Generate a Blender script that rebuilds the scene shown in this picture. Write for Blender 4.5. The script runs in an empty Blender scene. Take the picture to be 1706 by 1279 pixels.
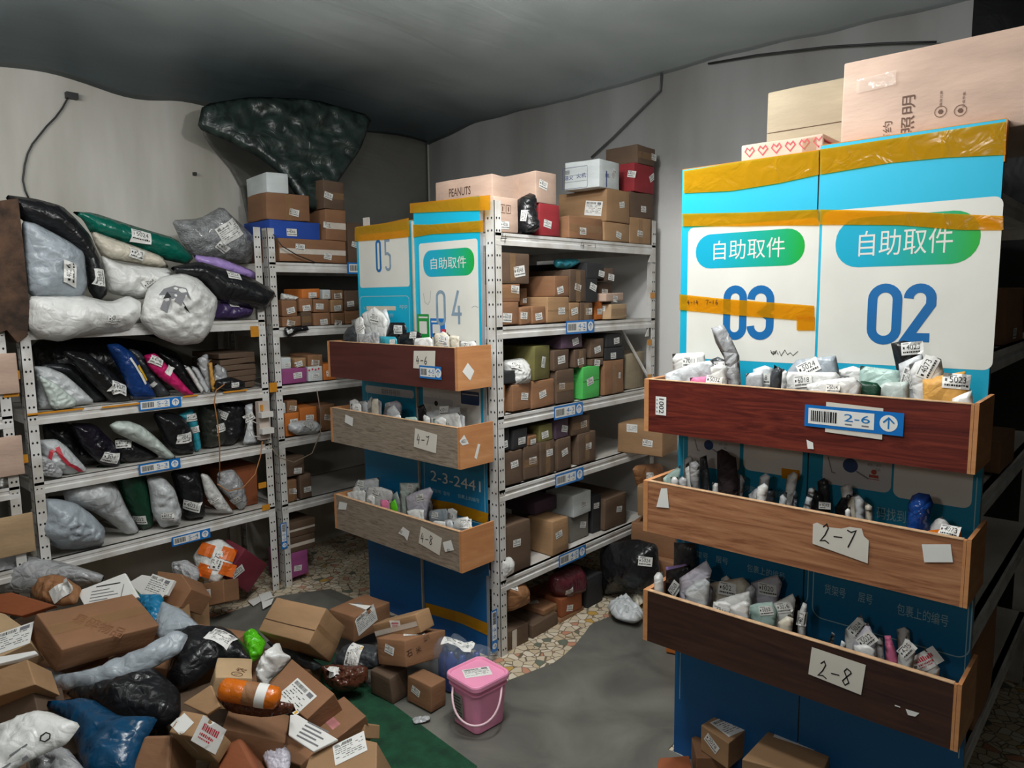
import bpy, bmesh, math, random
from mathutils import Vector, Matrix, Quaternion, noise
from mathutils.bvhtree import BVHTree
from mathutils.geometry import delaunay_2d_cdt, tessellate_polygon
random.seed(7)
SC = bpy.context.scene
COL = SC.collection
# ------------------------------------------------------------------ camera, world, light, exposure
W, H, CX, CY = 1706, 1279, 853.0, 639.5
FOC = 1194.96
AX = Vector((0.73920033, 0.07145416, -0.66968438))     # world X, Y, Z written in camera axes (right, down, forward)
AY = Vector((0.67335738, -0.09781466, 0.73281794))
AZ = Vector((-0.01314206, -0.99263618, -0.12041882))
CAM = Vector((0, 0, 1.56))
cd = bpy.data.cameras.new('camera'); cam = bpy.data.objects.new('camera', cd); COL.objects.link(cam)
cd.sensor_width = 36.0; cd.lens = FOC / W * 36.0; cd.clip_start = 0.02
right = Vector((AX.x, AY.x, AZ.x)); down = Vector((AX.y, AY.y, AZ.y)); fwd = Vector((AX.z, AY.z, AZ.z))
cam.matrix_world = Matrix((( right.x, -down.x, -fwd.x, CAM.x), (right.y, -down.y, -fwd.y, CAM.y), (right.z, -down.z, -fwd.z, CAM.z), (0, 0, 0, 1)))
SC.camera = cam
SC.view_settings.view_transform = 'Standard'; SC.view_settings.look = 'None'
SC.view_settings.gamma = 1.0; SC.view_settings.use_curve_mapping = False
SC.view_settings.exposure = -0.30
wd = bpy.data.worlds.new('world'); SC.world = wd; wd.use_nodes = True
wd.node_tree.nodes['Background'].inputs[0].default_value = (0.75, 0.9, 1.0, 1)
wd.node_tree.nodes['Background'].inputs[1].default_value = 0.02
def area(loc, rot, sx, sy, power, col, spread=math.pi):
    l = bpy.data.lights.new('lamp_or_fill_light', 'AREA'); l.shape = 'RECTANGLE'; l.size = sx; l.size_y = sy
    l.energy = power; l.color = col; l.spread = spread
    o = bpy.data.objects.new('lamp_or_fill_light', l); COL.objects.link(o); o.location = loc; o.rotation_euler = rot
    return o
def bulb(loc, power, col, rad):
    l = bpy.data.lights.new('bulb_or_fill_light', 'POINT'); l.energy = power; l.color = col; l.shadow_soft_size = rad
    o = bpy.data.objects.new('bulb_or_fill_light', l); COL.objects.link(o); o.location = loc
    return o
bulb((-1.38, 1.50, 2.44), 38, (1.0, 0.99, 0.97), 0.05)           # bare bulb close under the ceiling, just above the frame
area((-1.05, 0.95, 2.52), (math.radians(14), 0, 0), 0.9, 0.12, 20, (1.0, 0.985, 0.96))      # tube lamp with a reflector over the aisle, shining down
area((-1.50, 1.80, 2.60), (0, 0, math.radians(90)), 0.5, 0.1, 20, (1.0, 0.985, 0.96))     # short tube over the gap between the racks
bulb((-0.75, 0.55, 2.45), 13, (1.0, 0.985, 0.96), 0.08)         # added fill light, unseen, brightening the signboards and the huge box
bulb((-0.45, -1.00, 1.95), 26, (1.0, 0.98, 0.94), 0.12)         # added fill light behind the camera, lifting the shade under the trays
area((-2.85, 0.1, 2.45), (math.radians(62), 0, math.radians(58)), 0.9, 0.12, 12, (1.0, 0.985, 0.96))   # added unseen area light that brightens the white left wall
# ------------------------------------------------------------------ pixel -> place
def ray(px, py):
    r = Vector((px - CX, py - CY, FOC)); return Vector((AX.dot(r), AY.dot(r), AZ.dot(r)))
def onz(px, py, z=0.0):
    r = ray(px, py); return CAM + r * ((z - CAM.z) / r.z)
def onx(px, py, x):
    r = ray(px, py); return CAM + r * ((x - CAM.x) / r.x)
def ony(px, py, y):
    r = ray(px, py); return CAM + r * ((y - CAM.y) / r.y)
def onp(px, py, p0, n):
    r = ray(px, py); return CAM + r * ((p0 - CAM).dot(n) / r.dot(n))
# ------------------------------------------------------------------ materials
def lin(c):
    if isinstance(c, str): c = [int(c[i:i+2], 16) / 255 for i in (1, 3, 5)]
    return tuple((x / 12.92 if x <= 0.04045 else ((x + 0.055) / 1.055) ** 2.4) for x in c)
MATS = {}
def newmat(name):
    m = bpy.data.materials.new(name); m.use_nodes = True
    return m, m.node_tree.nodes, m.node_tree.links, m.node_tree.nodes['Principled BSDF']
def mat(name, col, rough=0.6, var=0.06, scale=8.0, bump=0.0, bscale=60.0, metal=0.0, stretch=None, spec=0.5, coat=0.0, alpha=1.0, col2=None, dist=0.0, objvar=0.0, coord='Object'):
    """painted / plastic / board surface: two close tones mixed by noise plus a fine bump"""
    if name in MATS: return MATS[name]
    m, N, L, B = newmat(name)
    c = lin(col); c2 = lin(col2) if col2 else tuple(x * (1 - var * 2.2) for x in c)
    tc = N.new('ShaderNodeTexCoord'); mp = N.new('ShaderNodeMapping'); L.new(tc.outputs[coord], mp.inputs[0])
    if stretch: mp.inputs['Scale'].default_value = stretch
    nz = N.new('ShaderNodeTexNoise'); nz.inputs['Scale'].default_value = scale; nz.inputs['Detail'].default_value = 6; nz.inputs['Distortion'].default_value = dist
    L.new(mp.outputs[0], nz.inputs['Vector'])
    rp = N.new('ShaderNodeValToRGB'); rp.color_ramp.elements[0].position = 0.35; rp.color_ramp.elements[1].position = 0.68
    rp.color_ramp.elements[0].color = (*c2, 1); rp.color_ramp.elements[1].color = (*c, 1)
    L.new(nz.outputs[0], rp.inputs[0]); out = rp.outputs[0]
    if objvar:
        oi = N.new('ShaderNodeObjectInfo'); hs = N.new('ShaderNodeHueSaturation'); mr = N.new('ShaderNodeMapRange')
        mr.inputs[3].default_value = 1 - objvar; mr.inputs[4].default_value = 1 + objvar
        L.new(oi.outputs['Random'], mr.inputs[0]); L.new(mr.outputs[0], hs.inputs['Value']); L.new(out, hs.inputs['Color']); out = hs.outputs[0]
    L.new(out, B.inputs['Base Color'])
    B.inputs['Roughness'].default_value = rough; B.inputs['Metallic'].default_value = metal
    B.inputs['Specular IOR Level'].default_value = spec; B.inputs['Coat Weight'].default_value = coat; B.inputs['Alpha'].default_value = alpha
    if bump:
        n2 = N.new('ShaderNodeTexNoise'); n2.inputs['Scale'].default_value = bscale; n2.inputs['Detail'].default_value = 4; n2.inputs['Distortion'].default_value = dist
        L.new(mp.outputs[0], n2.inputs['Vector'])
        bp = N.new('ShaderNodeBump'); bp.inputs['Strength'].default_value = bump; bp.inputs['Distance'].default_value = 0.01
        L.new(n2.outputs[0], bp.inputs['Height']); L.new(bp.outputs[0], B.inputs['Normal'])
    MATS[name] = m; return m
def card(name, col): return mat(name, col, rough=0.75, var=0.1, scale=5, bump=0.12, bscale=30, stretch=(1, 1, 3), objvar=0.1)
def bag(name, col, rough=0.34, bump=0.45, var=0.08, **k):
    m = mat(name, col, rough=rough, var=var, scale=6, bump=bump, bscale=14, dist=1.2, spec=0.5, **k)
    N, L = m.node_tree.nodes, m.node_tree.links; B = N['Principled BSDF']; old = B.inputs['Normal'].links[0].from_node
    tc = N.new('ShaderNodeTexCoord'); nz = N.new('ShaderNodeTexNoise'); nz.inputs['Scale'].default_value = 7; L.new(tc.outputs['Object'], nz.inputs['Vector'])
    ad = N.new('ShaderNodeMixRGB'); ad.blend_type = 'ADD'; ad.inputs[0].default_value = .12; L.new(tc.outputs['Object'], ad.inputs[1]); L.new(nz.outputs['Color'], ad.inputs[2])
    vo = N.new('ShaderNodeTexVoronoi'); vo.feature = 'DISTANCE_TO_EDGE'; vo.inputs['Scale'].default_value = 22; L.new(ad.outputs[0], vo.inputs['Vector'])
    rp = N.new('ShaderNodeMapRange'); rp.inputs[2].default_value = .25; L.new(vo.outputs[0], rp.inputs[0])
    b2 = N.new('ShaderNodeBump'); b2.inputs['Strength'].default_value = bump*.5; b2.inputs['Distance'].default_value = .008; L.new(rp.outputs[0], b2.inputs['Height']); L.new(old.outputs[0], b2.inputs['Normal']); L.new(b2.outputs[0], B.inputs['Normal'])
    return m
def sheer(name, col, mixf=0.45, rough=0.15, tint=(1, 1, 1)):
    if name in MATS: return MATS[name]
    m, N, L, B = newmat(name)
    B.inputs['Base Color'].default_value = (*lin(col), 1); B.inputs['Roughness'].default_value = rough
    tr = N.new('ShaderNodeBsdfTransparent'); tr.inputs[0].default_value = (*tint, 1); mx = N.new('ShaderNodeMixShader'); mx.inputs[0].default_value = mixf
    nz = N.new('ShaderNodeTexNoise'); nz.inputs['Scale'].default_value = 18; nz.inputs['Distortion'].default_value = 1.0
    tc = N.new('ShaderNodeTexCoord'); L.new(tc.outputs['Object'], nz.inputs['Vector'])
    bp = N.new('ShaderNodeBump'); bp.inputs['Strength'].default_value = 0.4; bp.inputs['Distance'].default_value = 0.01
    L.new(nz.outputs[0], bp.inputs['Height']); L.new(bp.outputs[0], B.inputs['Normal'])
    L.new(tr.outputs[0], mx.inputs[1]); L.new(B.outputs[0], mx.inputs[2]); L.new(mx.outputs[0], N['Material Output'].inputs[0])
    MATS[name] = m; return m
CARD = {'tan': card('cardboard_tan', '#a8845f'), 'brown': card('cardboard_brown', '#92694a'), 'dark': card('cardboard_dark', '#65503f'),
        'pink': card('cardboard_pinkish', '#c6aa98'), 'cream': card('cardboard_cream', '#c0a27c'), 'grey': card('cardboard_grey', '#7d7a72'),
        'red': card('carton_red', '#a02c34'), 'blue': card('carton_blue', '#2050b4'), 'green': card('carton_green', '#4fbf5a'),
        'white': card('carton_white', '#d4dcdc'), 'black': card('carton_black', '#2c2c2e'), 'magenta': card('carton_magenta', '#9c4c84'),
        'maroon': card('carton_maroon', '#702030'), 'orange': card('carton_orange', '#c8722c'), 'yellow': card('carton_olive', '#75703c'),
        'plum': card('carton_plum', '#5c4658'), 'beige': card('carton_beige', '#a3957c'), 'clay': card('cardboard_clay', '#94522e')}
PAPER = mat('paper_white', '#e8e8e4', 0.55, 0.02); INK = mat('ink_black', '#141416', 0.5, 0.02); REDINK = mat('ink_red', '#c83848', 0.5, 0.05)
INKBLUE = mat('ink_navy', '#2a3680', 0.5, 0.05); SEAM = mat('carton_seam', '#4a3020', 0.9, 0.1); YELLOW = mat('ink_yellow', '#e0b020', 0.5, 0.02)
GREYINK = mat('ink_grey', '#77787c', 0.5, 0.02); BRINK = mat('ink_brown', '#5c3c28', 0.6, 0.05)
TAGBLUE = mat('tag_blue', '#1474c4', 0.35, 0.03); TAGDEEP = mat('tag_digit_blue', '#1878c0', 0.35, 0.02)
METAL = mat('rack_white_paint', '#e0e0de', 0.42, 0.1, scale=9, col2='#bebab2', bump=0.05, spec=0.5)
SHELFM = mat('shelf_grey_sheet', '#d4d2cc', 0.5, 0.1, scale=4, col2='#b6b2aa')
HOLE = mat('punched_hole', '#101010', 0.9, 0.0)
TAPEM = sheer('tape_clear', '#d8c8b0', 0.35, 0.12); TAPETAN = sheer('tape_tan', '#a8845c', 0.4, 0.2); TAPEWHITE = mat('tape_white', '#d6ccc0', 0.35, 0.05, scale=20)
ORANGE = sheer('tape_orange', '#e8a01c', 0.46, 0.16, tint=(0.85, 0.5, 0.03))
BAG = {'white': bag('poly_white', '#e6e7e4'), 'grey': bag('poly_bluegrey', '#a6b0b8'), 'lgrey': bag('poly_lightgrey', '#cbd0d2'), 'black': bag('poly_black', '#1b1c1f', rough=0.3),
       'green': bag('poly_green', '#0b6656', rough=0.25), 'cream': bag('poly_cream', '#ddd6c4'), 'lilac': bag('poly_lilac', '#b094d8'), 'purple': bag('poly_purple', '#40305c'),
       'navy': bag('poly_navy', '#123c7c'), 'pink': bag('poly_pink', '#d0206c'), 'rose': bag('poly_rose', '#e87ea4'), 'teal': bag('poly_teal', '#36a0b4'), 'dgrey': bag('poly_darkgrey', '#3c4044'),
       'blue': bag('poly_blue', '#0c4468', rough=0.26, bump=.25), 'sky': bag('poly_deep_teal', '#1a78a4'), 'lime': bag('poly_lime', '#5cc81c'), 'kraft': bag('kraft_mailer', '#dca44e', rough=0.6), 'brown': bag('poly_brown', '#6e4630'),
       'olive': bag('poly_olive', '#2e312a'), 'dgreen': bag('poly_bottle_green', '#12422e'), 'silver': bag('poly_silver', '#b0b2b4', rough=0.22, bump=0.9), 'paleg': bag('poly_palegreen', '#c6d2cc'),
       'lav': bag('poly_lavender', '#cfccd8'), 'red': bag('poly_red', '#b42030'), 'shiny': bag('poly_shiny_brown', '#5a3426', rough=0.14, bump=0.8), 'bluefoil': bag('poly_bright_blue', '#1c4c9c', rough=0.15, bump=0.8),
       'kbrown': bag('kraft_brown', '#9a6c46', rough=0.65), 'orange': bag('poly_orange', '#d87018', rough=0.25, bump=.3), 'dbrown': bag('fleece_brown', '#2e2224', rough=0.9, bump=1.0), 'mint': bag('poly_mint', '#b8d4cc')}
CLEAR = sheer('clear_film', '#c8ccce', 0.42, 0.1); BUBBLE = None
# ------------------------------------------------------------------ object helpers
CATS = {}
def meta(o, label=None, cat=None, group=None, kind=None):
    if label: o['label'] = label
    if cat: o['category'] = cat
    if group: o['group'] = group
    if kind: o['kind'] = kind
    return o
def empty(name, loc, label, cat, group=None):
    o = bpy.data.objects.new(name, None); COL.objects.link(o); o.location = loc; o.empty_display_size = 0.05
    return meta(o, label, cat, group)
class MB:
    """collects faces in world coordinates; build() makes ONE mesh object whose origin is its base"""
    def __init__(s): s.v = []; s.f = []; s.m = []
    def add(s, vs, fs, mi=0):
        k = len(s.v); s.v += [Vector(p) for p in vs]; s.f += [[i + k for i in f] for f in fs]; s.m += [mi] * len(fs)
    def box(s, a, b, mi=0):
        x0, y0, z0 = a; x1, y1, z1 = b
        s.add([(x0,y0,z0),(x1,y0,z0),(x1,y1,z0),(x0,y1,z0),(x0,y0,z1),(x1,y0,z1),(x1,y1,z1),(x0,y1,z1)],
              [(0,3,2,1),(4,5,6,7),(0,1,5,4),(1,2,6,5),(2,3,7,6),(3,0,4,7)], mi)
    def tube(s, pts, r, n=8, mi=0):
        pts = [Vector(p) for p in pts]; k = len(s.v); prev = None
        for i, p in enumerate(pts):
            t = (pts[min(i + 1, len(pts) - 1)] - pts[max(i - 1, 0)]).normalized()
            a = Vector((0, 0, 1)) if abs(t.z) < 0.9 else Vector((1, 0, 0))
            if prev is not None: a = prev
            u = (a - t * a.dot(t)).normalized(); w = t.cross(u); prev = u
            for j in range(n):
                an = 2 * math.pi * j / n; s.v.append(p + (u * math.cos(an) + w * math.sin(an)) * r)
        for i in range(len(pts) - 1):
            for j in range(n):
                s.f.append([k+i*n+j, k+i*n+(j+1)%n, k+(i+1)*n+(j+1)%n, k+(i+1)*n+j]); s.m.append(mi)
        s.f.append([k + j for j in range(n)][::-1]); s.m.append(mi); s.f.append([k + (len(pts)-1)*n + j for j in range(n)]); s.m.append(mi)
    def build(s, name, mats, parent=None, smooth=False, origin=None):
        if not isinstance(mats, (list, tuple)): mats = [mats]
        if origin is None:
            xs = [p.x for p in s.v]; ys = [p.y for p in s.v]; zs = [p.z for p in s.v]
            origin = Vector(((min(xs)+max(xs))/2, (min(ys)+max(ys))/2, min(zs)))
        me = bpy.data.meshes.new(name); me.from_pydata([p - origin for p in s.v], [], s.f); 
        for m in mats: me.materials.append(m)
        me.polygons.foreach_set('material_index', s.m); me.polygons.foreach_set('use_smooth', [smooth] * len(s.f)); me.update()
        o = bpy.data.objects.new(name, me); COL.objects.link(o)
        if parent is not None:
            o.parent = parent; pw = Vector(parent.get('_w', (0, 0, 0))) if parent.type != 'EMPTY' else parent.location
            o.location = origin - pw
        else: o.location = origin
        o['_w'] = tuple(origin)
        return o
def bvh_of(mb): return BVHTree.FromPolygons([tuple(p) for p in mb.v], mb.f)
# ---- flat artwork (print, tags, labels): polygons on a frame, several inks, one mesh
GLY = {}
def glyphs(t):
    if t in GLY: return GLY[t]
    cu = bpy.data.curves.new('g', 'FONT'); cu.body = t; cu.resolution_u = 3 if len(t) < 12 else 2
    o = bpy.data.objects.new('g', cu); COL.objects.link(o)
    me = bpy.data.meshes.new_from_object(o.evaluated_get(bpy.context.evaluated_depsgraph_get()))
    vs = [(v.co.x, v.co.y) for v in me.vertices]; fs = [list(p.vertices) for p in me.polygons]
    bpy.data.objects.remove(o); bpy.data.curves.remove(cu); bpy.data.meshes.remove(me)
    if vs:
        x0 = min(v[0] for v in vs); x1 = max(v[0] for v in vs); y0 = min(v[1] for v in vs); y1 = max(v[1] for v in vs)
        vs = [((x - x0) / (x1 - x0), (y - y0) / (y1 - y0)) for x, y in vs]
    GLY[t] = (vs, fs); return GLY[t]
class Art:
    def __init__(s): s.items = []; s.mats = []
    def mi(s, m):
        if m not in s.mats: s.mats.append(m)
        return s.mats.index(m)
    def poly(s, vs, fs, m, layer): s.items.append((vs, fs, s.mi(m), layer))
    def rect(s, x0, y0, x1, y1, m, layer=0, nx=1, ny=1):
        vs = [(x0 + (x1-x0)*i/nx, y0 + (y1-y0)*j/ny) for j in range(ny+1) for i in range(nx+1)]
        fs = [[j*(nx+1)+i, j*(nx+1)+i+1, (j+1)*(nx+1)+i+1, (j+1)*(nx+1)+i] for j in range(ny) for i in range(nx)]
        s.poly(vs, fs, m, layer)
    def rrect(s, x0, y0, x1, y1, r, m, layer=0, line=0):
        p = []
        for cx, cy, a in ((x1-r, y0+r, -90), (x1-r, y1-r, 0), (x0+r, y1-r, 90), (x0+r, y0+r, 180)):
            for k in range(7): an = math.radians(a + 15*k); p.append((cx + r*math.cos(an), cy + r*math.sin(an)))
        if line: s.line(p + p[:1], line, m, layer)
        else: s.poly(p, [list(range(len(p)))], m, layer)
    def disc(s, cx, cy, r, m, layer=0, n=20, ry=None):
        ry = ry or r; s.poly([(cx + r*math.cos(2*math.pi*k/n), cy + ry*math.sin(2*math.pi*k/n)) for k in range(n)], [list(range(n))], m, layer)
    def line(s, p, w, m, layer=0):
        p = [Vector(q) for q in p]; p = [p[0]] + [b for a, b in zip(p, p[1:]) if (b-a).length > 1e-6]
        if len(p) < 2: return
        closed = (p[0]-p[-1]).length < 1e-5 and len(p) > 3; n = len(p); L_ = []; s.lc = getattr(s, 'lc', 0) + 1
        for i in range(n):
            d1 = (p[i]-p[i-1]) if i else ((p[0]-p[-2]) if closed else p[1]-p[0]); d2 = (p[i+1]-p[i]) if i < n-1 else ((p[1]-p[0]) if closed else p[i]-p[i-1])
            d1 = d1.normalized(); d2 = d2.normalized(); t = d1+d2; t = t.normalized() if t.length > .2 else d2; k = Vector((-t.y, t.x)); c = max(.5, k.dot(Vector((-d2.y, d2.x))))
            L_.append((p[i]+k*(w/2/c), p[i]-k*(w/2/c)))
        s.poly([tuple(q) for ab in L_ for q in ab], [[2*i+1, 2*i+3, 2*i+2, 2*i] for i in range(n-1)], m, layer + .12*(s.lc % 5))
    def text(s, t, x0, y0, x1, y1, m, layer=1):
        vs, fs = glyphs(t); s.poly([(x0 + (x1-x0)*x, y0 + (y1-y0)*y) for x, y in vs], fs, m, layer)
    def emit(s, o, u, v, n, step=0.0004, bvh=None, off=0.0, soft_=0.0):
        mb = MB()
        un, vn = u.normalized(), v.normalized()
        for vs, fs, mi, ly in s.items:
            P = [o + u*x + v*y + n*(off + step*ly) for x, y in vs]
            if bvh is not None:
                Q = []
                for p in P:
                    best = None
                    for du, dv in (((0, 0), (soft_, 0), (-soft_, 0), (0, soft_), (0, -soft_), (soft_*2, 0), (-soft_*2, 0), (0, soft_*2), (0, -soft_*2)) if soft_ else ((0, 0),)):
                        h = bvh.ray_cast(p + un*du + vn*dv + n*0.12, -n, 0.3)
                        if h[0] is not None: k = (h[0]-p).dot(n); best = k if best is None else max(best, k)
                    Q.append(p + n*(best + 0.0014 + step*ly) if best is not None else None)
                ok = [q for q in Q if q is not None]
                if ok:
                    dm = sum((q - o).dot(n) for q in ok) / len(ok)
                    Q = [q if q is not None else P[i] + n*(dm) for i, q in enumerate(Q)]
                else: Q = P
                P = Q
            mb.add(P, fs, mi)
        return mb
STK = {}
def sticker_art(kind, txt):
    k = (kind, txt)
    if k in STK: return STK[k]
    rnd = random.Random(hash(kind) % 7 + sum(map(ord, txt))); a = Art()
    if kind == 'num':      # small shelf label: bold number over two thin lines; 1 unit wide, 0.64 high
        a.rect(-.5, -.32, .5, .32, PAPER, 0, 6, 4); a.text(txt, -.26, -.06, .34, .2, INK, 1)
        a.rect(-.42, .23, .0, .27, GREYINK, 1, 3); x = -.42
        while x < .42: w = rnd.uniform(.03, .09); a.rect(x, -.22, x+w, -.14, INK, 1); x += w + .025
        a.rect(-.42, -.02, -.34, .1, INK, 1)
    elif kind == 'blank': a.rect(-.5, -.32, .5, .32, PAPER, 0, 6, 4)
    elif kind in ('way', 'wayy'):    # waybill
        a.rect(-.5, -.35, .5, .35, PAPER, 0, 8, 6); x = -.44
        while x < .1: w = rnd.uniform(.008, .03); a.rect(x, .2, x+w, .3, INK, 1); x += w + .014
        for j in range(6):
            y = .13 - j*.07; x = -.44
            while x < .4:
                w = rnd.uniform(.04, .16)
                if rnd.random() < .75: a.rect(x, y, min(x+w, .44), y+.022, GREYINK if j % 2 else INK, 1, 2)
                x += w + .03
        a.rect(.2, .18, .42, .3, GREYINK, 1)
        if kind == 'wayy': a.rect(.34, -.33, .46, -.24, YELLOW, 2)
    elif kind == 'red':   # white label with red print
        a.rect(-.5, -.3, .5, .3, PAPER, 0, 8, 5)
        for y0, h, x1 in ((.02, .16, .3), (-.1, .07, .22), (-.17, .04, .1)):
            x = -.34
            while x < x1: w = rnd.uniform(.03, .07); a.rect(x, y0, x+w, y0+h*rnd.uniform(.7, 1), REDINK, 1); x += w + .02
    STK[k] = a; return a
NUMS = ['4025','4031','4048','5016','5024','5032','4073','3041','6052','6018','4066','3083']
def sticker(parent, mb, px, py, w=0.05, ang=0, txt=None, kind='num', upv=None):
    """label stuck where the sight line px,py meets the parcel, lying on its surface"""
    bv = bvh_of(mb); d = ray(px, py).normalized(); h = bv.ray_cast(CAM, d, 20)
    if h[0] is None:
        c = sum(mb.v, Vector()) / len(mb.v); c.z += .22*(max(p.z for p in mb.v) - min(p.z for p in mb.v)); h = bv.ray_cast(CAM, (c - CAM).normalized(), 20)
        if h[0] is None: return None
    n = h[1].normalized()
    if n.dot(d) > 0: n = -n
    up = Vector((0, 0, 1)) if upv is None else Vector(upv)
    if abs(n.z) > 0.85 and upv is None: up = Vector((-0.6, 0.75, 0))
    u = up.cross(n).normalized(); v = n.cross(u)
    a = math.radians(ang); u, v = u*math.cos(a) + v*math.sin(a), v*math.cos(a) - u*math.sin(a)
    art = sticker_art(kind, txt or random.choice(NUMS))
    m = art.emit(h[0], u*w, v*w, n, 0.0003, bv, 0.0, 0.0045 if len(mb.v) > 260 else 0.0)
    return m.build('shipping_label', art.mats, parent, origin=h[0])
# ---- soft parcels: outline on a plane in the place, filled out to its thickness on both sides
def smooth_poly(p, it=2):
    for _ in range(it):
        q = []
        for i in range(len(p)):
            a, b = p[i], p[(i+1) % len(p)]; q += [a*0.87 + b*0.13, a*0.13 + b*0.87]
        p = q
    return p
def pillow(pts, u, v, n, o, T, wr=0.006, seed=0, edge=None, it=1, crease=1.0, res=20):
    p = smooth_poly([Vector(q) for q in pts], it)
    xs = [q.x for q in p]; ys = [q.y for q in p]; dim = max(max(xs)-min(xs), max(ys)-min(ys)); mn = min(max(xs)-min(xs), max(ys)-min(ys))
    st = max(dim / res, 0.004); P = []
    for i in range(len(p)):                        # resample the rim
        a, b = p[i], p[(i+1) % len(p)]; k = max(1, int((b-a).length / st + .5))
        P += [a + (b-a)*(j/k) for j in range(k)]
    n0 = len(P); E = [(i, (i+1) % n0) for i in range(n0)]
    def dist(q):
        d = 9
        for i in range(n0):
            a = P[i]; b = P[(i+1) % n0]; ab = b-a; t = max(0, min(1, (q-a).dot(ab) / max(ab.length_squared, 1e-12))); d = min(d, (q-(a+ab*t)).length)
        return d
    def inside(q):
        c = False; j = n0-1
        for i in range(n0):
            if (P[i].y > q.y) != (P[j].y > q.y) and q.x < (P[j].x-P[i].x)*(q.y-P[i].y)/(P[j].y-P[i].y) + P[i].x: c = not c
            j = i
        return c
    rnd = random.Random(seed); G = []; y = min(ys) + st/2; row = 0
    while y < max(ys):
        x = min(xs) + (st/2 if row % 2 else st)
        while x < max(xs):
            q = Vector((x + rnd.uniform(-.2, .2)*st, y + rnd.uniform(-.2, .2)*st))
            if inside(q):
                d = dist(q)
                if d > st*0.45: G.append((q, d))
            x += st
        y += st*0.9; row += 1
    r = delaunay_2d_cdt(P + [g[0] for g in G], E, [], 1, 1e-6)
    V2, F2 = r[0], r[2]; wd_ = edge or min(mn*0.42, max(0.03, T*0.8)); mb = MB(); key = {}; N0 = len(V2)
    D = [dist(q) for q in V2]; off = Vector((seed*3.7, seed*1.3, 0)); top = []; bot = []
    big = max(dim, .05); fr = 5.0/big if dim > .12 else 7.0/big
    for q, d in zip(V2, D):
        t = min(d / wd_, 1); g = t*(2-t); hgt = T/2 * (0.55*g + 0.45*math.sqrt(g)) if T > .026 else T/2 * t**.8
        s = Vector((q.x, q.y, 0)) + off
        w1 = noise.noise(s*(1.6/big)); sw = s + Vector((w1, noise.noise(s*(2/big) + Vector((7, 0, 0))), 0))*big*.12
        vd = noise.voronoi(Vector((sw.x*fr, sw.y*fr*1.5, 1.7)))[0]; c1 = min(vd[1]-vd[0], .6)/.6       # 0 on the fold lines between facets
        vd2 = noise.voronoi(Vector((sw.x*fr*2.3, sw.y*fr*1.7, 4.1)))[0]; c2 = min(vd2[1]-vd2[0], .5)/.5
        hh = hgt*(1 + .35*w1) + wr*crease*((.55-c1)*1.5 + (.5-c2)*.8) * min(1, t*1.8)
        warp = wr*1.5*noise.noise(s*(2.2/big) + Vector((0, 0, 9)))
        hh = max(hh, 0.0006)
        top.append(o + u*q.x + v*q.y + n*(hh + warp)); bot.append(o + u*q.x + v*q.y + n*(-max(hgt*.9, .0006) + warp) if d > 1e-5 else None)
    mb.v = list(top); idx = []
    for i, b in enumerate(bot):
        if b is None: idx.append(i)
        else: idx.append(len(mb.v)); mb.v.append(b)
    for f in F2:
        if len(f) < 3: continue
        a, b, c = V2[f[0]], V2[f[1]], V2[f[2]]
        if (b-a).cross(c-a) < 0: f = f[::-1]
        mb.f.append(list(f)); mb.m.append(0); mb.f.append([idx[i] for i in f][::-1]); mb.m.append(0)
    return mb
def plane_of(spec, pts):
    cx = sum(p[0] for p in pts)/len(pts); cy = sum(p[1] for p in pts)/len(pts)
    if spec[0] == 'x': o = onx(cx, cy, spec[1]); n = Vector((1, 0, 0))
    elif spec[0] == 'y': o = ony(cx, cy, spec[1]); n = Vector((0, -1, 0))
    else: o = onz(cx, cy, spec[1]); n = Vector(spec[2]).normalized()
    if len(spec) > 2 and spec[0] in 'xy': n = Vector(spec[2]).normalized()
    up = Vector((0, 0, 1)) if abs(n.z) < .9 else Vector((-.6, .75, 0))
    u = up.cross(n).normalized(); return o, u, n.cross(u), n
SEED = [0]
XR = [None]
def soft(name, label, m, pts, spec, T, stk=(), wr=0.006, base=None, rest=None, cat=None, group=None, it=1, edge=None, crease=1.0, res=26, extra=None):
    SEED[0] += 1; o, u, v, n = plane_of(spec, pts); uv = []
    ymax = max(p[1] for p in pts)
    for p in pts:
        q = onp(p[0], p[1], o, n) - o; q2 = Vector((q.dot(u), q.dot(v)))
        if base is not None and p[1] > ymax - 13 and len(pts) > 3:
            z = (o + u*q2.x + v*q2.y).z
            if v.z > .3: q2.y -= max(0, (z - base) / v.z)
        uv.append(q2)
    if XR[0] is not None and spec[0] == 'y':      # keep it between the tray's end boards
        lo = XR[0][0] - o.x; hi = XR[0][1] - o.x; a0 = min(q.x for q in uv); a1 = max(q.x for q in uv)
        if a1 - a0 > hi - lo: pass
        elif a0 < lo: uv = [Vector((q.x + lo - a0, q.y)) for q in uv]
        elif a1 > hi: uv = [Vector((q.x + hi - a1, q.y)) for q in uv]
    ar = sum(uv[i].x*uv[(i+1) % len(uv)].y - uv[(i+1) % len(uv)].x*uv[i].y for i in range(len(uv)))
    if ar < 0: uv = uv[::-1]
    mb = pillow(uv, u, v, n, o, T, wr, SEED[0], edge, it, crease, res)
    if rest is not None:
        dz = rest + .0012 - min(p.z for p in mb.v)
        for p in mb.v: p.z += dz
    ob = mb.build(name, m if not isinstance(m, str) else BAG[m], smooth=True)
    meta(ob, label, cat or CATS.get(name, name.replace('_', ' ')), group)
    for s in stk: sticker(ob, mb, *s)
    if extra: extra(ob, mb)
    return ob
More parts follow.
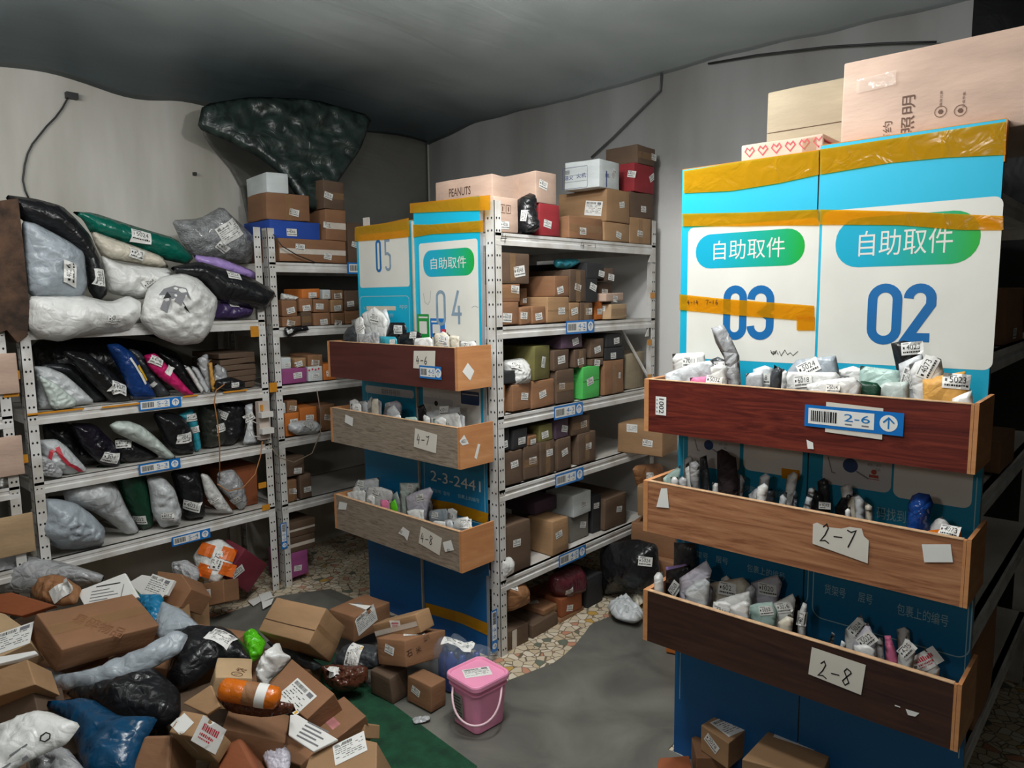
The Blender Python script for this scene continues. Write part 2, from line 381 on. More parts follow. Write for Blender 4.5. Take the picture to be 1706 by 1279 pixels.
# ---- cartons
def carton_mesh(c, d, R, jit=0.0025, seed=0, r=0.004, seam=None):
    """rounded, slightly dented box: c centre, d size, R 3x3 rotation; seam = (axis, sign, dir) dark flap gap"""
    h = [x/2 for x in d]; mb = MB(); K = {}
    T = [[-1, -1+2*r/d[i], -.5, 0, .5, 1-2*r/d[i], 1] for i in range(3)]
    off = Vector((seed*2.1, seed*.7, seed*1.9))
    def vert(q):
        k = tuple(round(x, 5) for x in q)
        if k in K: return K[k]
        inn = Vector([max(-h[i]+r, min(h[i]-r, q[i])) for i in range(3)]); e = Vector(q) - inn
        p = inn + (e.normalized()*r if e.length > 1e-9 else e)
        s = p*6 + off; j = Vector((noise.noise(s), noise.noise(s+Vector((9, 0, 0))), noise.noise(s+Vector((0, 9, 0)))))*jit*2
        K[k] = len(mb.v); mb.v.append(c + R @ (p + j)); return K[k]
    for ax in range(3):
        b, e = (ax+1) % 3, (ax+2) % 3
        for sg in (-1, 1):
            for i in range(6):
                for j in range(6):
                    f = []
                    for ii, jj in ((i, j), (i+1, j), (i+1, j+1), (i, j+1)):
                        q = [0, 0, 0]; q[ax] = sg*h[ax]; q[b] = T[b][ii]*h[b]; q[e] = T[e][jj]*h[e]; f.append(vert(q))
                    if sg < 0: f = f[::-1]
                    mb.f.append(f); mb.m.append(0)
    return mb
def strip(mb_bvh, c, R, d, ax, sg, b, w, off=0.0, lift=0.0012, nseg=8):
    """thin strip lying on face (ax,sg), running along axis b, width w, shifted by off across"""
    e = 3 - ax - b; h = [x/2 for x in d]; n = R.col[ax]*sg; out = MB(); P = []
    for i in range(nseg+1):
        t = -1 + 2*i/nseg
        for s in (-1, 1):
            q = [0, 0, 0]; q[ax] = sg*h[ax]; q[b] = t*(h[b]-.003); q[e] = off + s*w/2
            p = c + R @ Vector(q); hh = mb_bvh.ray_cast(p + n*.03, -n, .06)
            P.append((hh[0] if hh[0] is not None else p) + n*lift)
    out.add(P, [[2*i, 2*i+2, 2*i+3, 2*i+1] for i in range(nseg)]); return out
def carton(name, label, m, c, d, R=None, stk=(), tape=(), seam=(), cat='parcel', group=None, jit=0.0025, parent=None, prints=None, r=0.004):
    SEED[0] += 1; R = R or Matrix.Identity(3); c = Vector(c); mb = carton_mesh(c, d, R, jit, SEED[0], min(r, min(d)*.2)); bv = bvh_of(mb)
    if abs(R[2][2]) > .9995:
        dz = (c.z - d[2]/2 + .0012) - min(p.z for p in mb.v)
        for p in mb.v: p.z += dz
        bv = bvh_of(mb)
    full = MB(); full.v = list(mb.v); full.f = list(mb.f); full.m = list(mb.m)
    for ax, sg, b, off in seam:
        s = strip(bv, c, R, d, ax, sg, b, .0025, off, .0007); full.add(s.v, s.f, 1)
    ob = full.build(name, [CARD[m] if isinstance(m, str) else m, SEAM], parent, smooth=False)
    for p in ob.data.polygons: p.use_smooth = p.material_index == 0
    if parent is None: meta(ob, label, cat, group)
    for t in tape:
        ax, sg, b, w = t[:4]; s = strip(bv, c, R, d, ax, sg, b, w, t[5] if len(t) > 5 else 0, .0014)
        s.build('packing_tape', t[4] if len(t) > 4 else TAPEM, ob)
    for s in stk: sticker(ob, mb, *s)
    if prints: prints(ob, mb, c, R, d)
    return ob
def face_print(ob, mb, px, py, draw, w, h, upv=None, ang=0, name='printed_marks'):
    """ink drawn on the surface where the sight line meets it: draw(art) in a w x h rectangle"""
    bv = bvh_of(mb); dd = ray(px, py).normalized(); hh = bv.ray_cast(CAM, dd, 20)
    if hh[0] is None: return
    n = hh[1].normalized(); n = -n if n.dot(dd) > 0 else n
    up = Vector(upv) if upv else (Vector((0, 0, 1)) if abs(n.z) < .85 else Vector((-.6, .75, 0)))
    u = up.cross(n).normalized(); v = n.cross(u); a_ = math.radians(ang); u, v = u*math.cos(a_)+v*math.sin(a_), v*math.cos(a_)-u*math.sin(a_)
    a = Art(); draw(a, w, h); m = a.emit(hh[0], u, v, n, .0003, bv, 0.0, .0045 if len(mb.v) > 260 else 0.0); m.build(name, a.mats, ob, origin=hh[0])
def quat(*q): return Quaternion(q).normalized().to_matrix()
def euler(x, y, z):
    from mathutils import Euler
    return Euler((math.radians(x), math.radians(y), math.radians(z))).to_matrix()
# ------------------------------------------------------------------ room materials
def wall_mat(name, col, dirt, sc=1.4, rough=0.8, streak=0.55):
    m, N, L, B = newmat(name)
    g = N.new('ShaderNodeNewGeometry'); mp = N.new('ShaderNodeMapping'); mp.inputs['Scale'].default_value = (2.2, 2.2, 0.45); L.new(g.outputs['Position'], mp.inputs[0])
    n1 = N.new('ShaderNodeTexNoise'); n1.inputs['Scale'].default_value = sc; n1.inputs['Detail'].default_value = 7; L.new(mp.outputs[0], n1.inputs['Vector'])
    r1 = N.new('ShaderNodeValToRGB'); r1.color_ramp.elements[0].position = .36; r1.color_ramp.elements[1].position = streak + .15
    r1.color_ramp.elements[0].color = (*lin(dirt), 1); r1.color_ramp.elements[1].color = (*lin(col), 1)
    L.new(n1.outputs[0], r1.inputs[0]); L.new(r1.outputs[0], B.inputs['Base Color']); B.inputs['Roughness'].default_value = rough
    n2 = N.new('ShaderNodeTexNoise'); n2.inputs['Scale'].default_value = 6; n2.inputs['Detail'].default_value = 5
    L.new(g.outputs['Position'], n2.inputs['Vector']); bp = N.new('ShaderNodeBump'); bp.inputs['Strength'].default_value = .12; bp.inputs['Distance'].default_value = .02
    L.new(n2.outputs[0], bp.inputs['Height']); L.new(bp.outputs[0], B.inputs['Normal']); return m
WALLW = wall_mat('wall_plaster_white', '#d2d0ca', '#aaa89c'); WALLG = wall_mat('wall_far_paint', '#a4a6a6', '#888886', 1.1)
def wall_light_falloff(m, low, z0, z1):      # lit lower wall and dim upper band painted into the colour, ragged edge
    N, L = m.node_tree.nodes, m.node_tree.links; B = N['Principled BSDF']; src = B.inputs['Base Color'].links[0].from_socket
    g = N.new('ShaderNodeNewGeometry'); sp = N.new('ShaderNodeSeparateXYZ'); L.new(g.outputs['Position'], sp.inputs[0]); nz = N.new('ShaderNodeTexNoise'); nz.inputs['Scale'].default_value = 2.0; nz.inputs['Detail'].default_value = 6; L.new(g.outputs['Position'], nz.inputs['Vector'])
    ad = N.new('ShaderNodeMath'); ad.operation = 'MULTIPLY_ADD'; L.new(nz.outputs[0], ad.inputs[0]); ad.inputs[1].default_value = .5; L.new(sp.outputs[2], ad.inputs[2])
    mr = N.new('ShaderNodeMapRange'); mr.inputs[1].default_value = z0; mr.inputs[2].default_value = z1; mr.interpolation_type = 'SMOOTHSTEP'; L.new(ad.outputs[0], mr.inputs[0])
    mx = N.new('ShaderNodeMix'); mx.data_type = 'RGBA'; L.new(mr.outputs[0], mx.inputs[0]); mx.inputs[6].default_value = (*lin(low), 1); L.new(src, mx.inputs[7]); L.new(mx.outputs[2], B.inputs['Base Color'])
wall_light_falloff(WALLG, '#e4e4e2', 2.1, 2.55)
WALLD = wall_mat('wall_dark', '#3c3c3c', '#2a2a2a')
def tarp_mat(name, col, col2, rough=.42, bump=.5):
    m, N, L, B = newmat(name); g = N.new('ShaderNodeNewGeometry')
    n1 = N.new('ShaderNodeTexNoise'); n1.inputs['Scale'].default_value = 1.1; n1.inputs['Detail'].default_value = 5; n1.inputs['Distortion'].default_value = .8; L.new(g.outputs['Position'], n1.inputs['Vector'])
    r = N.new('ShaderNodeValToRGB'); r.color_ramp.elements[0].color = (*lin(col2), 1); r.color_ramp.elements[1].color = (*lin(col), 1); r.color_ramp.elements[0].position = .35; r.color_ramp.elements[1].position = .65
    L.new(n1.outputs[0], r.inputs[0]); L.new(r.outputs[0], B.inputs['Base Color']); B.inputs['Roughness'].default_value = rough
    mp = N.new('ShaderNodeMapping'); mp.inputs['Scale'].default_value = (3, .6, 3); mp.inputs['Rotation'].default_value = (0, 0, .5); L.new(g.outputs['Position'], mp.inputs[0])
    w = N.new('ShaderNodeTexNoise'); w.inputs['Scale'].default_value = 2.2; w.inputs['Detail'].default_value = 3; w.inputs['Distortion'].default_value = 1.5; L.new(mp.outputs[0], w.inputs['Vector'])
    bp = N.new('ShaderNodeBump'); bp.inputs['Strength'].default_value = bump; bp.inputs['Distance'].default_value = .03; L.new(w.outputs[0], bp.inputs['Height']); L.new(bp.outputs[0], B.inputs['Normal']); return m
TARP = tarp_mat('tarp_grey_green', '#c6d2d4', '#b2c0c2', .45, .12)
def ceiling_light_falloff(m):      # light falloff painted into the ceiling film: dark teal at left, pale grey elsewhere
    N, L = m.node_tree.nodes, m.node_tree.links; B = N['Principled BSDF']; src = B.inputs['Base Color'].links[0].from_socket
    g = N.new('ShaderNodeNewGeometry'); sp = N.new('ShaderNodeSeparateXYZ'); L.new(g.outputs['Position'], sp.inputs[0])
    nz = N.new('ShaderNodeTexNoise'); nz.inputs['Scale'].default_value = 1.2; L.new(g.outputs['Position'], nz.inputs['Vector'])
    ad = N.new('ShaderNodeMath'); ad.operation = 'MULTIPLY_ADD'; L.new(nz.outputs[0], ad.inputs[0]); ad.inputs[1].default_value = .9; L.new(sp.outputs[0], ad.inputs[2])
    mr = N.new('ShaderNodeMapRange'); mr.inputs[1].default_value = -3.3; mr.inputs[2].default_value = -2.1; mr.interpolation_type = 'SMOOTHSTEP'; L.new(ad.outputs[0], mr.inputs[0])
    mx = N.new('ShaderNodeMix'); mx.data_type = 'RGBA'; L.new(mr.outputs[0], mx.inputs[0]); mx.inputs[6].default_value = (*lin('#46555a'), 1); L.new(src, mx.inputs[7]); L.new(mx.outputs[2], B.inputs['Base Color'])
ceiling_light_falloff(TARP)
TARPH = tarp_mat('hanging_film_grey', '#6e6e68', '#54544f', .5, .4)
def floor_mosaic():
    m, N, L, B = newmat('floor_crazy_paving'); g = N.new('ShaderNodeNewGeometry')
    v = N.new('ShaderNodeTexVoronoi'); v.inputs['Scale'].default_value = 26; L.new(g.outputs['Position'], v.inputs['Vector'])
    v2 = N.new('ShaderNodeTexVoronoi'); v2.feature = 'DISTANCE_TO_EDGE'; v2.inputs['Scale'].default_value = 26; L.new(g.outputs['Position'], v2.inputs['Vector'])
    sp = N.new('ShaderNodeSeparateColor'); L.new(v.outputs['Color'], sp.inputs[0])
    r = N.new('ShaderNodeValToRGB'); r.color_ramp.interpolation = 'CONSTANT'; e = r.color_ramp.elements
    e[0].color = (*lin('#cbbda4'), 1); e[1].position = .5; e[1].color = (*lin('#d8cdb8'), 1)
    for p, c in ((.72, '#c4b294'), (.88, '#c08a70'), (.93, '#6a7264'), (.97, '#c09a50')): x = e.new(p); x.color = (*lin(c), 1)
    L.new(sp.outputs[0], r.inputs[0]); r2 = N.new('ShaderNodeValToRGB'); r2.color_ramp.elements[0].position = .02; r2.color_ramp.elements[1].position = .07; L.new(v2.outputs[0], r2.inputs[0])
    mx = N.new('ShaderNodeMix'); mx.data_type = 'RGBA'; L.new(r2.outputs[0], mx.inputs[0]); mx.inputs[6].default_value = (*lin('#6e6250'), 1); L.new(r.outputs[0], mx.inputs[7])
    L.new(mx.outputs[2], B.inputs['Base Color']); B.inputs['Roughness'].default_value = .5; return m
VINYL = mat('vinyl_grey', '#74746c', .55, .2, scale=3.2, col2='#504f4a', bump=.15, bscale=12, coord='Object', dist=.6)
GREENMAT = mat('mat_green', '#155034', .95, .25, scale=14, bump=.5, bscale=240)
# ------------------------------------------------------------------ room shell
X0, X1, Y0, Y1, ZC = -3.97, 1.3, -1.7, 3.5, 2.72
def shell(name, a, b, m):
    q = MB(); q.box(a, b); return meta(q.build(name, m), kind='structure')
shell('floor', (X0-.1, Y0-.1, -.1), (X1+.1, Y1+.1, 0), floor_mosaic())
shell('wall_left', (X0-.1, Y0, 0), (X0, Y1, ZC+.4), WALLW)
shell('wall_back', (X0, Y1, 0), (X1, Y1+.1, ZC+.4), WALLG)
shell('wall_right', (X1, Y0, 0), (X1+.1, Y1, ZC+.4), WALLD)
shell('wall_front', (X0, Y0-.1, 0), (X1, Y0, ZC+.4), WALLD)
def grid_surface(name, f, nu, nv, m, th=None):
    q = MB(); P = [f(i/nu, j/nv) for j in range(nv+1) for i in range(nu+1)]
    q.add(P, [[j*(nu+1)+i, j*(nu+1)+i+1, (j+1)*(nu+1)+i+1, (j+1)*(nu+1)+i] for j in range(nv) for i in range(nu)])
    if th:
        k = len(P); q.add([p + Vector(th) for p in P], [[j*(nu+1)+i, (j+1)*(nu+1)+i, (j+1)*(nu+1)+i+1, j*(nu+1)+i+1] for j in range(nv) for i in range(nu)])
        rim = [i for i in range(nu+1)] + [j*(nu+1)+nu for j in range(1, nv+1)] + [nv*(nu+1)+i for i in range(nu-1, -1, -1)] + [j*(nu+1) for j in range(nv-1, 0, -1)]
        for a, b in zip(rim, rim[1:] + rim[:1]): q.f.append([a, k+a, k+b, b]); q.m.append(0)
    return q.build(name, m, smooth=True)
def ceil_pt(s, t):
    x = X0 + (X1-X0)*s; y = Y0 + (Y1-Y0)*t
    z = ZC + .03*noise.noise(Vector((x*.9, y*.9, 0))) + .012*noise.noise(Vector((x*4 + y, y*1.2, 2)))
    if x < X0 + .9: k = (X0+.9-x)/.9; z -= .10*k*k*(1 + .6*noise.noise(Vector((y*2.3, 1, 1)))) 
    if t > .93: z += .0
    return Vector((x, y, z))
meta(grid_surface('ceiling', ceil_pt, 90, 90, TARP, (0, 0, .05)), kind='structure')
# the film that hangs down over the far part of the left wall, its free edge curving away from the plaster
def film_pt(s, t):
    z = ZC - .06 - t*1.25
    # free edge (s = 0) as the photo shows it, far edge at the room corner
    ez = [(2.66, 1.94), (2.58, 1.93), (2.49, 1.84), (2.40, 1.90), (2.30, 2.0), (2.2, 2.06), (1.95, 2.10), (1.2, 2.12)]
    e = ez[-1][1]
    for (za, ya), (zb, yb) in zip(ez, ez[1:]):
        if zb <= z <= za: e = ya + (yb-ya)*(za-z)/(za-zb); break
    if z > ez[0][0]: e = ez[0][1]
    y = e + (Y1 - .03 - e)*s
    return Vector((X0 + .02 + .012*noise.noise(Vector((y*3.5, z*.8, 3))) + .005*math.sin(y*9), y, z))
meta(grid_surface('hanging_film', film_pt, 50, 24, TARPH, (-.004, 0, 0)), 'grey plastic film hanging over the far part of the left wall', 'plastic sheet')
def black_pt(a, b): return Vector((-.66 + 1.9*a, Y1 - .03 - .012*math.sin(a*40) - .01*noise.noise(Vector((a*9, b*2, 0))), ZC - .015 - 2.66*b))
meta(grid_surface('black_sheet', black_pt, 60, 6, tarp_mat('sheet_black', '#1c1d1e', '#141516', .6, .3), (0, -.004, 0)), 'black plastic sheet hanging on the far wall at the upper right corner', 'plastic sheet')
# cable folds where the ceiling film meets the far wall
q = MB(); q.tube([ony(1102, 122, 3.47), ony(1100, 150, 3.47), ony(1060, 190, 3.47), ony(1022, 228, 3.47), ony(985, 262, 3.47)], .006, 6)
meta(q.build('cable', mat('cable_grey', '#56595a', .5), smooth=True), 'grey cable running diagonally down the far wall above the cartons', 'cable')
q = MB(); q.tube([ony(1180, 106, 3.48), ony(1260, 92, 3.46), ony(1380, 78, 3.46), ony(1480, 72, 3.46), ony(1560, 70, 3.44)], .005, 6)
meta(q.build('cable', mat('cable_dark', '#2c2e2e', .5), smooth=True), 'dark cable running along the far wall just under the ceiling', 'cable')
wire = [onx(*p, X0+.012) for p in [(119,160),(112,165),(104,180),(92,196),(78,210),(66,225),(54,240),(46,256),(41,275),(38,300),(42,318),(50,335)]]
q = MB(); q.tube(wire, .004, 6); wire_o = q.build('cable', mat('cable_black', '#2a2c2e', .5), smooth=True); meta(wire_o, 'thin black wire hanging down the white wall from a small knob', 'cable')
q = MB(); q.box(tuple(wire[0] - Vector((.012, .025, .014))), tuple(wire[0] + Vector((.02, .025, .014)))); q.build('wall_knob', MATS['cable_black'], wire_o)
q = MB(); c = onx(323, 290, X0); q.box(tuple(c - Vector((0, .008, .008))), tuple(c + Vector((.02, .008, .008)))); meta(q.build('nail', MATS['cable_black']), 'dark nail head in the white wall above the bubble wrap parcel', 'nail')
# vinyl sheet over the aisle floor with its curled corner, and the green mat
def sheet(name, outline, z, m, label, cat, curl=None, T=.002):
    p = [Vector((a, b)) for a, b in outline]; o = Vector((0, 0, z)); u, v, n = Vector((1, 0, 0)), Vector((0, 1, 0)), Vector((0, 0, 1))
    xs = [a.x for a in p]; ys = [a.y for a in p]; st = max(max(xs)-min(xs), max(ys)-min(ys))/60; P = []
    for i in range(len(p)):
        a, b = p[i], p[(i+1) % len(p)]; k = max(1, int((b-a).length/st)); P += [a+(b-a)*(j/k) for j in range(k)]
    n0 = len(P); G = []; y = min(ys)
    def ins(q):
        c = False; j = n0-1
        for i in range(n0):
            if (P[i].y > q.y) != (P[j].y > q.y) and q.x < (P[j].x-P[i].x)*(q.y-P[i].y)/(P[j].y-P[i].y)+P[i].x: c = not c
            j = i
        return c
    while y < max(ys):
        x = min(xs)
        while x < max(xs):
            g = Vector((x+.001, y+.001))
            if ins(g): G.append(g)
            x += st
        y += st
    r = delaunay_2d_cdt(P+G, [(i, (i+1) % n0) for i in range(n0)], [], 1, 1e-6); q = MB()
    zz = [z + (curl(w) if curl else 0) for w in r[0]]; k = len(r[0])
    q.add([(w.x, w.y, zz[i]) for i, w in enumerate(r[0])], [f if (r[0][f[1]]-r[0][f[0]]).cross(r[0][f[2]]-r[0][f[0]]) > 0 else f[::-1] for f in r[2]])
    q.add([(w.x, w.y, max(zz[i]-T, .0003)) for i, w in enumerate(r[0])], [f[::-1] if (r[0][f[1]]-r[0][f[0]]).cross(r[0][f[2]]-r[0][f[0]]) > 0 else f for f in r[2]])
    return meta(q.build(name, m, smooth=True), label, cat)
vc = onz(985, 1050)
def curl(w):
    d = (w - Vector((vc.x+.03, vc.y-.05))).length; return .055*max(0, 1-d/.20)**1.4
E2 = [(-3.40, -.9), (-3.40, 1.3), (-3.38, 1.85), (-3.25, 2.08), (-2.9, 2.09), (-2.1, 2.08), (-1.98, 1.85), (-1.90, 1.98), (-1.84, 2.25), (-1.86, 2.5), (-1.92, 2.72), (-1.90, 2.85), (-1.72, 2.86), (-1.6, 2.95), (-1.2, 3.0), (-1.17, 2.055), (1.2, 2.055), (1.2, -.9)]
sheet('floor_vinyl', E2, .0035, VINYL, 'grey worn vinyl sheet covering the aisle floor with a curled corner', 'floor covering', curl)
ga, gb = onz(618, 1148), onz(795, 1279)
sheet('floor_mat', [(ga.x, ga.y), (gb.x, gb.y), (gb.x+.25, gb.y-.6), (-2.5, .1), (-3.2, .6), (ga.x-.5, ga.y+.1)], .007, GREENMAT, 'dark green floor mat under the edge of the parcel heap', 'mat', T=.0035)
# ------------------------------------------------------------------ racks
def post(parent, x, y, sx, sy, z1, wa=.052, wb=.04):
    """L section: flange facing y (width wa along x) and flange facing x (width wb along y); sx, sy give the outer side"""
    q = MB(); t = .0025
    xa, xb = sorted((x, x - sx*wa)); ya, yb = sorted((y, y - sy*t)); q.box((xa, ya, 0), (xb, yb, z1))
    xa2, xb2 = sorted((x, x - sx*t)); ya2, yb2 = sorted((y, y - sy*wb)); q.box((xa2, ya2, 0), (xb2, yb2, z1))
    z = .03
    while z < z1 - .02:
        for k in (.3, .7):
            cx = x - sx*wa*k; yy = y + sy*.0006; n = 6; r = .0042
            q.add([(cx + r*math.cos(a*math.pi/3), yy, z + 1.3*r*math.sin(a*math.pi/3)) for a in range(n)], [list(range(n))], 1)
            cy = y - sy*wb*(k + .02); xx = x + sx*.0006
            q.add([(xx, cy + r*math.cos(a*math.pi/3), z + 1.3*r*math.sin(a*math.pi/3)) for a in range(n)], [list(range(n))], 1)
        z += .05
    return q.build('post', [METAL, HOLE], parent)
def beam(parent, x, y0, y1, zt, h=.05, sx=1):
    q = MB(); prof = [(0, 0), (.004, 0), (.004, -.012), (.0, -.016), (.0, -.026), (.005, -.03), (.005, -h), (-.022, -h), (-.022, 0)]
    P = [(x + sx*a, y, zt + b) for y in (y0, y1) for a, b in prof]; n = len(prof)
    q.add(P, [[i, (i+1) % n, n + (i+1) % n, n + i] for i in range(n)] + [list(range(n))[::-1], [n+i for i in range(n)]])
    return q.build('beam', METAL, parent)
def rack(label, xf, xb, y0, y1, zt, shelves, h=.05, group=None, braces=True):
    e = empty('metal_rack', ((xf+xb)/2, (y0+y1)/2, 0), label, 'shelving rack', group)
    for x, sx in ((xf, 1), (xb, -1)):
        for y, sy in ((y0, -1), (y1, 1)): post(e, x, y, sx, sy, zt)
    for z in shelves:
        beam(e, xf-.004, y0+.004, y1-.004, z, h, 1); beam(e, xb+.004, y0+.004, y1-.004, z, h, -1)
        for y in (y0+.006, y1-.026):
            q = MB(); q.box((xb+.01, y, z-h), (xf-.03, y+.02, z-.012)); q.build('end_rail', METAL, e)
        q = MB(); q.box((xb+.012, y0+.008, z-.011), (xf-.008, y1-.008, z)); q.build('shelf_board', SHELFM, e)
    return e
R4 = rack('white perforated steel rack in the middle, end covered by white and blue signboards', -2.045, -2.93, 2.145, 3.39, 1.95, [1.822, 1.437, 1.06, .743, .342])
R2 = rack('white steel rack at the right, its end hidden behind the two tall signboards', -.325, -1.14, 2.09, 3.35, 1.93, [1.80, 1.40, 1.02, .66, .30])
RL = rack('white steel rack along the left wall filled with soft mailer bags', -3.465, -3.93, .81, 1.90, 1.93, [1.46, 1.105, .81, .465])
RB = rack('white steel rack against the left wall behind the middle rack, holding small brown parcels', -3.465, -3.93, 1.935, 3.2, 1.93, [1.756, 1.415, 1.105, .82, .46])
R0 = rack('white steel rack at the far left edge with cardboard sheets hung on it', -3.465, -3.93, -.35, .765, 1.9, [1.46, 1.105, .81, .465])
# diagonal brace of the middle rack seen on its far end
q = MB(); q.tube([onx(1035, 548, -2.10), onx(1078, 625, -2.06)], .008, 6); q.build('brace', METAL, R4)
# small corner brackets
for px, py in ((1085, 437), (1080, 560)):
    c = onx(px, py, -2.047); q = MB(); q.add([c, c + Vector((0, -.035, 0)), c + Vector((0, 0, .05)), c + Vector((.004, 0, 0)), c + Vector((.004, -.035, 0)), c + Vector((.004, 0, .05))], [(0, 2, 1), (3, 4, 5), (0, 1, 4, 3), (1, 2, 5, 4), (2, 0, 3, 5)]); q.build('bracket', METAL, R4)
# blue location tags
def tag_art(t, w=.15, h=.042):
    a = Art(); a.rect(0, 0, w, h, TAGBLUE, 0); a.rect(w*.04, h*.14, w*.72, h*.86, PAPER, 1); x = w*.07; r = random.Random(3)
    while x < w*.33: b = r.uniform(.006, .02)*w; a.rect(x, h*.26, x+b, h*.76, INK, 2); x += b + .009*w
    a.text(t, w*.42, h*.4, w*.68, h*.74, TAGDEEP, 2)
    for x in (.43, .6): a.rect(w*x, h*.24, w*(x+.07), h*.3, GREYINK, 2)
    r_ = h*.36; cx = w*.86; a.disc(cx, h*.5, r_, PAPER, 1); a.line([(cx, h*.26), (cx, h*.72)], h*.06, TAGDEEP, 2); a.line([(cx-r_*.6, h*.52), (cx, h*.74), (cx+r_*.6, h*.52)], h*.06, TAGDEEP, 2)
    return a
def tag(parent, t, px, py, x, w=.15, h=.042, vertical=False):
    o = onx(px, py, x); a = tag_art(t, w, h); u, v = Vector((0, 1, 0)), Vector((0, 0, 1))
    if vertical: u, v = Vector((0, 0, -1)), Vector((0, 1, 0))
    m = a.emit(o, u, v, Vector((1, 0, 0)), .0004); return m.build('location_tag', a.mats, parent, origin=o)
XT = -2.037
for t, px, py, wpx in (('4-2', 943, 557, 990), ('4-3', 923, 700, 971), ('4-4', 925, 813, 972), ('4-5', 931, 946, 976)):
    w = onx(wpx, py, XT).y - onx(px, py, XT).y; tag(R4, t, px, py, XT, w, w*.28)
for t, px, py, wpx, P in (('5-2', 232, 685, 303, RL), ('5-3', 232, 791, 302, RL), ('5-4', 287, 911, 352, RL), ('6-1', 579, 456, 640, RB)):
    w = onx(wpx, py, -3.456).y - onx(px, py, -3.456).y; tag(P, t, px, py, -3.456, w, w*.25)
tag(RB, '6-5', 467, 872, -3.459, .145, .036, True); tag(R4, '4-6', 818, 1018, -2.0415, .19, .038, True)
# handwriting on the top beam of the middle rack
def scrawl(parent, strokes, o, u, v, n, w, m=INK, name='handwriting'):
    a = Art()
    for s in strokes: a.line(s, w, m, 0)
    k = a.emit(o, u, v, n); return k.build(name, a.mats, parent, origin=o)
D = {'4': [[(.35,1),(.05,.35),(.75,.4)],[(.6,.75),(.5,-.05)]], '1': [[(.4,.85),(.38,.1)]], '-': [[(.1,.42),(.9,.46)]],
     '2': [[(.1,.8),(.4,1),(.6,.8),(.4,.4),(.05,.05),(.5,.12),(.9,0)]], '7': [[(.1,.9),(.5,.82),(.9,.95),(.75,.6),(.45,0)]],
     '8': [[(.7,.9),(.35,1),(.15,.8),(.45,.5),(.75,.2),(.45,0),(.15,.2),(.5,.55),(.8,.8),(.7,.9)]], '6': [[(.6,1),(.25,.6),(.15,.2),(.45,0),(.75,.2),(.6,.45),(.25,.35)]]}
def strokes(t, w, h, gap=.25):
    S = []; x = 0
    for ch in t:
        for s in D[ch]: S.append([(x + a*w, b*h) for a, b in s])
        x += w*(1+gap)
    return S
U, V, N_ = Vector((0, 1, 0)), Vector((0, 0, 1)), Vector((1, 0, 0))
scrawl(R4, strokes('4', .05, .04), onx(834, 403, XT), U, V, N_, .003)
scrawl(R4, strokes('4-1', .04, .03), onx(967, 413, XT), U, V, N_, .003)
# strips of orange tape wrapped on the posts
for P, x, px, py, hgt, wd_ in ((RL, -3.463, 424, 552, .055, .04), (RL, -3.463, 443, 845, .03, .04), (RB, -3.463, 455, 645, .05, .04), (RL, -3.463, 437, 808, .03, .04), (R4, -2.043, 1087, 492, .03, .04), (R4, -2.043, 1082, 570, .03, .04), (R4, -2.043, 1082, 628, .03, .04), (R0, -3.463, 20, 625, .035, .05), (R0, -3.463, 34, 765, .035, .05), (R0, -3.463, 18, 655, .03, .05)):
    c = onx(px, py, x); q = MB(); q.box(tuple(c - Vector((0, wd_/2+.002, hgt/2))), tuple(c + Vector((.002, wd_/2+.002, hgt/2)))); q.build('orange_tape', mat('tape_orange_flat', '#d8922c', .3, .1, scale=20), P)
for px0, px1, py, x in ((45, 140, 690, -3.455), (170, 232, 678, -3.455), (305, 330, 660, -3.455), (372, 412, 653, -3.455)):
    a_, b_ = onx(px0, py, x), onx(px1, py - (px1-px0)*.11, x); q = MB(); q.box((x-.001, a_.y, a_.z-.006), (x+.0012, b_.y, a_.z+.002)); q.build('orange_tape', MATS['tape_orange_flat'], RL)
# ------------------------------------------------------------------ signboards on the rack ends
def grad_mat(name, stops, z0, z1, rough=.5):
    """printed board whose ink runs from one blue to another up its height (the print, not the light)"""
    m, N, L, B = newmat(name); g = N.new('ShaderNodeNewGeometry'); s = N.new('ShaderNodeSeparateXYZ'); L.new(g.outputs['Position'], s.inputs[0])
    mr = N.new('ShaderNodeMapRange'); mr.inputs[1].default_value = z0; mr.inputs[2].default_value = z1; L.new(s.outputs[2], mr.inputs[0])
    r = N.new('ShaderNodeValToRGB'); e = r.color_ramp.elements; e[0].position = stops[0][0]; e[0].color = (*lin(stops[0][1]), 1); e[1].position = stops[-1][0]; e[1].color = (*lin(stops[-1][1]), 1)
    for p, c in stops[1:-1]: x = e.new(p); x.color = (*lin(c), 1)
    L.new(mr.outputs[0], r.inputs[0]); L.new(r.outputs[0], B.inputs['Base Color']); B.inputs['Roughness'].default_value = rough
    n = N.new('ShaderNodeTexNoise'); n.inputs['Scale'].default_value = 5; L.new(g.outputs['Position'], n.inputs['Vector']); bp = N.new('ShaderNodeBump'); bp.inputs['Strength'].default_value = .08; bp.inputs['Distance'].default_value = .02
    L.new(n.outputs[0], bp.inputs['Height']); L.new(bp.outputs[0], B.inputs['Normal']); return m
PRINTBLUE = grad_mat('print_cyan_to_blue', [(0, '#054e8c'), (.3, '#056a9c'), (.6, '#0294b6'), (.8, '#00aed0'), (1, '#00b2d6')], 0, 1.95)
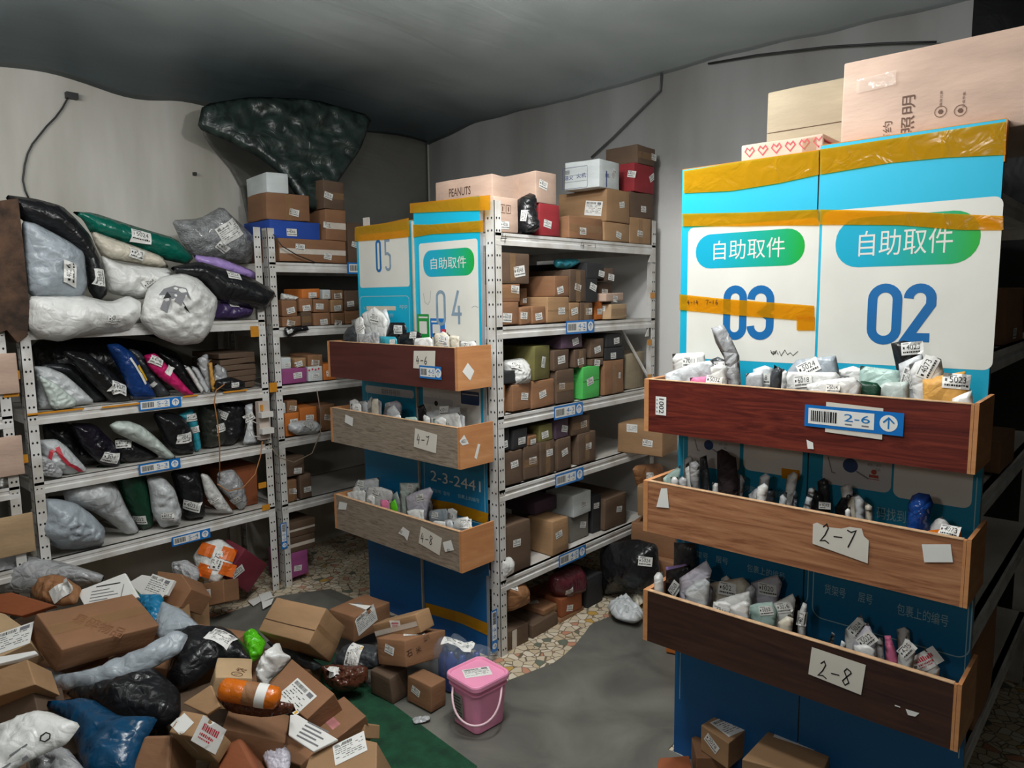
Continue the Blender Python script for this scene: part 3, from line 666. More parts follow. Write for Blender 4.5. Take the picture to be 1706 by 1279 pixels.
def pill_mat(name, x0, x1):
    m, N, L, B = newmat(name); g = N.new('ShaderNodeNewGeometry'); s = N.new('ShaderNodeSeparateXYZ'); L.new(g.outputs['Position'], s.inputs[0])
    mr = N.new('ShaderNodeMapRange'); mr.inputs[1].default_value = x0; mr.inputs[2].default_value = x1; L.new(s.outputs[0], mr.inputs[0])
    r = N.new('ShaderNodeValToRGB'); r.color_ramp.elements[0].color = (*lin('#12a4c4'), 1); r.color_ramp.elements[1].color = (*lin('#12a434'), 1); r.color_ramp.elements[0].position = .2
    L.new(mr.outputs[0], r.inputs[0]); L.new(r.outputs[0], B.inputs['Base Color']); B.inputs['Roughness'].default_value = .35; return m
PW = mat('print_white', '#e2e2da', .38, .05, scale=4, coord='Object'); PTXT = mat('print_pale_text', '#9cc4cc', .4, .02); DBLUE = mat('print_digit_blue', '#1468a8', .4, .03)
DKBLUE = mat('print_navy', '#1c3c6c', .4, .03); FAINT = mat('print_faint', '#c6c8c8', .4, .02); PGREEN = mat('print_green', '#1c9440', .4, .03); PRED = mat('print_red', '#b04c34', .4, .03)
BOARDEDGE = mat('board_edge', '#8a9096', .8, .1)
def board(name, x0, x1, y, z1, label, draw, th=.018, top=None):
    q = MB(); q.box((x0, y, 0), (x1, y+th, z1)); b = q.build(name, BOARDEDGE, origin=Vector(((x0+x1)/2, y, 0))); meta(b, label, 'signboard')
    a = Art(); a.rect(x0, 0.0, x1, z1, PRINTBLUE, 0, 2, 24); draw(a, y)
    o = Vector((0, y-.0008, 0)); m = a.emit(o, Vector((1, 0, 0)), Vector((0, 0, 1)), Vector((0, -1, 0)), .0003)
    m.build('printed_face', a.mats, b, origin=Vector((x0, y, 0))); return b
def P2(px, py, y): p = ony(px, py, y); return p.x, p.z
def R(a, y, tl, br, m, layer=1, r=None, line=0):
    x0, z1 = P2(*tl, y); x1, z0 = P2(*br, y)
    if r is None and not line: a.rect(x0, z0, x1, z1, m, layer)
    else: a.rrect(x0, z0, x1, z1, min(r, abs(z1-z0)/2-.0005), m, layer, line)
    return x0, z0, x1, z1
def T(a, y, t, l, r_, h, m=PTXT, layer=3):
    """text from the point l (left, mid height) to r_ (right), h tall in metres"""
    x0, z0 = P2(*l, y); x1, z1 = P2(*r_, y); z = (z0+z1)/2; a.text(t, x0, z-h/2, x1, z+h/2, m, layer)
def digit(a, ch, x0, z0, x1, z1, w, m, layer=3):
    r = (x1-x0)/2; cx = (x0+x1)/2
    arc = lambda a0, a1, cy, rr=None: [(cx + (r if rr is None else rr)*math.cos(math.radians(a0+(a1-a0)*k/12)), cy + r*math.sin(math.radians(a0+(a1-a0)*k/12))) for k in range(13)]
    if ch == '0': p = arc(0, 180, z1-r) + arc(180, 360, z0+r); a.line(p + p[:1], w, m, layer)
    elif ch == '2': a.line(arc(180, 0, z1-r) + [(x1, z1-r*1.6), (x0+.001, z0+w*.3), (x1, z0+w*.3)], w, m, layer)
    elif ch == '3': zm = (z0+z1)/2; a.line(arc(180, 0, z1-r) + [(x1, zm+r*.5), (cx+r*.3, zm), (x1, zm-r*.5)] + arc(0, -180, z0+r), w, m, layer)
    elif ch == '4': a.line([(x1, z0+(z1-z0)*.3), (x0, z0+(z1-z0)*.3), (cx+r*.3, z1)], w, m, layer); a.line([(cx+r*.4, z0+(z1-z0)*.55), (cx+r*.4, z0)], w, m, layer)
    elif ch == '5': a.line([(x1, z1), (x0, z1), (x0, (z0+z1)/2+r*.4), (cx, (z0+z1)/2+r*.5), (x1, (z0+z1)/2-r*.2)] + arc(0, -180, z0+r), w, m, layer)
Y2 = 2.062
def pict(a, y, c, r):     # magnifier drawing of the little instruction panel
    x, z = P2(*c, y); a.disc(x, z, r*1.25, FAINT, 2); a.disc(x, z, r, DKBLUE, 3); a.line([(x+r*.8, z-r*.7), (x+r*2.4, z-r*1.5)], .004, GREYINK, 3)
    a.line([(x-r*3, z+r*.8), (x-r*2.4, z-r*1.3), (x-r*1.9, z-r*1.4)], .003, GREYINK, 3); a.line([(x-r*2.2, z-r*1.8), (x+r*3.6, z-r*1.7)], .0015, FAINT, 3)
    for k, t in ((2.2, .5), (3.3, .55), (3.2, -.1)): a.text('品名', x+r*k, z+r*t-.004, x+r*(k+.6), z+r*t+.004, GREYINK, 3)
def left2(a, y):
    R(a, y, (1147, 380), (1357, 607), PW, 1, .018)
    x0, z0, x1, z1 = R(a, y, (1160, 392), (1340, 441), pill_mat('pill_left', P2(1160, 400, y)[0], P2(1340, 400, y)[0]), 2, .05)
    T(a, y, '自助取件', (1189, 419), (1308, 409), .058, PW)
    xa, za = P2(1212, 482, y); xb, zb = P2(1237, 560, y); digit(a, '0', xa, zb, xb, za, .023, DBLUE)
    xa, za = P2(1252, 482, y); xb, zb = P2(1282, 560, y); digit(a, '3', xa, zb, xb, za, .023, DBLUE)
    x, z = P2(1284, 587, y); a.line([(x + .0016*k + .004*math.sin(k*1.7), z + .007*math.cos(k*2.3)) for k in range(14)], .0016, INK, 3)
    a.line([(x+.026, z+.004), (x+.032, z-.008), (x+.042, z+.009), (x+.05, z-.004), (x+.058, z+.002), (x+.066, z-.006), (x+.08, z+.007)], .0016, INK, 3)
    R(a, y, (1147, 715), (1232, 787), FAINT, 1, .02); pict(a, y, (1181, 741), .016)
    R(a, y, (1240, 715), (1336, 797), PW, 1, .02)
    T(a, y, '请凭取件码找到货架', (1232, 811), (1315, 826), .02)
    R(a, y, (1140, 880), (1345, 1010), PTXT, 1, .03, .003)
    T(a, y, '货架号', (1151, 921), (1180, 926), .024); T(a, y, '层号', (1193, 931), (1213, 935), .022); T(a, y, '包裹上的编号', (1245, 944), (1308, 961), .024)
    x, z = P2(1140, 700, y); a.line([(x, .2), (x, 1.1)], .002, PTXT, 1)
def right2(a, y):
    R(a, y, (1371, 352), (1653, 617), PW, 1, .02)
    R(a, y, (1394, 366), (1631, 438), pill_mat('pill_right', P2(1400, 400, y)[0], P2(1625, 400, y)[0]), 2, .06)
    T(a, y, '自助取件', (1431, 407), (1588, 397), .066, PW)
    xa, za = P2(1455, 480, y); xb, zb = P2(1492, 567, y); digit(a, '0', xa, zb, xb, za, .023, DBLUE)
    xa, za = P2(1515, 480, y); xb, zb = P2(1548, 567, y); digit(a, '2', xa, zb, xb, za, .023, DBLUE)
    R(a, y, (1373, 730), (1484, 822), FAINT, 1, .02); pict(a, y, (1417, 775), .02)
    x, z = P2(1456, 791, y); a.disc(x, z+.008, .007, PRED, 3); a.rect(x-.012, z-.008, x+.012, z, PRED, 3); a.rect(x-.014, z-.013, x+.014, z-.011, PRED, 3)
    R(a, y, (1492, 740), (1618, 848), PW, 1, .02)
    T(a, y, '码找到', (1461, 851), (1509, 863), .034); x, z = P2(1628, 800, y); a.line([(x, .35), (x, 1.1)], .0025, PTXT, 1)
    R(a, y, (1357, 925), (1614, 1099), PTXT, 1, .03, .003)
    T(a, y, '货架号', (1374, 980), (1409, 988), .030); T(a, y, '层号', (1430, 994), (1454, 999), .028); T(a, y, '包裹上的编号', (1495, 1012), (1580, 1036), .032)
B2L = board('signboard', -1.152, -.737, Y2, 1.945, 'tall white and cyan self pickup signboard reading 03 on the right rack end', left2)
B2R = board('signboard', -.733, -.312, Y2, 1.957, 'tall white and cyan self pickup signboard reading 02 at the right edge of its rack', right2)
def tape_band(parent, y, top, bot, name='orange_tape', m=ORANGE, wr=.0012, wrap=None):
    """strip of parcel tape stuck across a board: top and bottom edge as pixel polylines"""
    n = 24; q = MB(); P = []
    def at(poly, t):
        x = poly[0][0] + (poly[-1][0]-poly[0][0])*t
        for (xa, ya), (xb, yb) in zip(poly, poly[1:]):
            if xa <= x <= xb: return x, ya + (yb-ya)*(x-xa)/(xb-xa)
        return poly[-1]
    for i in range(n+1):
        a_ = ony(*at(top, i/n), y); b_ = ony(*at(bot, i/n), y)
        for k in range(5):
            p = a_.lerp(b_, k/4); p.y -= .0032 + wr*noise.noise(Vector((p.x*9, p.z*50, 1))) + wr*.5; P.append(p)
    q.add(P, [[i*5+k, i*5+k+1, (i+1)*5+k+1, (i+1)*5+k] for i in range(n) for k in range(4)]); return q.build(name, m, parent, smooth=True)
tape_band(B2L, Y2, [(1140, 285), (1200, 275), (1365, 250)], [(1140, 322), (1220, 318), (1300, 305), (1365, 291)])
tape_band(B2R, Y2, [(1367, 249), (1500, 229), (1676, 203)], [(1367, 291), (1480, 272), (1570, 263), (1676, 258)])
tape_band(B2L, Y2, [(1138, 356), (1240, 354), (1365, 349)], [(1138, 377), (1240, 376), (1365, 375)], wr=.002)
tape_band(B2R, Y2, [(1367, 349), (1500, 352), (1672, 360)], [(1367, 374), (1500, 375), (1600, 383), (1672, 383)], wr=.0015)
tb = tape_band(B2L, Y2, [(1133, 490), (1210, 498), (1357, 509)], [(1133, 516), (1230, 525), (1357, 535)])
tape_band(B2L, Y2, [(1328, 525), (1358, 527)], [(1328, 550), (1358, 550)]); tape_band(B2L, Y2, [(1303, 779), (1333, 783)], [(1303, 796), (1333, 800)])
def s4(t): return t
scrawl(B2L, [[(a*.9, b) for a, b in s] for s in strokes('4-14', .010, .014, .1)] + [[(.062+a, b) for a, b in s] for s in strokes('7-16', .010, .015, .1)], ony(1145, 507, Y2-.0045), Vector((1, 0, 0)), Vector((0, 0, 1)), Vector((0, -1, 0)), .0016, name='tape_note')
# tape folded over the top edges, the right post and far side
for P, x0, x1, z, y in ((B2L, -1.152, -.737, 1.945, Y2), (B2R, -.733, -.312, 1.957, Y2)):
    q = MB(); q.box((x0, y-.001, z+.0003), (x1, y+.03, z+.0022)); q.build('orange_tape', MATS['tape_orange_flat'], P)
q = MB(); q.box((-.3118, Y2-.001, 1.86), (-.3095, Y2+.03, 1.957)); q.box((-.3118, Y2-.001, 1.66), (-.3095, Y2+.03, 1.705)); q.build('orange_tape', MATS['tape_orange_flat'], B2R)
Y4 = 2.115
def left4(a, y):
    R(a, y, (597, 392), (683, 477), PW, 1, .014); xa, za = P2(627, 402, y); xb, zb = P2(635, 451, y); digit(a, '0', xa, zb, xb, za, .013, DBLUE)
    xa, za = P2(642, 401, y); xb, zb = P2(651, 449, y); digit(a, '5', xa, zb, xb, za, .012, mat('print_worn_blue', '#8aa2b6', .5, .1, scale=30))
    R(a, y, (600, 494), (686, 640), PTXT, 1, .02, .0035); a2 = P2(606, 514, y)
    T(a, y, '下', (605, 514), (609, 514), .016, PTXT); T(a, y, 'app', (666, 512), (679, 511), .02, PTXT); R(a, y, (611, 510), (660, 517), mat('patch_cream', '#d8ccb8', .5, .05), 3); T(a, y, '扫码寄件', (630, 526), (656, 525), .02, PTXT)
    R(a, y, (609, 641), (690, 664), FAINT, 1, .015); T(a, y, '取件符号列', (636, 651), (667, 656), .026, GREYINK)
    x, z = P2(613, 668, y); a.line([(x, .9), (x, 1.15)], .003, PTXT, 1)
def right4(a, y):
    R(a, y, (698, 406), (802, 720), PW, 1, .014)
    R(a, y, (705, 418), (791, 458), pill_mat('pill_far', P2(706, 430, y)[0], P2(790, 430, y)[0]), 2, .05); T(a, y, '自助取件', (718, 440), (777, 435), .05, PW)
    xa, za = P2(728, 486, y); xb, zb = P2(742, 540, y); digit(a, '0', xa, zb, xb, za, .014, MATS['print_worn_blue'])
    xa, za = P2(754, 484, y); xb, zb = P2(770, 540, y); digit(a, '4', xa, zb, xb, za, .014, MATS['print_worn_blue'])
    R(a, y, (695, 523), (716, 563), PGREEN, 2, .004); R(a, y, (699, 535), (712, 556), PW, 3, .003); R(a, y, (698, 527), (713, 530), PW, 3)
    R(a, y, (717, 530), (742, 562), TAGBLUE, 2, .003); R(a, y, (721, 540), (734, 556), PW, 3, .003); R(a, y, (719, 534), (728, 537), PW, 3); R(a, y, (735, 548), (744, 562), REDINK, 3)
    x, z = P2(706, 500, y); a.line([(x, z+.03), (x+.01, z-.01), (x+.03, z-.02), (x+.045, z), (x+.05, z+.04)], .0015, GREYINK, 2)
    x, z = P2(786, 512, y); a.line([(x, z), (x+.02, z+.006), (x+.04, z)], .0015, GREYINK, 2)
    R(a, y, (705, 660), (755, 678), FAINT, 2, .01); x, z = P2(727, 668, y); a.disc(x, z-.01, .012, INK, 3)
    for k in range(3): a.text('人', x-.03+.026*k, z+.016, x-.022+.026*k, z+.026, GREYINK, 3)
    R(a, y, (768, 650), (799, 676), DKBLUE, 2, .006); R(a, y, (770, 655), (797, 660), FAINT, 3)
    R(a, y, (693, 735), (815, 960), PRINTBLUE, 1); T(a, y, '2-3-2441', (718, 794), (801, 808), .048, PW)
    T(a, y, '货架号  层号', (719, 817), (750, 822), .018); T(a, y, '包裹上的编号', (763, 826), (799, 833), .018); R(a, y, (706, 742), (809, 874), PTXT, 2, .03, .003)
    x0 = P2(808, 500, y)[0]; a.rect(x0, 1.0, x0+.003, 1.8, PW, 2)
B4L = board('signboard', -2.944, -2.520, Y4, 1.905, 'shorter blue and white signboard at the left of the middle rack end', left4)
B4R = board('signboard', -2.512, -2.098, Y4, 1.968, 'blue and white self pickup signboard reading 2-3-2441 lower down, on the middle rack end', right4)
tape_band(B4L, Y4, [(592, 379), (640, 372), (682, 363)], [(592, 402), (640, 399), (684, 394)], wr=.002)
tape_band(B4R, Y4, [(684, 339), (750, 332), (818, 325)], [(684, 355), (750, 352), (818, 350)])
tape_band(B4R, Y4, [(686, 374), (720, 374), (806, 367)], [(686, 396), (720, 390), (806, 386)], wr=.002)
tape_band(B4R, Y4, [(706, 828), (760, 838), (815, 855)], [(706, 846), (760, 856), (812, 873)]); tape_band(B4R, Y4, [(710, 1003), (770, 1020), (814, 1038)], [(710, 1020), (770, 1038), (814, 1058)])
for P, x0, x1, z in ((B4L, -2.944, -2.52, 1.905), (B4R, -2.512, -2.098, 1.968)):
    q = MB(); q.box((x0, Y4-.001, z+.0003), (x1, Y4+.025, z+.002)); q.build('orange_tape', MATS['tape_orange_flat'], P)
q = MB(); q.box((-2.5195, Y4-.012, .02), (-2.5125, Y4+.01, 1.9)); meta(q.build('board_strip', mat('strip_cream', '#b8ae9c', .6, .1)), 'narrow cream strip closing the joint between the two middle signboards', 'strip')
q = MB(); q.box((-.7365, Y2+.002, .02), (-.7335, Y2+.016, 1.93)); meta(q.build('board_strip', mat('strip_dark', '#1c3034', .6, .1)), 'dark strip in the joint between the boards reading 03 and 02', 'strip')
# ------------------------------------------------------------------ wooden trays hung on the rack ends
def wood(name, c1, c2, c3, sc=1.0, rough=.4, rings=6.0, dist=3.0):
    m, N, L, B = newmat(name); g = N.new('ShaderNodeTexCoord'); mp = N.new('ShaderNodeMapping'); mp.inputs['Scale'].default_value = (sc*.6, sc*1.0, sc*7); mp.inputs['Location'].default_value = (sum(map(ord, name)) % 9, 0, 0)
    L.new(g.outputs['Object'], mp.inputs[0]); n1 = N.new('ShaderNodeTexNoise'); n1.inputs['Scale'].default_value = rings; n1.inputs['Detail'].default_value = 9; n1.inputs['Roughness'].default_value = .62; n1.inputs['Distortion'].default_value = dist
    L.new(mp.outputs[0], n1.inputs['Vector']); r = N.new('ShaderNodeValToRGB'); e = r.color_ramp.elements; e[0].position = .33; e[0].color = (*lin(c1), 1); e[1].position = .68; e[1].color = (*lin(c3), 1); x = e.new(.5); x.color = (*lin(c2), 1)
    L.new(n1.outputs[0], r.inputs[0]); L.new(r.outputs[0], B.inputs['Base Color']); B.inputs['Roughness'].default_value = rough
    bp = N.new('ShaderNodeBump'); bp.inputs['Strength'].default_value = .06; bp.inputs['Distance'].default_value = .01; L.new(n1.outputs[0], bp.inputs['Height']); L.new(bp.outputs[0], B.inputs['Normal']); return m
RED = wood('wood_mahogany', '#481a18', '#642820', '#7c3628', .8, .35); MAR = wood('wood_maroon', '#4a201a', '#552820', '#60302a', .5, .4, dist=1.0); WAL = wood('wood_walnut', '#7a4a30', '#a4704e', '#b88660', .55, .45, 4.0, 5.0)
OAK = wood('wood_grey_oak', '#6e6052', '#8f8272', '#a09282', 2.2, .6, 5.0, 2.5); WEN = wood('wood_wenge', '#2c1814', '#3c241c', '#482c22', .7, .45, dist=1.2)
PINE = wood('wood_pine', '#b87c4e', '#c48a5a', '#d09868', .7, .5, 3.0, 1.5); PLY = mat('ply_edge', '#d8b088', .7, .15, scale=40)
def tray(label, x0, x1, yf, yb, z0, z1, m, mend, t=.016):
    e = empty('wooden_tray', ((x0+x1)/2, (yf+yb)/2, z0), label, 'tray')
    q = MB(); q.box((x0+t*.5, yf, z0), (x1-t*.5, yf+t*.9, z1)); q.build('front_board', m, e)
    q = MB(); q.box((x0+t*.5, yf-.0012, z1-.0002), (x1-t*.5, yf+t*.9, z1+.0018)); q.build('top_edge', PLY, e)
    q = MB(); q.box((x0-t*.5, yf-.001, z0), (x0+t*.48, yb, z1+.001)); q.build('end_board', mend, e)
    q = MB(); q.box((x1-t*.48, yf-.001, z0), (x1-t*.1, yf+.010, z1+.001)); q.box((x1-t*.05, yf-.001, z0), (x1+t*.5, yb, z1+.004)); q.build('end_board', mend, e)
    q = MB(); q.box((x0+t*.5, yf+t*.92, z0+.002), (x1-t*.5, yb, z0+.012)); q.build('bottom_board', mend, e); return e
T26 = tray('dark red mahogany tray marked 2-6 below the signboards 03 and 02', -1.155, -.305, 1.87, 2.058, 1.148, 1.307, RED, PINE)
T27 = tray('light walnut tray with a paper card marked 2-7', -1.155, -.303, 1.87, 2.058, .832, .992, WAL, PINE)
T28 = tray('very dark brown tray with a paper card marked 2-8, lowest at the right rack', -1.152, -.303, 1.87, 2.058, .476, .641, WEN, PINE)
T46 = tray('maroon tray marked 4-6, highest on the middle rack end', -2.93, -2.05, 1.921, 2.11, 1.195, 1.364, MAR, PINE)
T47 = tray('grey oak tray marked 4-7 in the middle of the middle rack end', -2.93, -2.046, 1.921, 2.11, .880, 1.046, OAK, PINE)
T48 = tray('grey oak tray marked 4-8, lowest on the middle rack end', -2.93, -2.05, 1.921, 2.11, .450, .620, OAK, PINE)
XV, ZV, YN = Vector((1, 0, 0)), Vector((0, 0, 1)), Vector((0, -1, 0))
def card_on(parent, y, quad, name='paper_card', extra=None, m=PAPER):
    """paper stuck on a tray front, outline in pixels, its writing drawn over it"""
    P = [ony(*p, y) for p in quad]; o = P[0]; a = Art(); uv = [((p-o).x, (p-o).z) for p in P]; 
    ar = sum(uv[i][0]*uv[(i+1) % len(uv)][1] - uv[(i+1) % len(uv)][0]*uv[i][1] for i in range(len(uv)))
    if ar < 0: uv = uv[::-1]
    a.poly(uv, [list(range(len(uv)))], m, 0)
    if extra: extra(a)
    k = a.emit(o, XV, ZV, YN, .0005, off=.002); return k.build(name, a.mats, parent, origin=o)
def hw(t, dx, dz, w, h, sl=0): return lambda a: [a.line([(x + dx + y*.12, y + dz - sl*x) for x, y in s], .0032, INK, 1) for s in strokes(t, w, h, .12)]
CARDM = mat('card_cream', '#ddd8cc', .6, .04)
card_on(T27, 1.869, [(1354, 905), (1355, 872), (1362, 870), (1376, 877), (1402, 880), (1416, 877), (1436, 880), (1440, 893), (1448, 900), (1446, 938)], extra=hw('2-7', .018, .010, .026, .05), m=CARDM)
card_on(T28, 1.869, [(1347, 1122), (1353, 1077), (1443, 1107), (1435, 1157)], extra=hw('2-8', .024, .004, .026, .046), m=CARDM)
card_on(T27, 1.869, [(1094, 844), (1102, 813), (1112, 813), (1115, 846)], 'paper_scrap'); card_on(T27, 1.869, [(1540, 936), (1536, 906), (1584, 906), (1588, 936)], 'paper_scrap')
card_on(T26, 1.869, [(1375, 719), (1377, 669), (1472, 680), (1470, 732)], 'paper_card', m=CARDM)
card_on(T26, 1.869, [(1346, 747), (1344, 732), (1355, 737), (1356, 748)], 'paper_scrap'); card_on(T28, 1.869, [(1509, 1180), (1532, 1187), (1525, 1193), (1513, 1190)], 'paper_scrap')
card_on(T46, 1.92, [(689, 613), (690, 584), (726, 584), (725, 616)], extra=hw('4-6', .020, .020, .022, .032), m=CARDM)
card_on(T47, 1.92, [(690, 744), (692, 713), (729, 724), (727, 755)], extra=hw('4-7', .020, .018, .024, .042), m=CARDM)
card_on(T48, 1.92, [(698, 904), (702, 876), (737, 896), (733, 925)], extra=hw('4-8', .014, .010, .024, .040), m=CARDM)
card_on(T47, 1.92, [(575, 703), (576, 690), (589, 696), (588, 710)], 'paper_scrap'); card_on(T48, 1.92, [(564, 848), (566, 835), (579, 838), (577, 849)], 'paper_scrap')
for p, q_ in (((671, 888), [(664, 888), (672, 877), (683, 885), (679, 901), (674, 893)]), ((749, 909), [(742, 919), (738, 903), (752, 899), (757, 916)])): card_on(T48, 1.92, q_, 'paper_scrap', extra=lambda a: a.text('4037', .012, .004, .03, .018, INK, 1))
card_on(T28, 1.869, [(1491, 1173), (1500, 1176), (1500, 1178), (1491, 1175)], 'paper_scrap')
o = ony(1340, 709, 1.866); a = tag_art('2-6', .232, .056)
m = a.emit(o, (XV*.995 + ZV*(-.0)).normalized(), ZV, YN, .0005); m.build('location_tag', a.mats, T26, origin=o)
o = ony(699, 629, 1.917); a = tag_art('4-5', .135, .052); m = a.emit(o, XV, ZV, YN, .0005); m.build('location_tag', a.mats, T46, origin=o)
def end_scrap(parent, x, quad, txt=None):
    P = [onx(*p, x) for p in quad]; o = P[0]; a = Art(); a.poly([((p-o).y, (p-o).z) for p in P], [list(range(len(P)))], PAPER, 0)
    if txt: c = sum(P, Vector())/len(P) - o; a.text(txt, c.y-.014, c.z-.006, c.y+.014, c.z+.008, INK, 1)
    k = a.emit(o, Vector((0, 1, 0)), ZV, Vector((1, 0, 0)), .0005, off=.001); k.build('paper_scrap', a.mats, parent, origin=o)
end_scrap(T46, -2.042, [(770, 619), (779, 604), (790, 618), (783, 634)]); end_scrap(T47, -2.038, [(765, 735), (773, 724), (781, 739), (770, 742)], '4021'); end_scrap(T47, -2.038, [(790, 762), (796, 739), (800, 740), (794, 765)])
o = ony(1101, 676, 1.868); a = Art(); a.rect(-.018, -.028, .018, .028, PAPER, 0); m = a.emit(o, XV, ZV, YN, .0005); k = m.build('shelf_label', a.mats, T26, origin=o)
b = Art(); b.text('1002', -.022, -.006, .022, .010, INK, 0); b.text('- - - -', -.02, -.014, .02, -.012, INK, 0); b.emit(o + YN*.0008, -ZV, XV, YN, .0004).build('label_print', b.mats, T26, origin=o)
for x, z in ((-.36, 1.29), (-.34, .97), (-.37, .62)): pass
# ------------------------------------------------------------------ cartons on the racks
ORD = ['leftmost', 'second from the left', 'third from the left', 'fourth from the left', 'fifth from the left', 'sixth from the left', 'seventh from the left', 'eighth from the left', 'ninth from the left', 'tenth from the left']
CW = {'tan': 'tan', 'brown': 'brown', 'dark': 'dark brown', 'pink': 'pale', 'cream': 'cream', 'grey': 'grey', 'red': 'red', 'blue': 'blue', 'green': 'bright green', 'white': 'white', 'black': 'black', 'magenta': 'magenta', 'maroon': 'maroon', 'orange': 'orange', 'yellow': 'olive yellow', 'plum': 'plum', 'beige': 'beige', 'clay': 'reddish brown'}
def shelf_cartons(xf, zs, place, group, items, ztol=.05, dflt=None):
    if dflt is None: dflt = .40 if xf > -3 and zs > .2 else .22
    """items: (x0, x1, ytop, ybot, colour, options) = front face as seen on the plane x = xf - set back"""
    placed = []; recs = []
    for it in items:
        x0, x1, yt, yb, c = it[:5]; op = it[5] if len(it) > 5 else {}
        xx = xf - op.get('back', .0); ym = (yt+yb)/2
        y0, y1 = onx(x0, ym, xx).y, onx(x1, ym, xx).y
        lo_, hi_ = (2.153, 3.38) if xf > -3 else (1.945, 3.19)
        if 'free' not in op: y0, y1 = max(y0, lo_), min(y1, hi_)
        xm = (x0+x1)/2; zt, zb = onx(xm, yt, xx).z, onx(xm, yb, xx).z
        lev, best = 0, zs
        for (a0, a1, b0, b1, z_, l_) in placed:
            if min(y1, a1)-max(y0, a0) > .25*min(y1-y0, a1-a0) and min(xx, b1) - max(xx-.15, b0) > .04 and z_ < zb+.045 and z_ > best: best = z_; lev = l_+1
        if 'z' not in op: zb = best if abs(zb-best) < .12 or lev == 0 else zb
        zt = max(zt, zb+.025)
        for (a0, a1, b0, b1, z_, l_) in placed:       # keep neighbours apart
            if l_ == lev and min(xx, b1) - max(xx-.1, b0) > .02:
                if 0 < a1-y0 < .5*(y1-y0): y0 = a1+.002
                if 0 < y1-a0 < .5*(y1-y0): y1 = a0-.002
        dp = op.get('d', dflt); dp = min(dp, xx + 2.90) if xf > -3 else min(dp, xx + 3.92); placed.append((y0, y1, xx-dp, xx, zt, lev)); recs.append((it, op, xx, y0, y1, zb, zt, dp, lev))
    bylev = {}
    for r in recs: bylev.setdefault(r[8], []).append(r)
    objs = []
    for r in recs:
        it, op, xx, y0, y1, zb, zt, dp, lev = r; row = sorted(bylev[lev], key=lambda q: q[0][0]); k = row.index(r)
        rn = ['bottom', 'second', 'third', 'fourth'][min(lev, 3)]
        pos = ORD[k] if k < 10 else 'far along'
        if len(row) == 1: pos = 'the only one'
        label = op.get('label') or f"{CW[it[4]]} parcel {place}, {pos}, {rn} row"
        cx = (it[0]+it[1])/2; cy = (it[2]+it[3])/2; yaw = op.get('yaw', random.uniform(-2, 2)); R_ = euler(0, op.get('roll', 0), yaw)
        st = op.get('stk', [(cx + random.uniform(-.12, .18)*(it[1]-it[0]), cy + random.uniform(-.02, .2)*(it[3]-it[2]), min(.048, (y1-y0)*.62), random.choice([-14, -8, -4, 0, 0, 5, 12]))])
        kw = {k_: op[k_] for k_ in ('tape', 'seam', 'prints', 'jit') if k_ in op}
        if 'tape' not in kw and random.random() < .5 and it[4] in ('tan', 'brown', 'dark', 'cream', 'beige'): kw['tape'] = [(0, 1, 2 if random.random() < .5 else 1, .035, TAPETAN)]
        o = carton(op.get('name', 'parcel_box'), label, it[4], ((xx - dp/2), (y0+y1)/2, (zb+zt)/2), (dp-.004, max(.02, y1-y0-.003), max(.02, zt-zb-.0008)), R_, st, group=group, **kw); objs.append(o)
    return objs
def ink_text(t, w, h, m=BRINK, at=(0, 0)):
    return lambda a, W_, H_: a.text(t, at[0]-w/2, at[1]-h/2, at[0]+w/2, at[1]+h/2, m, 0)
def hearts(a, W_, H_):
    for k in range(6):
        x = -W_/2 + W_*(k+.5)/6; a.line([(x, -.012), (x-.014, .004), (x-.008, .014), (x, .006), (x+.008, .014), (x+.014, .004), (x, -.012)], .003, REDINK, 0)
def marks2(a, W_, H_):
    for k in (-1, 1): a.rrect(k*.017-.013, -.016, k*.017+.013, .016, .001, BRINK, 0, .0016); a.line([(k*.017, -.009), (k*.017, .009)], .005, BRINK, 0)
def wprint(a, W_, H_):
    a.rrect(-.07, -.05, .07, .05, .004, INKBLUE, 0, .0012)
    for k in range(5): a.rect(-.062, .02+.004*k, -.03, .022+.004*k, GREYINK, 0)
    a.line([(-.068, .012), (.068, .012)], .001, GREYINK, 0); a.line([(-.068, -.018), (.068, -.018)], .001, GREYINK, 0)
    a.text('油火', -.062, -.008, -.01, .014, INKBLUE, 1); a.text('火机', .01, -.004, .062, .018, INKBLUE, 1)
M = 'middle rack'
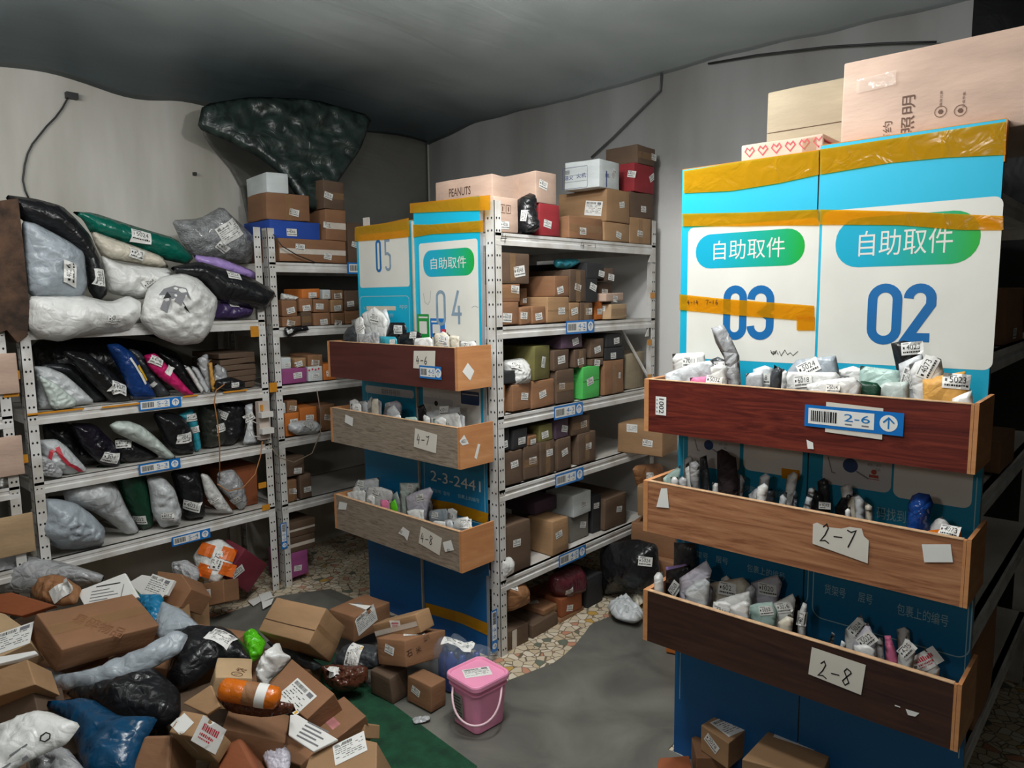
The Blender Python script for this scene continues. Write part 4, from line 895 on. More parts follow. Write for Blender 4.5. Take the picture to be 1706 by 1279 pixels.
shelf_cartons(-2.05, 1.8225, 'on top shelf of middle rack', 'cartons on top of the middle rack', [
 (821, 864, 328, 389, 'pink', dict(label='pale carton with printed handling symbols beside the top of the middle signboard', prints=lambda o, m, c, R_, d: face_print(o, m, 842, 348, marks2, .07, .05), stk=[(841, 375, .05, 0, '4026')])),
 (900, 933, 341, 394, 'red', dict(label='carton with a dark red end face next to the black bag on the top shelf', stk=[(912, 373, .05, -10, '4039')])),
 (948, 1004, 363, 400, 'brown', dict(stk=[(971, 385, .05, 0, '5051')])),
 (1005, 1050, 372, 404, 'tan', {}), (1051, 1085, 364, 406, 'tan', {}),
 (893, 928, 288, 341, 'pink', dict(d=.32, label='long pale carton lying above the black bag on the middle rack', stk=[(905, 308, .055, -12, '4027')])),
 (1010, 1050, 318, 372, 'tan', dict(d=.3, label='tan carton with a large white waybill under the white printed carton', stk=[(989, 347, .10, -8, None, 'way'), (1036, 341, .045, 10)])),
 (1051, 1090, 321, 363, 'dark', dict(label='crumpled dark brown carton under the red carton', jit=.006)),
 (995, 1033, 268, 324, 'white', dict(d=.2, yaw=4, label='white carton with blue print and handwriting', stk=[(1022, 290, .05, 60)], prints=lambda o, m, c, R_, d: (face_print(o, m, 958, 296, wprint, .14, .1), face_print(o, m, 1013, 296, lambda a, w, h: (a.text('火机', -.03, 0, .01, .02, INKBLUE, 0), a.rect(-.02, -.045, -.012, .03, INKBLUE, 0)), .08, .1)))),
 (1057, 1104, 276, 318, 'red', dict(d=.16, label='red carton with two overlapping labels beside the white printed carton', stk=[(1086, 296, .05, 30), (1093, 290, .05, -12)])),
 (1062, 1118, 248, 279, 'dark', dict(d=.2, label='flat brown carton on top of the red carton, highest on the middle rack', stk=[(1089, 262, .05, -4)])),
], dflt=.24)
soft('mailer_bag', 'black bag wedged between the pale carton and the red fronted carton', 'black', [(866, 330), (884, 321), (889, 345), (886, 393), (863, 390)], ('x', -2.075), .12, [(873, 359, .045, 84, '7022')], rest=1.823)
def pnut(o, m, c, R_, d): face_print(o, m, 766, 319, ink_text('PEANUTS', .13, .035, SEAM), .14, .05)
carton('parcel_box', 'pale carton printed PEANUTS standing behind the middle signboards', 'pink', (-2.32, 2.36, 1.823+.125), (.34, .26, .25), euler(0, 0, 3), prints=pnut, group='cartons on top of the middle rack')
carton('parcel_box', 'dark carton half hidden behind the shorter middle signboard', 'dark', (-2.72, 2.65, 1.823+.07), (.2, .25, .14), euler(0, 0, -6), [(688, 318, .05, 0)], group='cartons on top of the middle rack')
carton('parcel_box', 'dark blue carton behind the shorter middle signboard', mat('carton_navy', '#1c3850', .6), (-2.5, 2.5, 1.823+.07), (.17, .17, .14), euler(0, 0, 5), [(668, 352, .045, 0)], group='cartons on top of the middle rack')
S2 = shelf_cartons(-2.06, 1.4375, 'on second shelf of middle rack', 'parcels on the second shelf of the middle rack', [
 (824, 864, 505, 541, 'brown', dict(stk=[(845, 529, .06, -4)])), (865, 884, 513, 538, 'brown', {}), (886, 910, 510, 538, 'brown', {}), (911, 949, 495, 536, 'tan', dict(tape=[(0, 1, 1, .008, TAPETAN)])),
 (950, 967, 504, 533, 'tan', {}), (968, 988, 505, 532, 'dark', {}), (990, 1004, 503, 532, 'orange', dict(back=.03)),
 (1007, 1046, 507, 533, 'cream', dict(label='cream carton at the right end of the second shelf, under a flatter one', stk=[(1053, 520, .04, -10)], d=.2, yaw=8)),
 (824, 868, 474, 505, 'brown', dict(stk=[(858, 482, .05, -5)])), (866, 879, 482, 511, 'brown', dict(back=.06)), (923, 949, 460, 494, 'brown', {}), (949, 976, 450, 500, 'dark', {}), (977, 997, 465, 500, 'black', dict(stk=[(988, 478, .05, -20)])), (998, 1020, 470, 503, 'dark', dict(back=.05)),
 (1004, 1041, 489, 506, 'pink', dict(label='flat pale carton lying on the cream one at the right end of the second shelf', d=.2, yaw=8)),
 (826, 883, 422, 474, 'dark', dict(label='large dark brown carton, topmost at the left of the second shelf', stk=[(865, 452, .07, 8)])),
 (980, 1007, 438, 466, 'black', dict(stk=[(1002, 456, .045, -10)])), (1008, 1023, 448, 471, 'dark', {}), ])
soft('mailer_bag', 'blue and white bag tucked high under the top beam of the middle rack', 'teal', [(922, 432), (960, 430), (963, 440), (945, 448), (925, 446)], ('x', -2.12), .05, group=None)
shelf_cartons(-2.06, 1.0605, 'on third shelf of middle rack', 'parcels on the third shelf of the middle rack', [
 (827, 843, 643, 680, 'brown', {}), (853, 885, 641, 675, 'brown', {}), (887, 925, 634, 668, 'brown', {}), (926, 957, 617, 661, 'dark', dict(stk=[(936, 643, .045, -4)])),
 (970, 1000, 611, 658, 'green', dict(d=.12, label='bright green carton on the third shelf of the middle rack', stk=[(983, 635, .055, 12)], seam=[(0, 1, 1, .01)])),
 (1006, 1040, 600, 648, 'brown', dict(stk=[(1032, 625, .03, 84)])), (1043, 1074, 590, 650, 'beige', dict(d=.2, back=.03, label='tall film wrapped carton at the right end of the third shelf', stk=[], jit=.006)),
 (834, 877, 618, 645, 'black', dict(stk=[(866, 628, .04, 80)])), (922, 948, 583, 617, 'dark', dict(stk=[(935, 599, .055, 5)])), (957, 978, 583, 612, 'dark', {}), (986, 1006, 597, 611, 'dark', {}), (1008, 1040, 579, 599, 'black', {}),
 (880, 913, 578, 630, 'yellow', dict(roll=0, yaw=10, label='olive box standing on edge near the white bag on the third shelf', stk=[(905, 603, .05, 78)])),
 (938, 972, 556, 581, 'plum', {}), (986, 1007, 565, 594, 'dark', {}), (1010, 1037, 557, 578, 'black', {}), ])
soft('mailer_bag', 'white bag with a red mark among dark parcels on the third shelf', 'white', [(838, 575), (870, 571), (878, 578), (876, 618), (845, 620)], ('x', -2.10), .1, [(867, 586, .05, 0)], group=None, rest=1.165)
shelf_cartons(-2.06, .7435, 'on fourth shelf of middle rack', 'parcels on the fourth shelf of the middle rack', [
 (827, 836, 755, 797, 'dark', {}), (840, 872, 752, 792, 'dark', dict(stk=[(857, 773, .045, 6)])), (875, 899, 742, 781, 'dark', {}), (900, 925, 735, 772, 'dark', {}), (928, 952, 730, 768, 'dark', {}), (964, 993, 722, 757, 'dark', {}),
 (827, 850, 716, 752, 'black', {}), (853, 878, 716, 750, 'black', {}), (881, 896, 726, 741, 'brown', {}), (898, 921, 708, 733, 'yellow', {}), (925, 948, 698, 728, 'plum', {}), (955, 985, 692, 719, 'dark', {}), ])
carton('parcel_box', 'big tan carton jutting from the right end of the fourth shelf', 'tan', (-1.98, 3.22, .7435+.075), (.25, .21, .15), euler(0, 0, 8), [(1079, 738, .055, -4), (1053, 713, .06, 0, None, 'way')], group=None)
shelf_cartons(-2.06, .3425, 'on lowest shelf of middle rack', 'parcels on the lowest shelf of the middle rack', [
 (845, 885, 871, 944, 'dark', dict(d=.2, stk=[(861, 904, .05, -4)])), (920, 948, 865, 923, 'tan', dict(d=.16, back=.0, label='tan carton with dark print standing alone on the lowest shelf', stk=[(931, 890, .05, 8)])),
 (950, 982, 857, 888, 'grey', dict(back=.05)), (1010, 1045, 826, 866, 'dark', dict(back=.02)), (955, 986, 822, 858, 'white', dict(d=.18, back=.03, label='white carton lying on a grey one on the lowest shelf', stk=[(972, 840, .05, 5)])), (892, 928, 832, 868, 'plum', dict(back=.12)), (988, 1002, 826, 858, 'black', dict(back=.05))])
soft('plastic_tub', 'white rounded plastic tub at the left end of the lowest middle shelf', 'white', [(829, 910), (850, 907), (856, 915), (853, 935), (832, 946)], ('x', -2.06), .06, rest=.343, cat='tub', wr=.001)
# parcels on the floor under the middle rack
def redlab(o, m, c, R_, d): face_print(o, m, 857, 1089, lambda a, w, h: (a.rect(-.05, -.014, .04, .014, PAPER, 0), a.rect(-.045, .002, .035, .009, REDINK, 1), a.rect(-.045, -.008, .035, -.003, REDINK, 1)), .1, .03)
shelf_cartons(-2.055, .0, 'on floor under middle rack', 'parcels on the floor under the middle rack', [
 (833, 882, 1048, 1112, 'dark', dict(z=0, prints=redlab, stk=[], tape=[(0, 1, 2, .03, TAPEWHITE)], label='dark carton with a red and white strip on the floor under the middle rack')), (886, 930, 1032, 1094, 'dark', dict(z=0, stk=[(911, 1060, .05, 12)])), (932, 974, 1022, 1074, 'brown', dict(z=0, stk=[(954, 1045, .05, 12)])), (978, 1004, 960, 1040, 'black', dict(z=0, stk=[])),
 (936, 970, 992, 1030, 'clay', {}), (905, 930, 1012, 1033, 'brown', dict(back=.02, stk=[(909, 1041, .05, 20)]))])
soft('parcel_sack', 'beige rounded parcel lying on the carton with the red strip', 'kbrown', [(832, 1010), (868, 1004), (878, 1015), (874, 1042), (840, 1060)], ('x', -2.09), .16, [(845, 1033, .05, 20)], rest=.165, cat='parcel', wr=.003)
soft('mailer_bag', 'maroon bag stacked on cartons under the lowest middle shelf', bag('poly_maroon', '#5a222c'), [(916, 958), (962, 938), (970, 948), (968, 985), (935, 1000), (918, 985)], ('x', -2.1), .12, [(949, 985, .045, 10)], cat='mailer')
# heap beyond the middle rack, in the gap before the far wall
carton('parcel_box', 'flat carton leaning in the gap beyond the middle rack, below the grey carton', 'tan', (-1.86, 3.25, .515), (.30, .22, .16), euler(6, 0, 20), [(1112, 763, .06, 0, None, 'way')])
soft('mailer_bag', 'patterned brown envelope sticking out beyond the middle rack, level with the 2-7 tray', 'kbrown', [(1052, 776), (1101, 770), (1104, 795), (1074, 832), (1062, 812)], ('x', -1.98), .05, [(1082, 793, .06, -4)])
carton('parcel_box', 'carton with a pink and white label stacked on the floor behind the 2-7 tray', 'brown', (-1.90, 3.22, .30), (.24, .20, .16), euler(0, 0, 10), [(1062, 855, .07, 0, None, 'red')])
carton('parcel_box', 'brown carton at the bottom of the stack behind the 2-8 tray', 'brown', (-1.88, 3.22, .11), (.28, .26, .22), euler(0, 0, 4))
soft('mailer_bag', 'large black bag with one white label standing in the gap beyond the middle rack', 'black', [(1000, 905), (1060, 895), (1095, 905), (1100, 960), (1085, 990), (1040, 985), (1005, 990)], ('y', 2.98), .2, [(1075, 935, .07, -8)], rest=.0)
soft('wrapping_film', 'crumpled white and beige wrapping film on the floor beyond the middle rack', 'lgrey', [(1010, 1012), (1045, 1000), (1075, 1022), (1062, 1042), (1020, 1032)], ('z', .03, (0, 0, 1)), .05, cat='packaging waste', wr=.02, rest=.0045)
soft('wrapping_film', 'crumpled pinkish film beside the white film on the aisle floor', 'cream', [(1046, 990), (1072, 985), (1082, 1000), (1060, 1010)], ('z', .03, (0, 0, 1)), .04, cat='packaging waste', wr=.02, rest=.0045)
carton('parcel_box', 'small orange brown carton behind the left end of the 2-8 tray', 'orange', (-1.47, 2.72, .105), (.15, .13, .2), euler(0, 0, 20))
# ------------------------------------------------------------------ left wall rack behind the middle rack
shelf_cartons(-3.475, 1.756, 'on top shelf of rear left rack', 'cartons on top of the rear left rack', [
 (464, 577, 400, 437, 'brown', dict(d=.3, label='long brown carton with white tape lying on the top shelf of the rear left rack', tape=[(0, 1, 1, .028, TAPEWHITE)], stk=[(500, 412, .055, -4), (546, 427, .05, -10)])),
 (579, 604, 372, 436, 'dark', dict(back=.04, label='dark brown carton beside the stacked cartons, next to the signboard edge')),
 (452, 534, 369, 400, 'blue', dict(free=1, back=.045, d=.3, label='bright blue flat carton on the rear left rack', stk=[(486, 387, .06, 0)])),
 (536, 577, 350, 398, 'brown', dict(d=.28, label='brown carton with a white tape band beside the blue carton', tape=[(0, 1, 1, .035, TAPEWHITE)], stk=[(545, 375, .05, -6)])),
 (450, 518, 324, 368, 'brown', dict(free=1, back=.045, d=.26, yaw=-6, label='big brown carton resting on the blue carton, under the white foam box', stk=[(490, 354, .055, -10)])),
 (538, 573, 302, 349, 'dark', dict(d=.25, label='dark carton partly under the hanging green film', stk=[(547, 326, .055, -15)])),
 (452, 486, 289, 323, 'white', dict(free=1, back=.045, d=.3, yaw=-8, label='white foam box, topmost on the rear left rack', stk=[], jit=.001)),
])
for c, d_, lb in (((-3.66, 2.72, 1.86), (.3, .3, .2), 'dark carton at the back of the rear left rack top shelf'), ((-3.66, 3.02, 1.86), (.3, .25, .2), 'dark carton at the far end of the rear left rack top shelf')): carton('parcel_box', lb, 'dark', c, d_)
shelf_cartons(-3.475, 1.4155, 'on second shelf of rear left rack', 'small parcels on the second shelf of the rear left rack', [
 (470, 502, 528, 544, 'brown', {}), (503, 521, 520, 545, 'dark', dict(stk=[])), (522, 551, 521, 545, 'brown', {}), (553, 575, 521, 545, 'brown', {}), (576, 601, 518, 545, 'brown', {}),
 (470, 497, 501, 528, 'brown', {}), (498, 521, 498, 520, 'brown', {}), (522, 549, 499, 521, 'brown', {}), (551, 572, 500, 521, 'tan', {}), (574, 600, 485, 517, 'dark', {}),
 (504, 535, 482, 497, 'orange', {}), (537, 551, 483, 498, 'white', {}), (553, 573, 484, 499, 'brown', {})], dflt=.2)
soft('mailer_bag', 'small white bag lying on the parcels of the rear left rack', 'white', [(467, 488), (480, 490), (499, 495), (490, 501), (468, 500)], ('x', -3.50), .04)
soft('fabric_pouch', 'black crumpled pouch hanging over the second beam of the rear left rack', 'black', [(473, 545), (512, 543), (515, 550), (495, 553), (480, 562), (474, 556)], ('x', -3.443), .02, [(483, 552, .03, 20)], cat='pouch', wr=.003)
shelf_cartons(-3.475, 1.1055, 'on third shelf of rear left rack', 'small parcels on the third shelf of the rear left rack', [
 (471, 512, 614, 638, 'magenta', dict(label='magenta box with a white label on the rear left rack', stk=[(496, 625, .05, 3)])), (514, 538, 611, 635, 'white', dict(label='white box with pink flowers next to the magenta box', stk=[(526, 626, .045, 3)], prints=lambda o, m, c, R_, d: face_print(o, m, 523, 616, lambda a, w, h: [a.disc(k*.02-.03, .004*(k % 2), .006, REDINK, 0, 8) for k in range(4)], .1, .03))), (540, 562, 606, 632, 'orange', {}),
 (468, 486, 596, 613, 'white', {}), (490, 510, 597, 613, 'tan', {}), (513, 538, 591, 610, 'brown', {})], dflt=.2)
shelf_cartons(-3.475, .8205, 'on fourth shelf of rear left rack', 'small parcels on the fourth shelf of the rear left rack', [
 (462, 471, 700, 729, 'brown', {}), (474, 500, 688, 715, 'orange', {}), (501, 530, 678, 708, 'orange', {}), (534, 560, 675, 705, 'brown', {}), (465, 477, 672, 690, 'white', {}), (479, 497, 668, 685, 'brown', {})], dflt=.2)
soft('mailer_bag', 'pale grey bag lying on the fourth shelf of the rear left rack', 'lgrey', [(480, 704), (500, 698), (525, 698), (537, 708), (528, 720), (495, 723), (481, 716)], ('x', -3.455), .07, [(518, 709, .035, 60), (500, 694, .035, 60)], rest=.821)
shelf_cartons(-3.475, .4605, 'on lowest shelf of rear left rack', 'small parcels on the lowest shelf of the rear left rack', [
 (474, 496, 800, 833, 'brown', {}), (500, 520, 790, 828, 'dark', {}), (475, 508, 762, 798, 'dark', {})], dflt=.2)
shelf_cartons(-3.475, .0, 'on floor under rear left rack', 'parcels on the floor under the rear left rack', [
 (478, 514, 920, 962, 'magenta', dict(z=0, label='magenta carton at the bottom of the stack under the rear left rack')), (478, 526, 893, 920, 'dark', dict(tape=[(0, 1, 1, .02, TAPEWHITE)], stk=[])), (478, 526, 868, 893, 'dark', dict(tape=[(0, 1, 1, .012, TAPEWHITE)], stk=[]))], dflt=.2)
soft('green_film', 'dark green glossy plastic film drooping from the ceiling corner over the cartons', mat('film_green', '#34443f', .3, .3, scale=9, bump=.6, bscale=9, dist=2.0), [(336, 176), (420, 163), (520, 166), (620, 194), (600, 250), (572, 290), (545, 335), (522, 352), (500, 338), (470, 292), (430, 262), (380, 236), (328, 214)], ('x', -3.62, (1, -.2, .15)), .025, cat='plastic sheet', wr=.018, res=44)
# ------------------------------------------------------------------ far left edge: cardboard sheets hung on the rack
for (x0, x1, yt, yb, c, lb) in ((-22, 34, 588, 655, 'pink', 'pale cardboard sheet, highest of three hung at the far left edge'), (-22, 43, 725, 790, 'pink', 'pale cardboard sheet hung at the far left edge, middle one of three'), (-22, 61, 853, 918, 'cream', 'yellowish cardboard sheet, lowest of three hung at the far left edge')):
    a_, b_ = onx(x0, yt, -3.44), onx(x1, yb, -3.44); zt = onx(x1, yt, -3.44).z
    carton('cardboard_sheet', lb, c, (-3.4525, (a_.y+b_.y)/2, (zt+b_.z)/2), (.012, b_.y-a_.y, zt-b_.z), cat='cardboard', jit=.001)
soft('plastic_cup', 'white crumpled cup on the rack at the far left edge', 'white', [(-2, 820), (12, 818), (10, 850), (-2, 854)], ('x', -3.49), .05, rest=.81, cat='cup')
carton('parcel_box', 'brown box at the far left edge above the cardboard sheets', 'brown', (-3.62, .62, 1.70), (.2, .15, .42), jit=.006)
# ------------------------------------------------------------------ bags heaped on the long left rack
G = 'mailer bags heaped on top of the left rack'
def sb(name, label, m, pts, x, T, stk=(), **k): return soft(name, label, m, pts, ('x', x) if not isinstance(x, tuple) else x, T, stk, **k)
def bprint(o, mb):      # smudged black picture printed on the big white bag
    face_print(o, mb, 290, 497, lambda a, w, h: (a.poly([(-.06, -.04), (-.03, -.06), (-.01, .0), (.03, -.03), (.05, .02), (.07, .0), (.05, .05), (.0, .065), (-.045, .05), (-.065, .02), (-.035, .02)], [list(range(11))], GREYINK, 0), a.poly([(-.045, .0), (-.03, .035), (.01, .03), (.035, -.01), (.06, -.045), (.02, -.02), (-.01, .005)], [list(range(7))], INK, 1)), .15, .12)
sb('mailer_bag', 'long black bag draped over the grey one at the left of the heap', 'black', [(6, 324), (60, 331), (104, 343), (127, 364), (152, 393), (169, 438), (180, 488), (163, 505), (146, 483), (138, 430), (93, 392), (31, 365)], -3.50, .10, [(168, 462, .075, 84)], res=26)
sb('mailer_bag', 'large blue grey bag at the left of the heap, against the torn box', 'grey', [(36, 367), (60, 372), (93, 390), (118, 404), (141, 421), (146, 471), (138, 492), (124, 499), (45, 495), (38, 421)], -3.47, .17, [(117, 455, .07, 84)], res=26, wr=.010)
sb('mailer_bag', 'dark green glossy long parcel across the top of the heap', 'green', [(119, 352), (155, 354), (225, 377), (293, 397), (323, 429), (312, 441), (270, 432), (220, 413), (152, 390), (138, 366)], -3.62, .12, [(236, 393, .09, -14)], wr=.004, res=26)
sb('mailer_bag', 'cream flat bag under the green parcel', 'cream', [(150, 383), (220, 408), (270, 427), (282, 446), (262, 446), (214, 437), (170, 430), (157, 405)], -3.58, .08, [(229, 423, .07, -16)], rest=None)
sb('mailer_bag', 'white bag in the middle of the heap, between cream bag and printed bag', 'white', [(166, 424), (197, 438), (239, 444), (281, 447), (290, 462), (255, 490), (236, 500), (180, 488), (172, 460)], -3.54, .14, [(250, 471, .06, 40)], wr=.012)
sb('mailer_bag', 'long white bag lying lowest at the left of the heap', 'white', [(46, 494), (90, 490), (135, 491), (183, 503), (214, 492), (236, 502), (236, 528), (216, 550), (141, 558), (99, 569), (65, 564), (44, 545)], -3.45, .18, [(191, 532, .06, 0)], wr=.012, res=28)
sb('mailer_bag', 'big white bag with a smudged black picture at the front of the heap', 'white', [(246, 483), (270, 460), (304, 455), (332, 464), (361, 497), (358, 522), (350, 552), (334, 572), (298, 575), (262, 562), (232, 533), (239, 506)], -3.42, .22, wr=.016, res=30, extra=bprint)
sb('mailer_bag', 'long black parcel poking past the rack post at the right of the heap', 'black', [(282, 445), (332, 435), (372, 447), (422, 464), (462, 488), (440, 518), (394, 506), (360, 500), (332, 466), (296, 458)], -3.44, .13, [(390, 459, .07, -10)], wr=.006)
sb('mailer_bag', 'lilac flat bag on the black parcel', 'lilac', [(321, 424), (366, 429), (424, 452), (428, 468), (380, 456), (332, 440)], -3.55, .05, [])
sb('mailer_bag', 'purple bag on the top shelf below the black parcel', 'purple', [(361, 496), (394, 500), (424, 508), (416, 527), (388, 532), (350, 531)], -3.50, .10, [(389, 508, .05, 0)], rest=1.4605)
sb('bubble_wrap_parcel', 'silver bubble wrap parcel with a white label against the white wall', mat('bubble_film', '#a8acae', .18, .25, scale=30, bump=1.0, bscale=110, spec=.7, coat=.4), [(284, 367), (332, 364), (369, 343), (400, 370), (424, 393), (421, 440), (366, 433), (320, 427), (300, 401)], -3.68, .16, [(383, 386, .13, 30, None, 'way'), (371, 412, .07, -40)], cat='parcel', wr=.012)
sb('mailer_bag', 'black bag on the top shelf under the long white bag', 'black', [(200, 545), (250, 560), (300, 575), (345, 560), (350, 535), (250, 520)], -3.66, .16)
# shelf A
GA = None
sb('mailer_bag', 'tall black bag at the left end of the second shelf of the left rack', 'black', [(26, 570), (51, 568), (58, 616), (65, 680), (38, 686), (30, 644)], -3.52, .07, rest=1.1055)
sb('mailer_bag', 'black bags filling the back of the second shelf of the left rack', 'black', [(51, 575), (183, 572), (253, 580), (300, 600), (330, 650), (200, 668), (70, 685)], -3.76, .20, rest=1.1055)
sb('mailer_bag', 'black bag leaning behind the silvery white mailer', 'dgrey', [(60, 610), (100, 606), (123, 608), (146, 633), (182, 668), (156, 672), (113, 628)], -3.60, .06, rest=1.1055)
sb('mailer_bag', 'white mailer leaning at the left of the second shelf, behind the clear one', 'lgrey', [(53, 612), (79, 613), (107, 625), (130, 644), (159, 672), (132, 677), (84, 684), (62, 684), (59, 625)], -3.53, .05, rest=1.1055)
sb('mailer_bag', 'clear pale green mailer in front of the white one', 'paleg', [(62, 626), (93, 642), (130, 671), (124, 682), (87, 687)], -3.485, .03, rest=1.1055)
sb('mailer_bag', 'glossy black bag with a white label, left of the navy striped one', 'black', [(102, 585), (146, 589), (182, 616), (210, 642), (219, 669), (186, 671), (158, 645), (124, 610)], -3.52, .09, [(200, 646, .08, -24)], rest=1.1055, wr=.008)
def nstripe(o, mb): face_print(o, mb, 231, 617, lambda a, w, h: (a.rect(-.014, -.07, .0, .07, PAPER, 0, 1, 6), a.rect(.004, -.06, .018, .02, YELLOW, 0, 1, 4)), .05, .14, ang=26)
sb('mailer_bag', 'navy blue bag with white and orange stripes on the left rack', 'navy', [(176, 577), (197, 575), (222, 591), (241, 625), (255, 653), (261, 664), (246, 669), (220, 666), (203, 627), (186, 598)], -3.50, .07, rest=1.1055, extra=nstripe)
sb('mailer_bag', 'black mailer with white edge stripes right of the navy bag', 'dgrey', [(210, 577), (234, 583), (255, 616), (286, 656), (262, 660), (241, 630)], -3.545, .05, [(256, 640, .03, 40, None, 'blank')], rest=1.1055)
sb('mailer_bag', 'pink and white mailer leaning on the second shelf', 'pink', [(239, 591), (259, 587), (282, 611), (315, 648), (324, 656), (307, 658), (267, 630), (248, 612)], -3.50, .045, [(262, 601, .06, -32), (281, 617, .05, 46, None, 'blank')], rest=1.1055)
sb('mailer_bag', 'black bag right of the pink mailer', 'black', [(259, 583), (298, 599), (337, 653), (315, 655), (282, 611)], -3.55, .06, rest=1.1055)
for i, (p, mm, lb) in enumerate(([[(304, 605), (318, 611), (343, 653), (335, 654)], 'white', 'thin white mailer, leftmost of the leaning white bundle'], [[(316, 608), (330, 613), (352, 653), (341, 654)], 'lgrey', 'thin grey white mailer, second in the leaning white bundle'], [[(326, 600), (346, 588), (354, 616), (354, 653), (346, 653)], 'silver', 'clear mailer standing in the leaning white bundle'], [[(346, 600), (352, 592), (360, 640), (353, 650)], 'kraft', 'thin mailer with an orange edge in the white bundle'], [[(356, 597), (377, 608), (382, 630), (372, 645), (357, 643)], 'silver', 'crumpled clear mailer at the right of the white bundle'])):
    sb('mailer_envelope', lb, mm, p, -3.50-.015*(i % 3), .022, rest=1.1055, cat='mailer', it=1, wr=.003, res=12)
sb('fabric_pouch', 'flat black pouch with an orange tab at the front of the second shelf', 'black', [(358, 633), (383, 627), (407, 635), (409, 646), (380, 652), (360, 648)], -3.475, .05, [(392, 641, .04, 0)], rest=1.1055, cat='pouch', wr=.002)
for k in range(6):
    carton('cardboard_sheet', f"flattened cardboard in the stack at the right of the second shelf, {['lowest','second lowest','third lowest','third highest','second highest','topmost'][k]}", 'dark', (-3.68, 1.765, 1.1055+.016+.031*k), (.32, .19, .029), euler(0, 0, random.uniform(-3, 3)), cat='cardboard', jit=.003, group='flattened cardboard on the left rack')
# shelf B
sb('mailer_bag', 'clear film wrapped magazine bundle at the left of the third shelf', 'silver', [(41, 718), (58, 720), (67, 797), (53, 799), (46, 760)], -3.50, .05, rest=.8105)
sb('mailer_bag', 'black bag at the back of the third shelf behind the white and red bag', 'black', [(70, 715), (118, 716), (143, 751), (182, 784), (152, 787), (80, 780)], -3.62, .10, rest=.8105)
def rmark(o, mb): face_print(o, mb, 98, 765, lambda a, w, h: a.line([(-.03, -.01), (-.02, .03), (-.002, .045), (.012, .01), (.03, -.02), (.045, -.03), (.05, -.045)], .014, REDINK, 0), .1, .1)
sb('mailer_bag', 'white bag with a thick red curved mark on the left rack', 'lgrey', [(62, 735), (93, 733), (112, 746), (148, 787), (113, 793), (74, 785)], -3.52, .07, rest=.8105, extra=rmark)
sb('mailer_bag', 'crumpled silver clear mailer at the front left of the third shelf', 'silver', [(64, 766), (82, 772), (107, 794), (104, 806), (68, 801)], -3.48, .035, rest=.8105, wr=.008)
sb('mailer_bag', 'glossy purple black bag with a white label on the third shelf', mat('poly_purpleblack', '#221e2c', .22, .3, scale=12, bump=.8, bscale=16, dist=1.5), [(116, 712), (158, 713), (188, 743), (205, 768), (198, 784), (169, 782), (132, 748)], -3.53, .08, [(185, 763, .075, -22)], rest=.8105, wr=.010)
sb('mailer_bag', 'black bag under the long pale green bag', 'black', [(189, 729), (225, 733), (268, 761), (240, 768), (214, 770), (195, 758)], -3.54, .07, [(204, 739, .06, 4)], rest=.8105)
sb('mailer_bag', 'long pale green bag draped over a black one', 'paleg', [(181, 708), (194, 701), (215, 701), (236, 709), (261, 729), (295, 763), (277, 766), (248, 748), (214, 731), (190, 720)], -3.49, .07, wr=.010)
sb('mailer_bag', 'wide black bag with a white label beside the turquoise bag', 'black', [(253, 697), (285, 695), (306, 703), (323, 729), (325, 764), (298, 765), (276, 748)], -3.52, .10, [(309, 730, .075, 2)], rest=.8105)
sb('mailer_bag', 'turquoise bag between two black bags on the third shelf', 'teal', [(293, 698), (321, 684), (330, 706), (336, 752), (325, 759), (316, 715)], -3.545, .05, [(323, 716, .05, 10), (337, 732, .055, 0)], rest=.8105)
sb('mailer_bag', 'dark olive bag right of the turquoise bag', 'olive', [(328, 673), (352, 671), (365, 687), (379, 718), (382, 740), (354, 749), (338, 745)], -3.57, .10, [(370, 712, .065, 4)], rest=.8105)
sb('mailer_bag', 'black bag with a tilted label, second from the rack post on the third shelf', 'black', [(361, 664), (392, 664), (409, 669), (407, 718), (386, 740), (370, 738)], -3.56, .09, [(370, 690, .06, -26)], rest=.8105)
sb('mailer_bag', 'narrow white crumpled bag standing near the rack post', 'lgrey', [(407, 674), (422, 669), (421, 712), (429, 737), (404, 740), (412, 706)], -3.50, .05, [(402, 692, .06, 26)], rest=.8105, wr=.008)
sb('mailer_bag', 'dark brown bag squeezed against the right post of the left rack', 'brown', [(420, 675), (436, 678), (441, 735), (428, 738)], -3.56, .08, rest=.8105)
# shelf C
sb('mailer_bag', 'off white flat packet at the left end of the lowest left shelf', 'cream', [(50, 844), (65, 840), (81, 861), (70, 925), (50, 928)], -3.53, .05, rest=.4655)
sb('mailer_bag', 'dark purple black bag at the back left of the lowest shelf', MATS['poly_purpleblack'], [(74, 827), (137, 823), (150, 870), (113, 880), (82, 870)], -3.68, .14, rest=None)
sb('mailer_bag', 'large blue grey bag at the front left of the lowest shelf', 'grey', [(76, 864), (102, 864), (129, 870), (154, 887), (178, 912), (176, 940), (140, 948), (100, 948), (70, 920)], -3.49, .16, rest=.4655, wr=.014, res=26)
sb('mailer_bag', 'large pale grey bag folded over, middle left of the lowest shelf', 'lgrey', [(107, 844), (133, 825), (175, 820), (199, 840), (216, 878), (236, 915), (214, 919), (183, 896), (152, 878), (113, 870)], -3.55, .13, wr=.014, res=26, rest=.4655)
sb('mailer_bag', 'bottle green bag with a white label on the lowest left shelf', 'dgreen', [(158, 815), (197, 804), (242, 813), (257, 870), (258, 912), (240, 919), (214, 880), (197, 842)], -3.58, .12, [(231, 866, .075, -3)], rest=.4655)
sb('mailer_bag', 'pale grey bag between the green bag and a black bag', 'lgrey', [(246, 818), (272, 813), (292, 836), (304, 870), (300, 895), (270, 900), (256, 878), (250, 842)], -3.53, .12, [(279, 860, .06, 0)], rest=.4655, wr=.012)
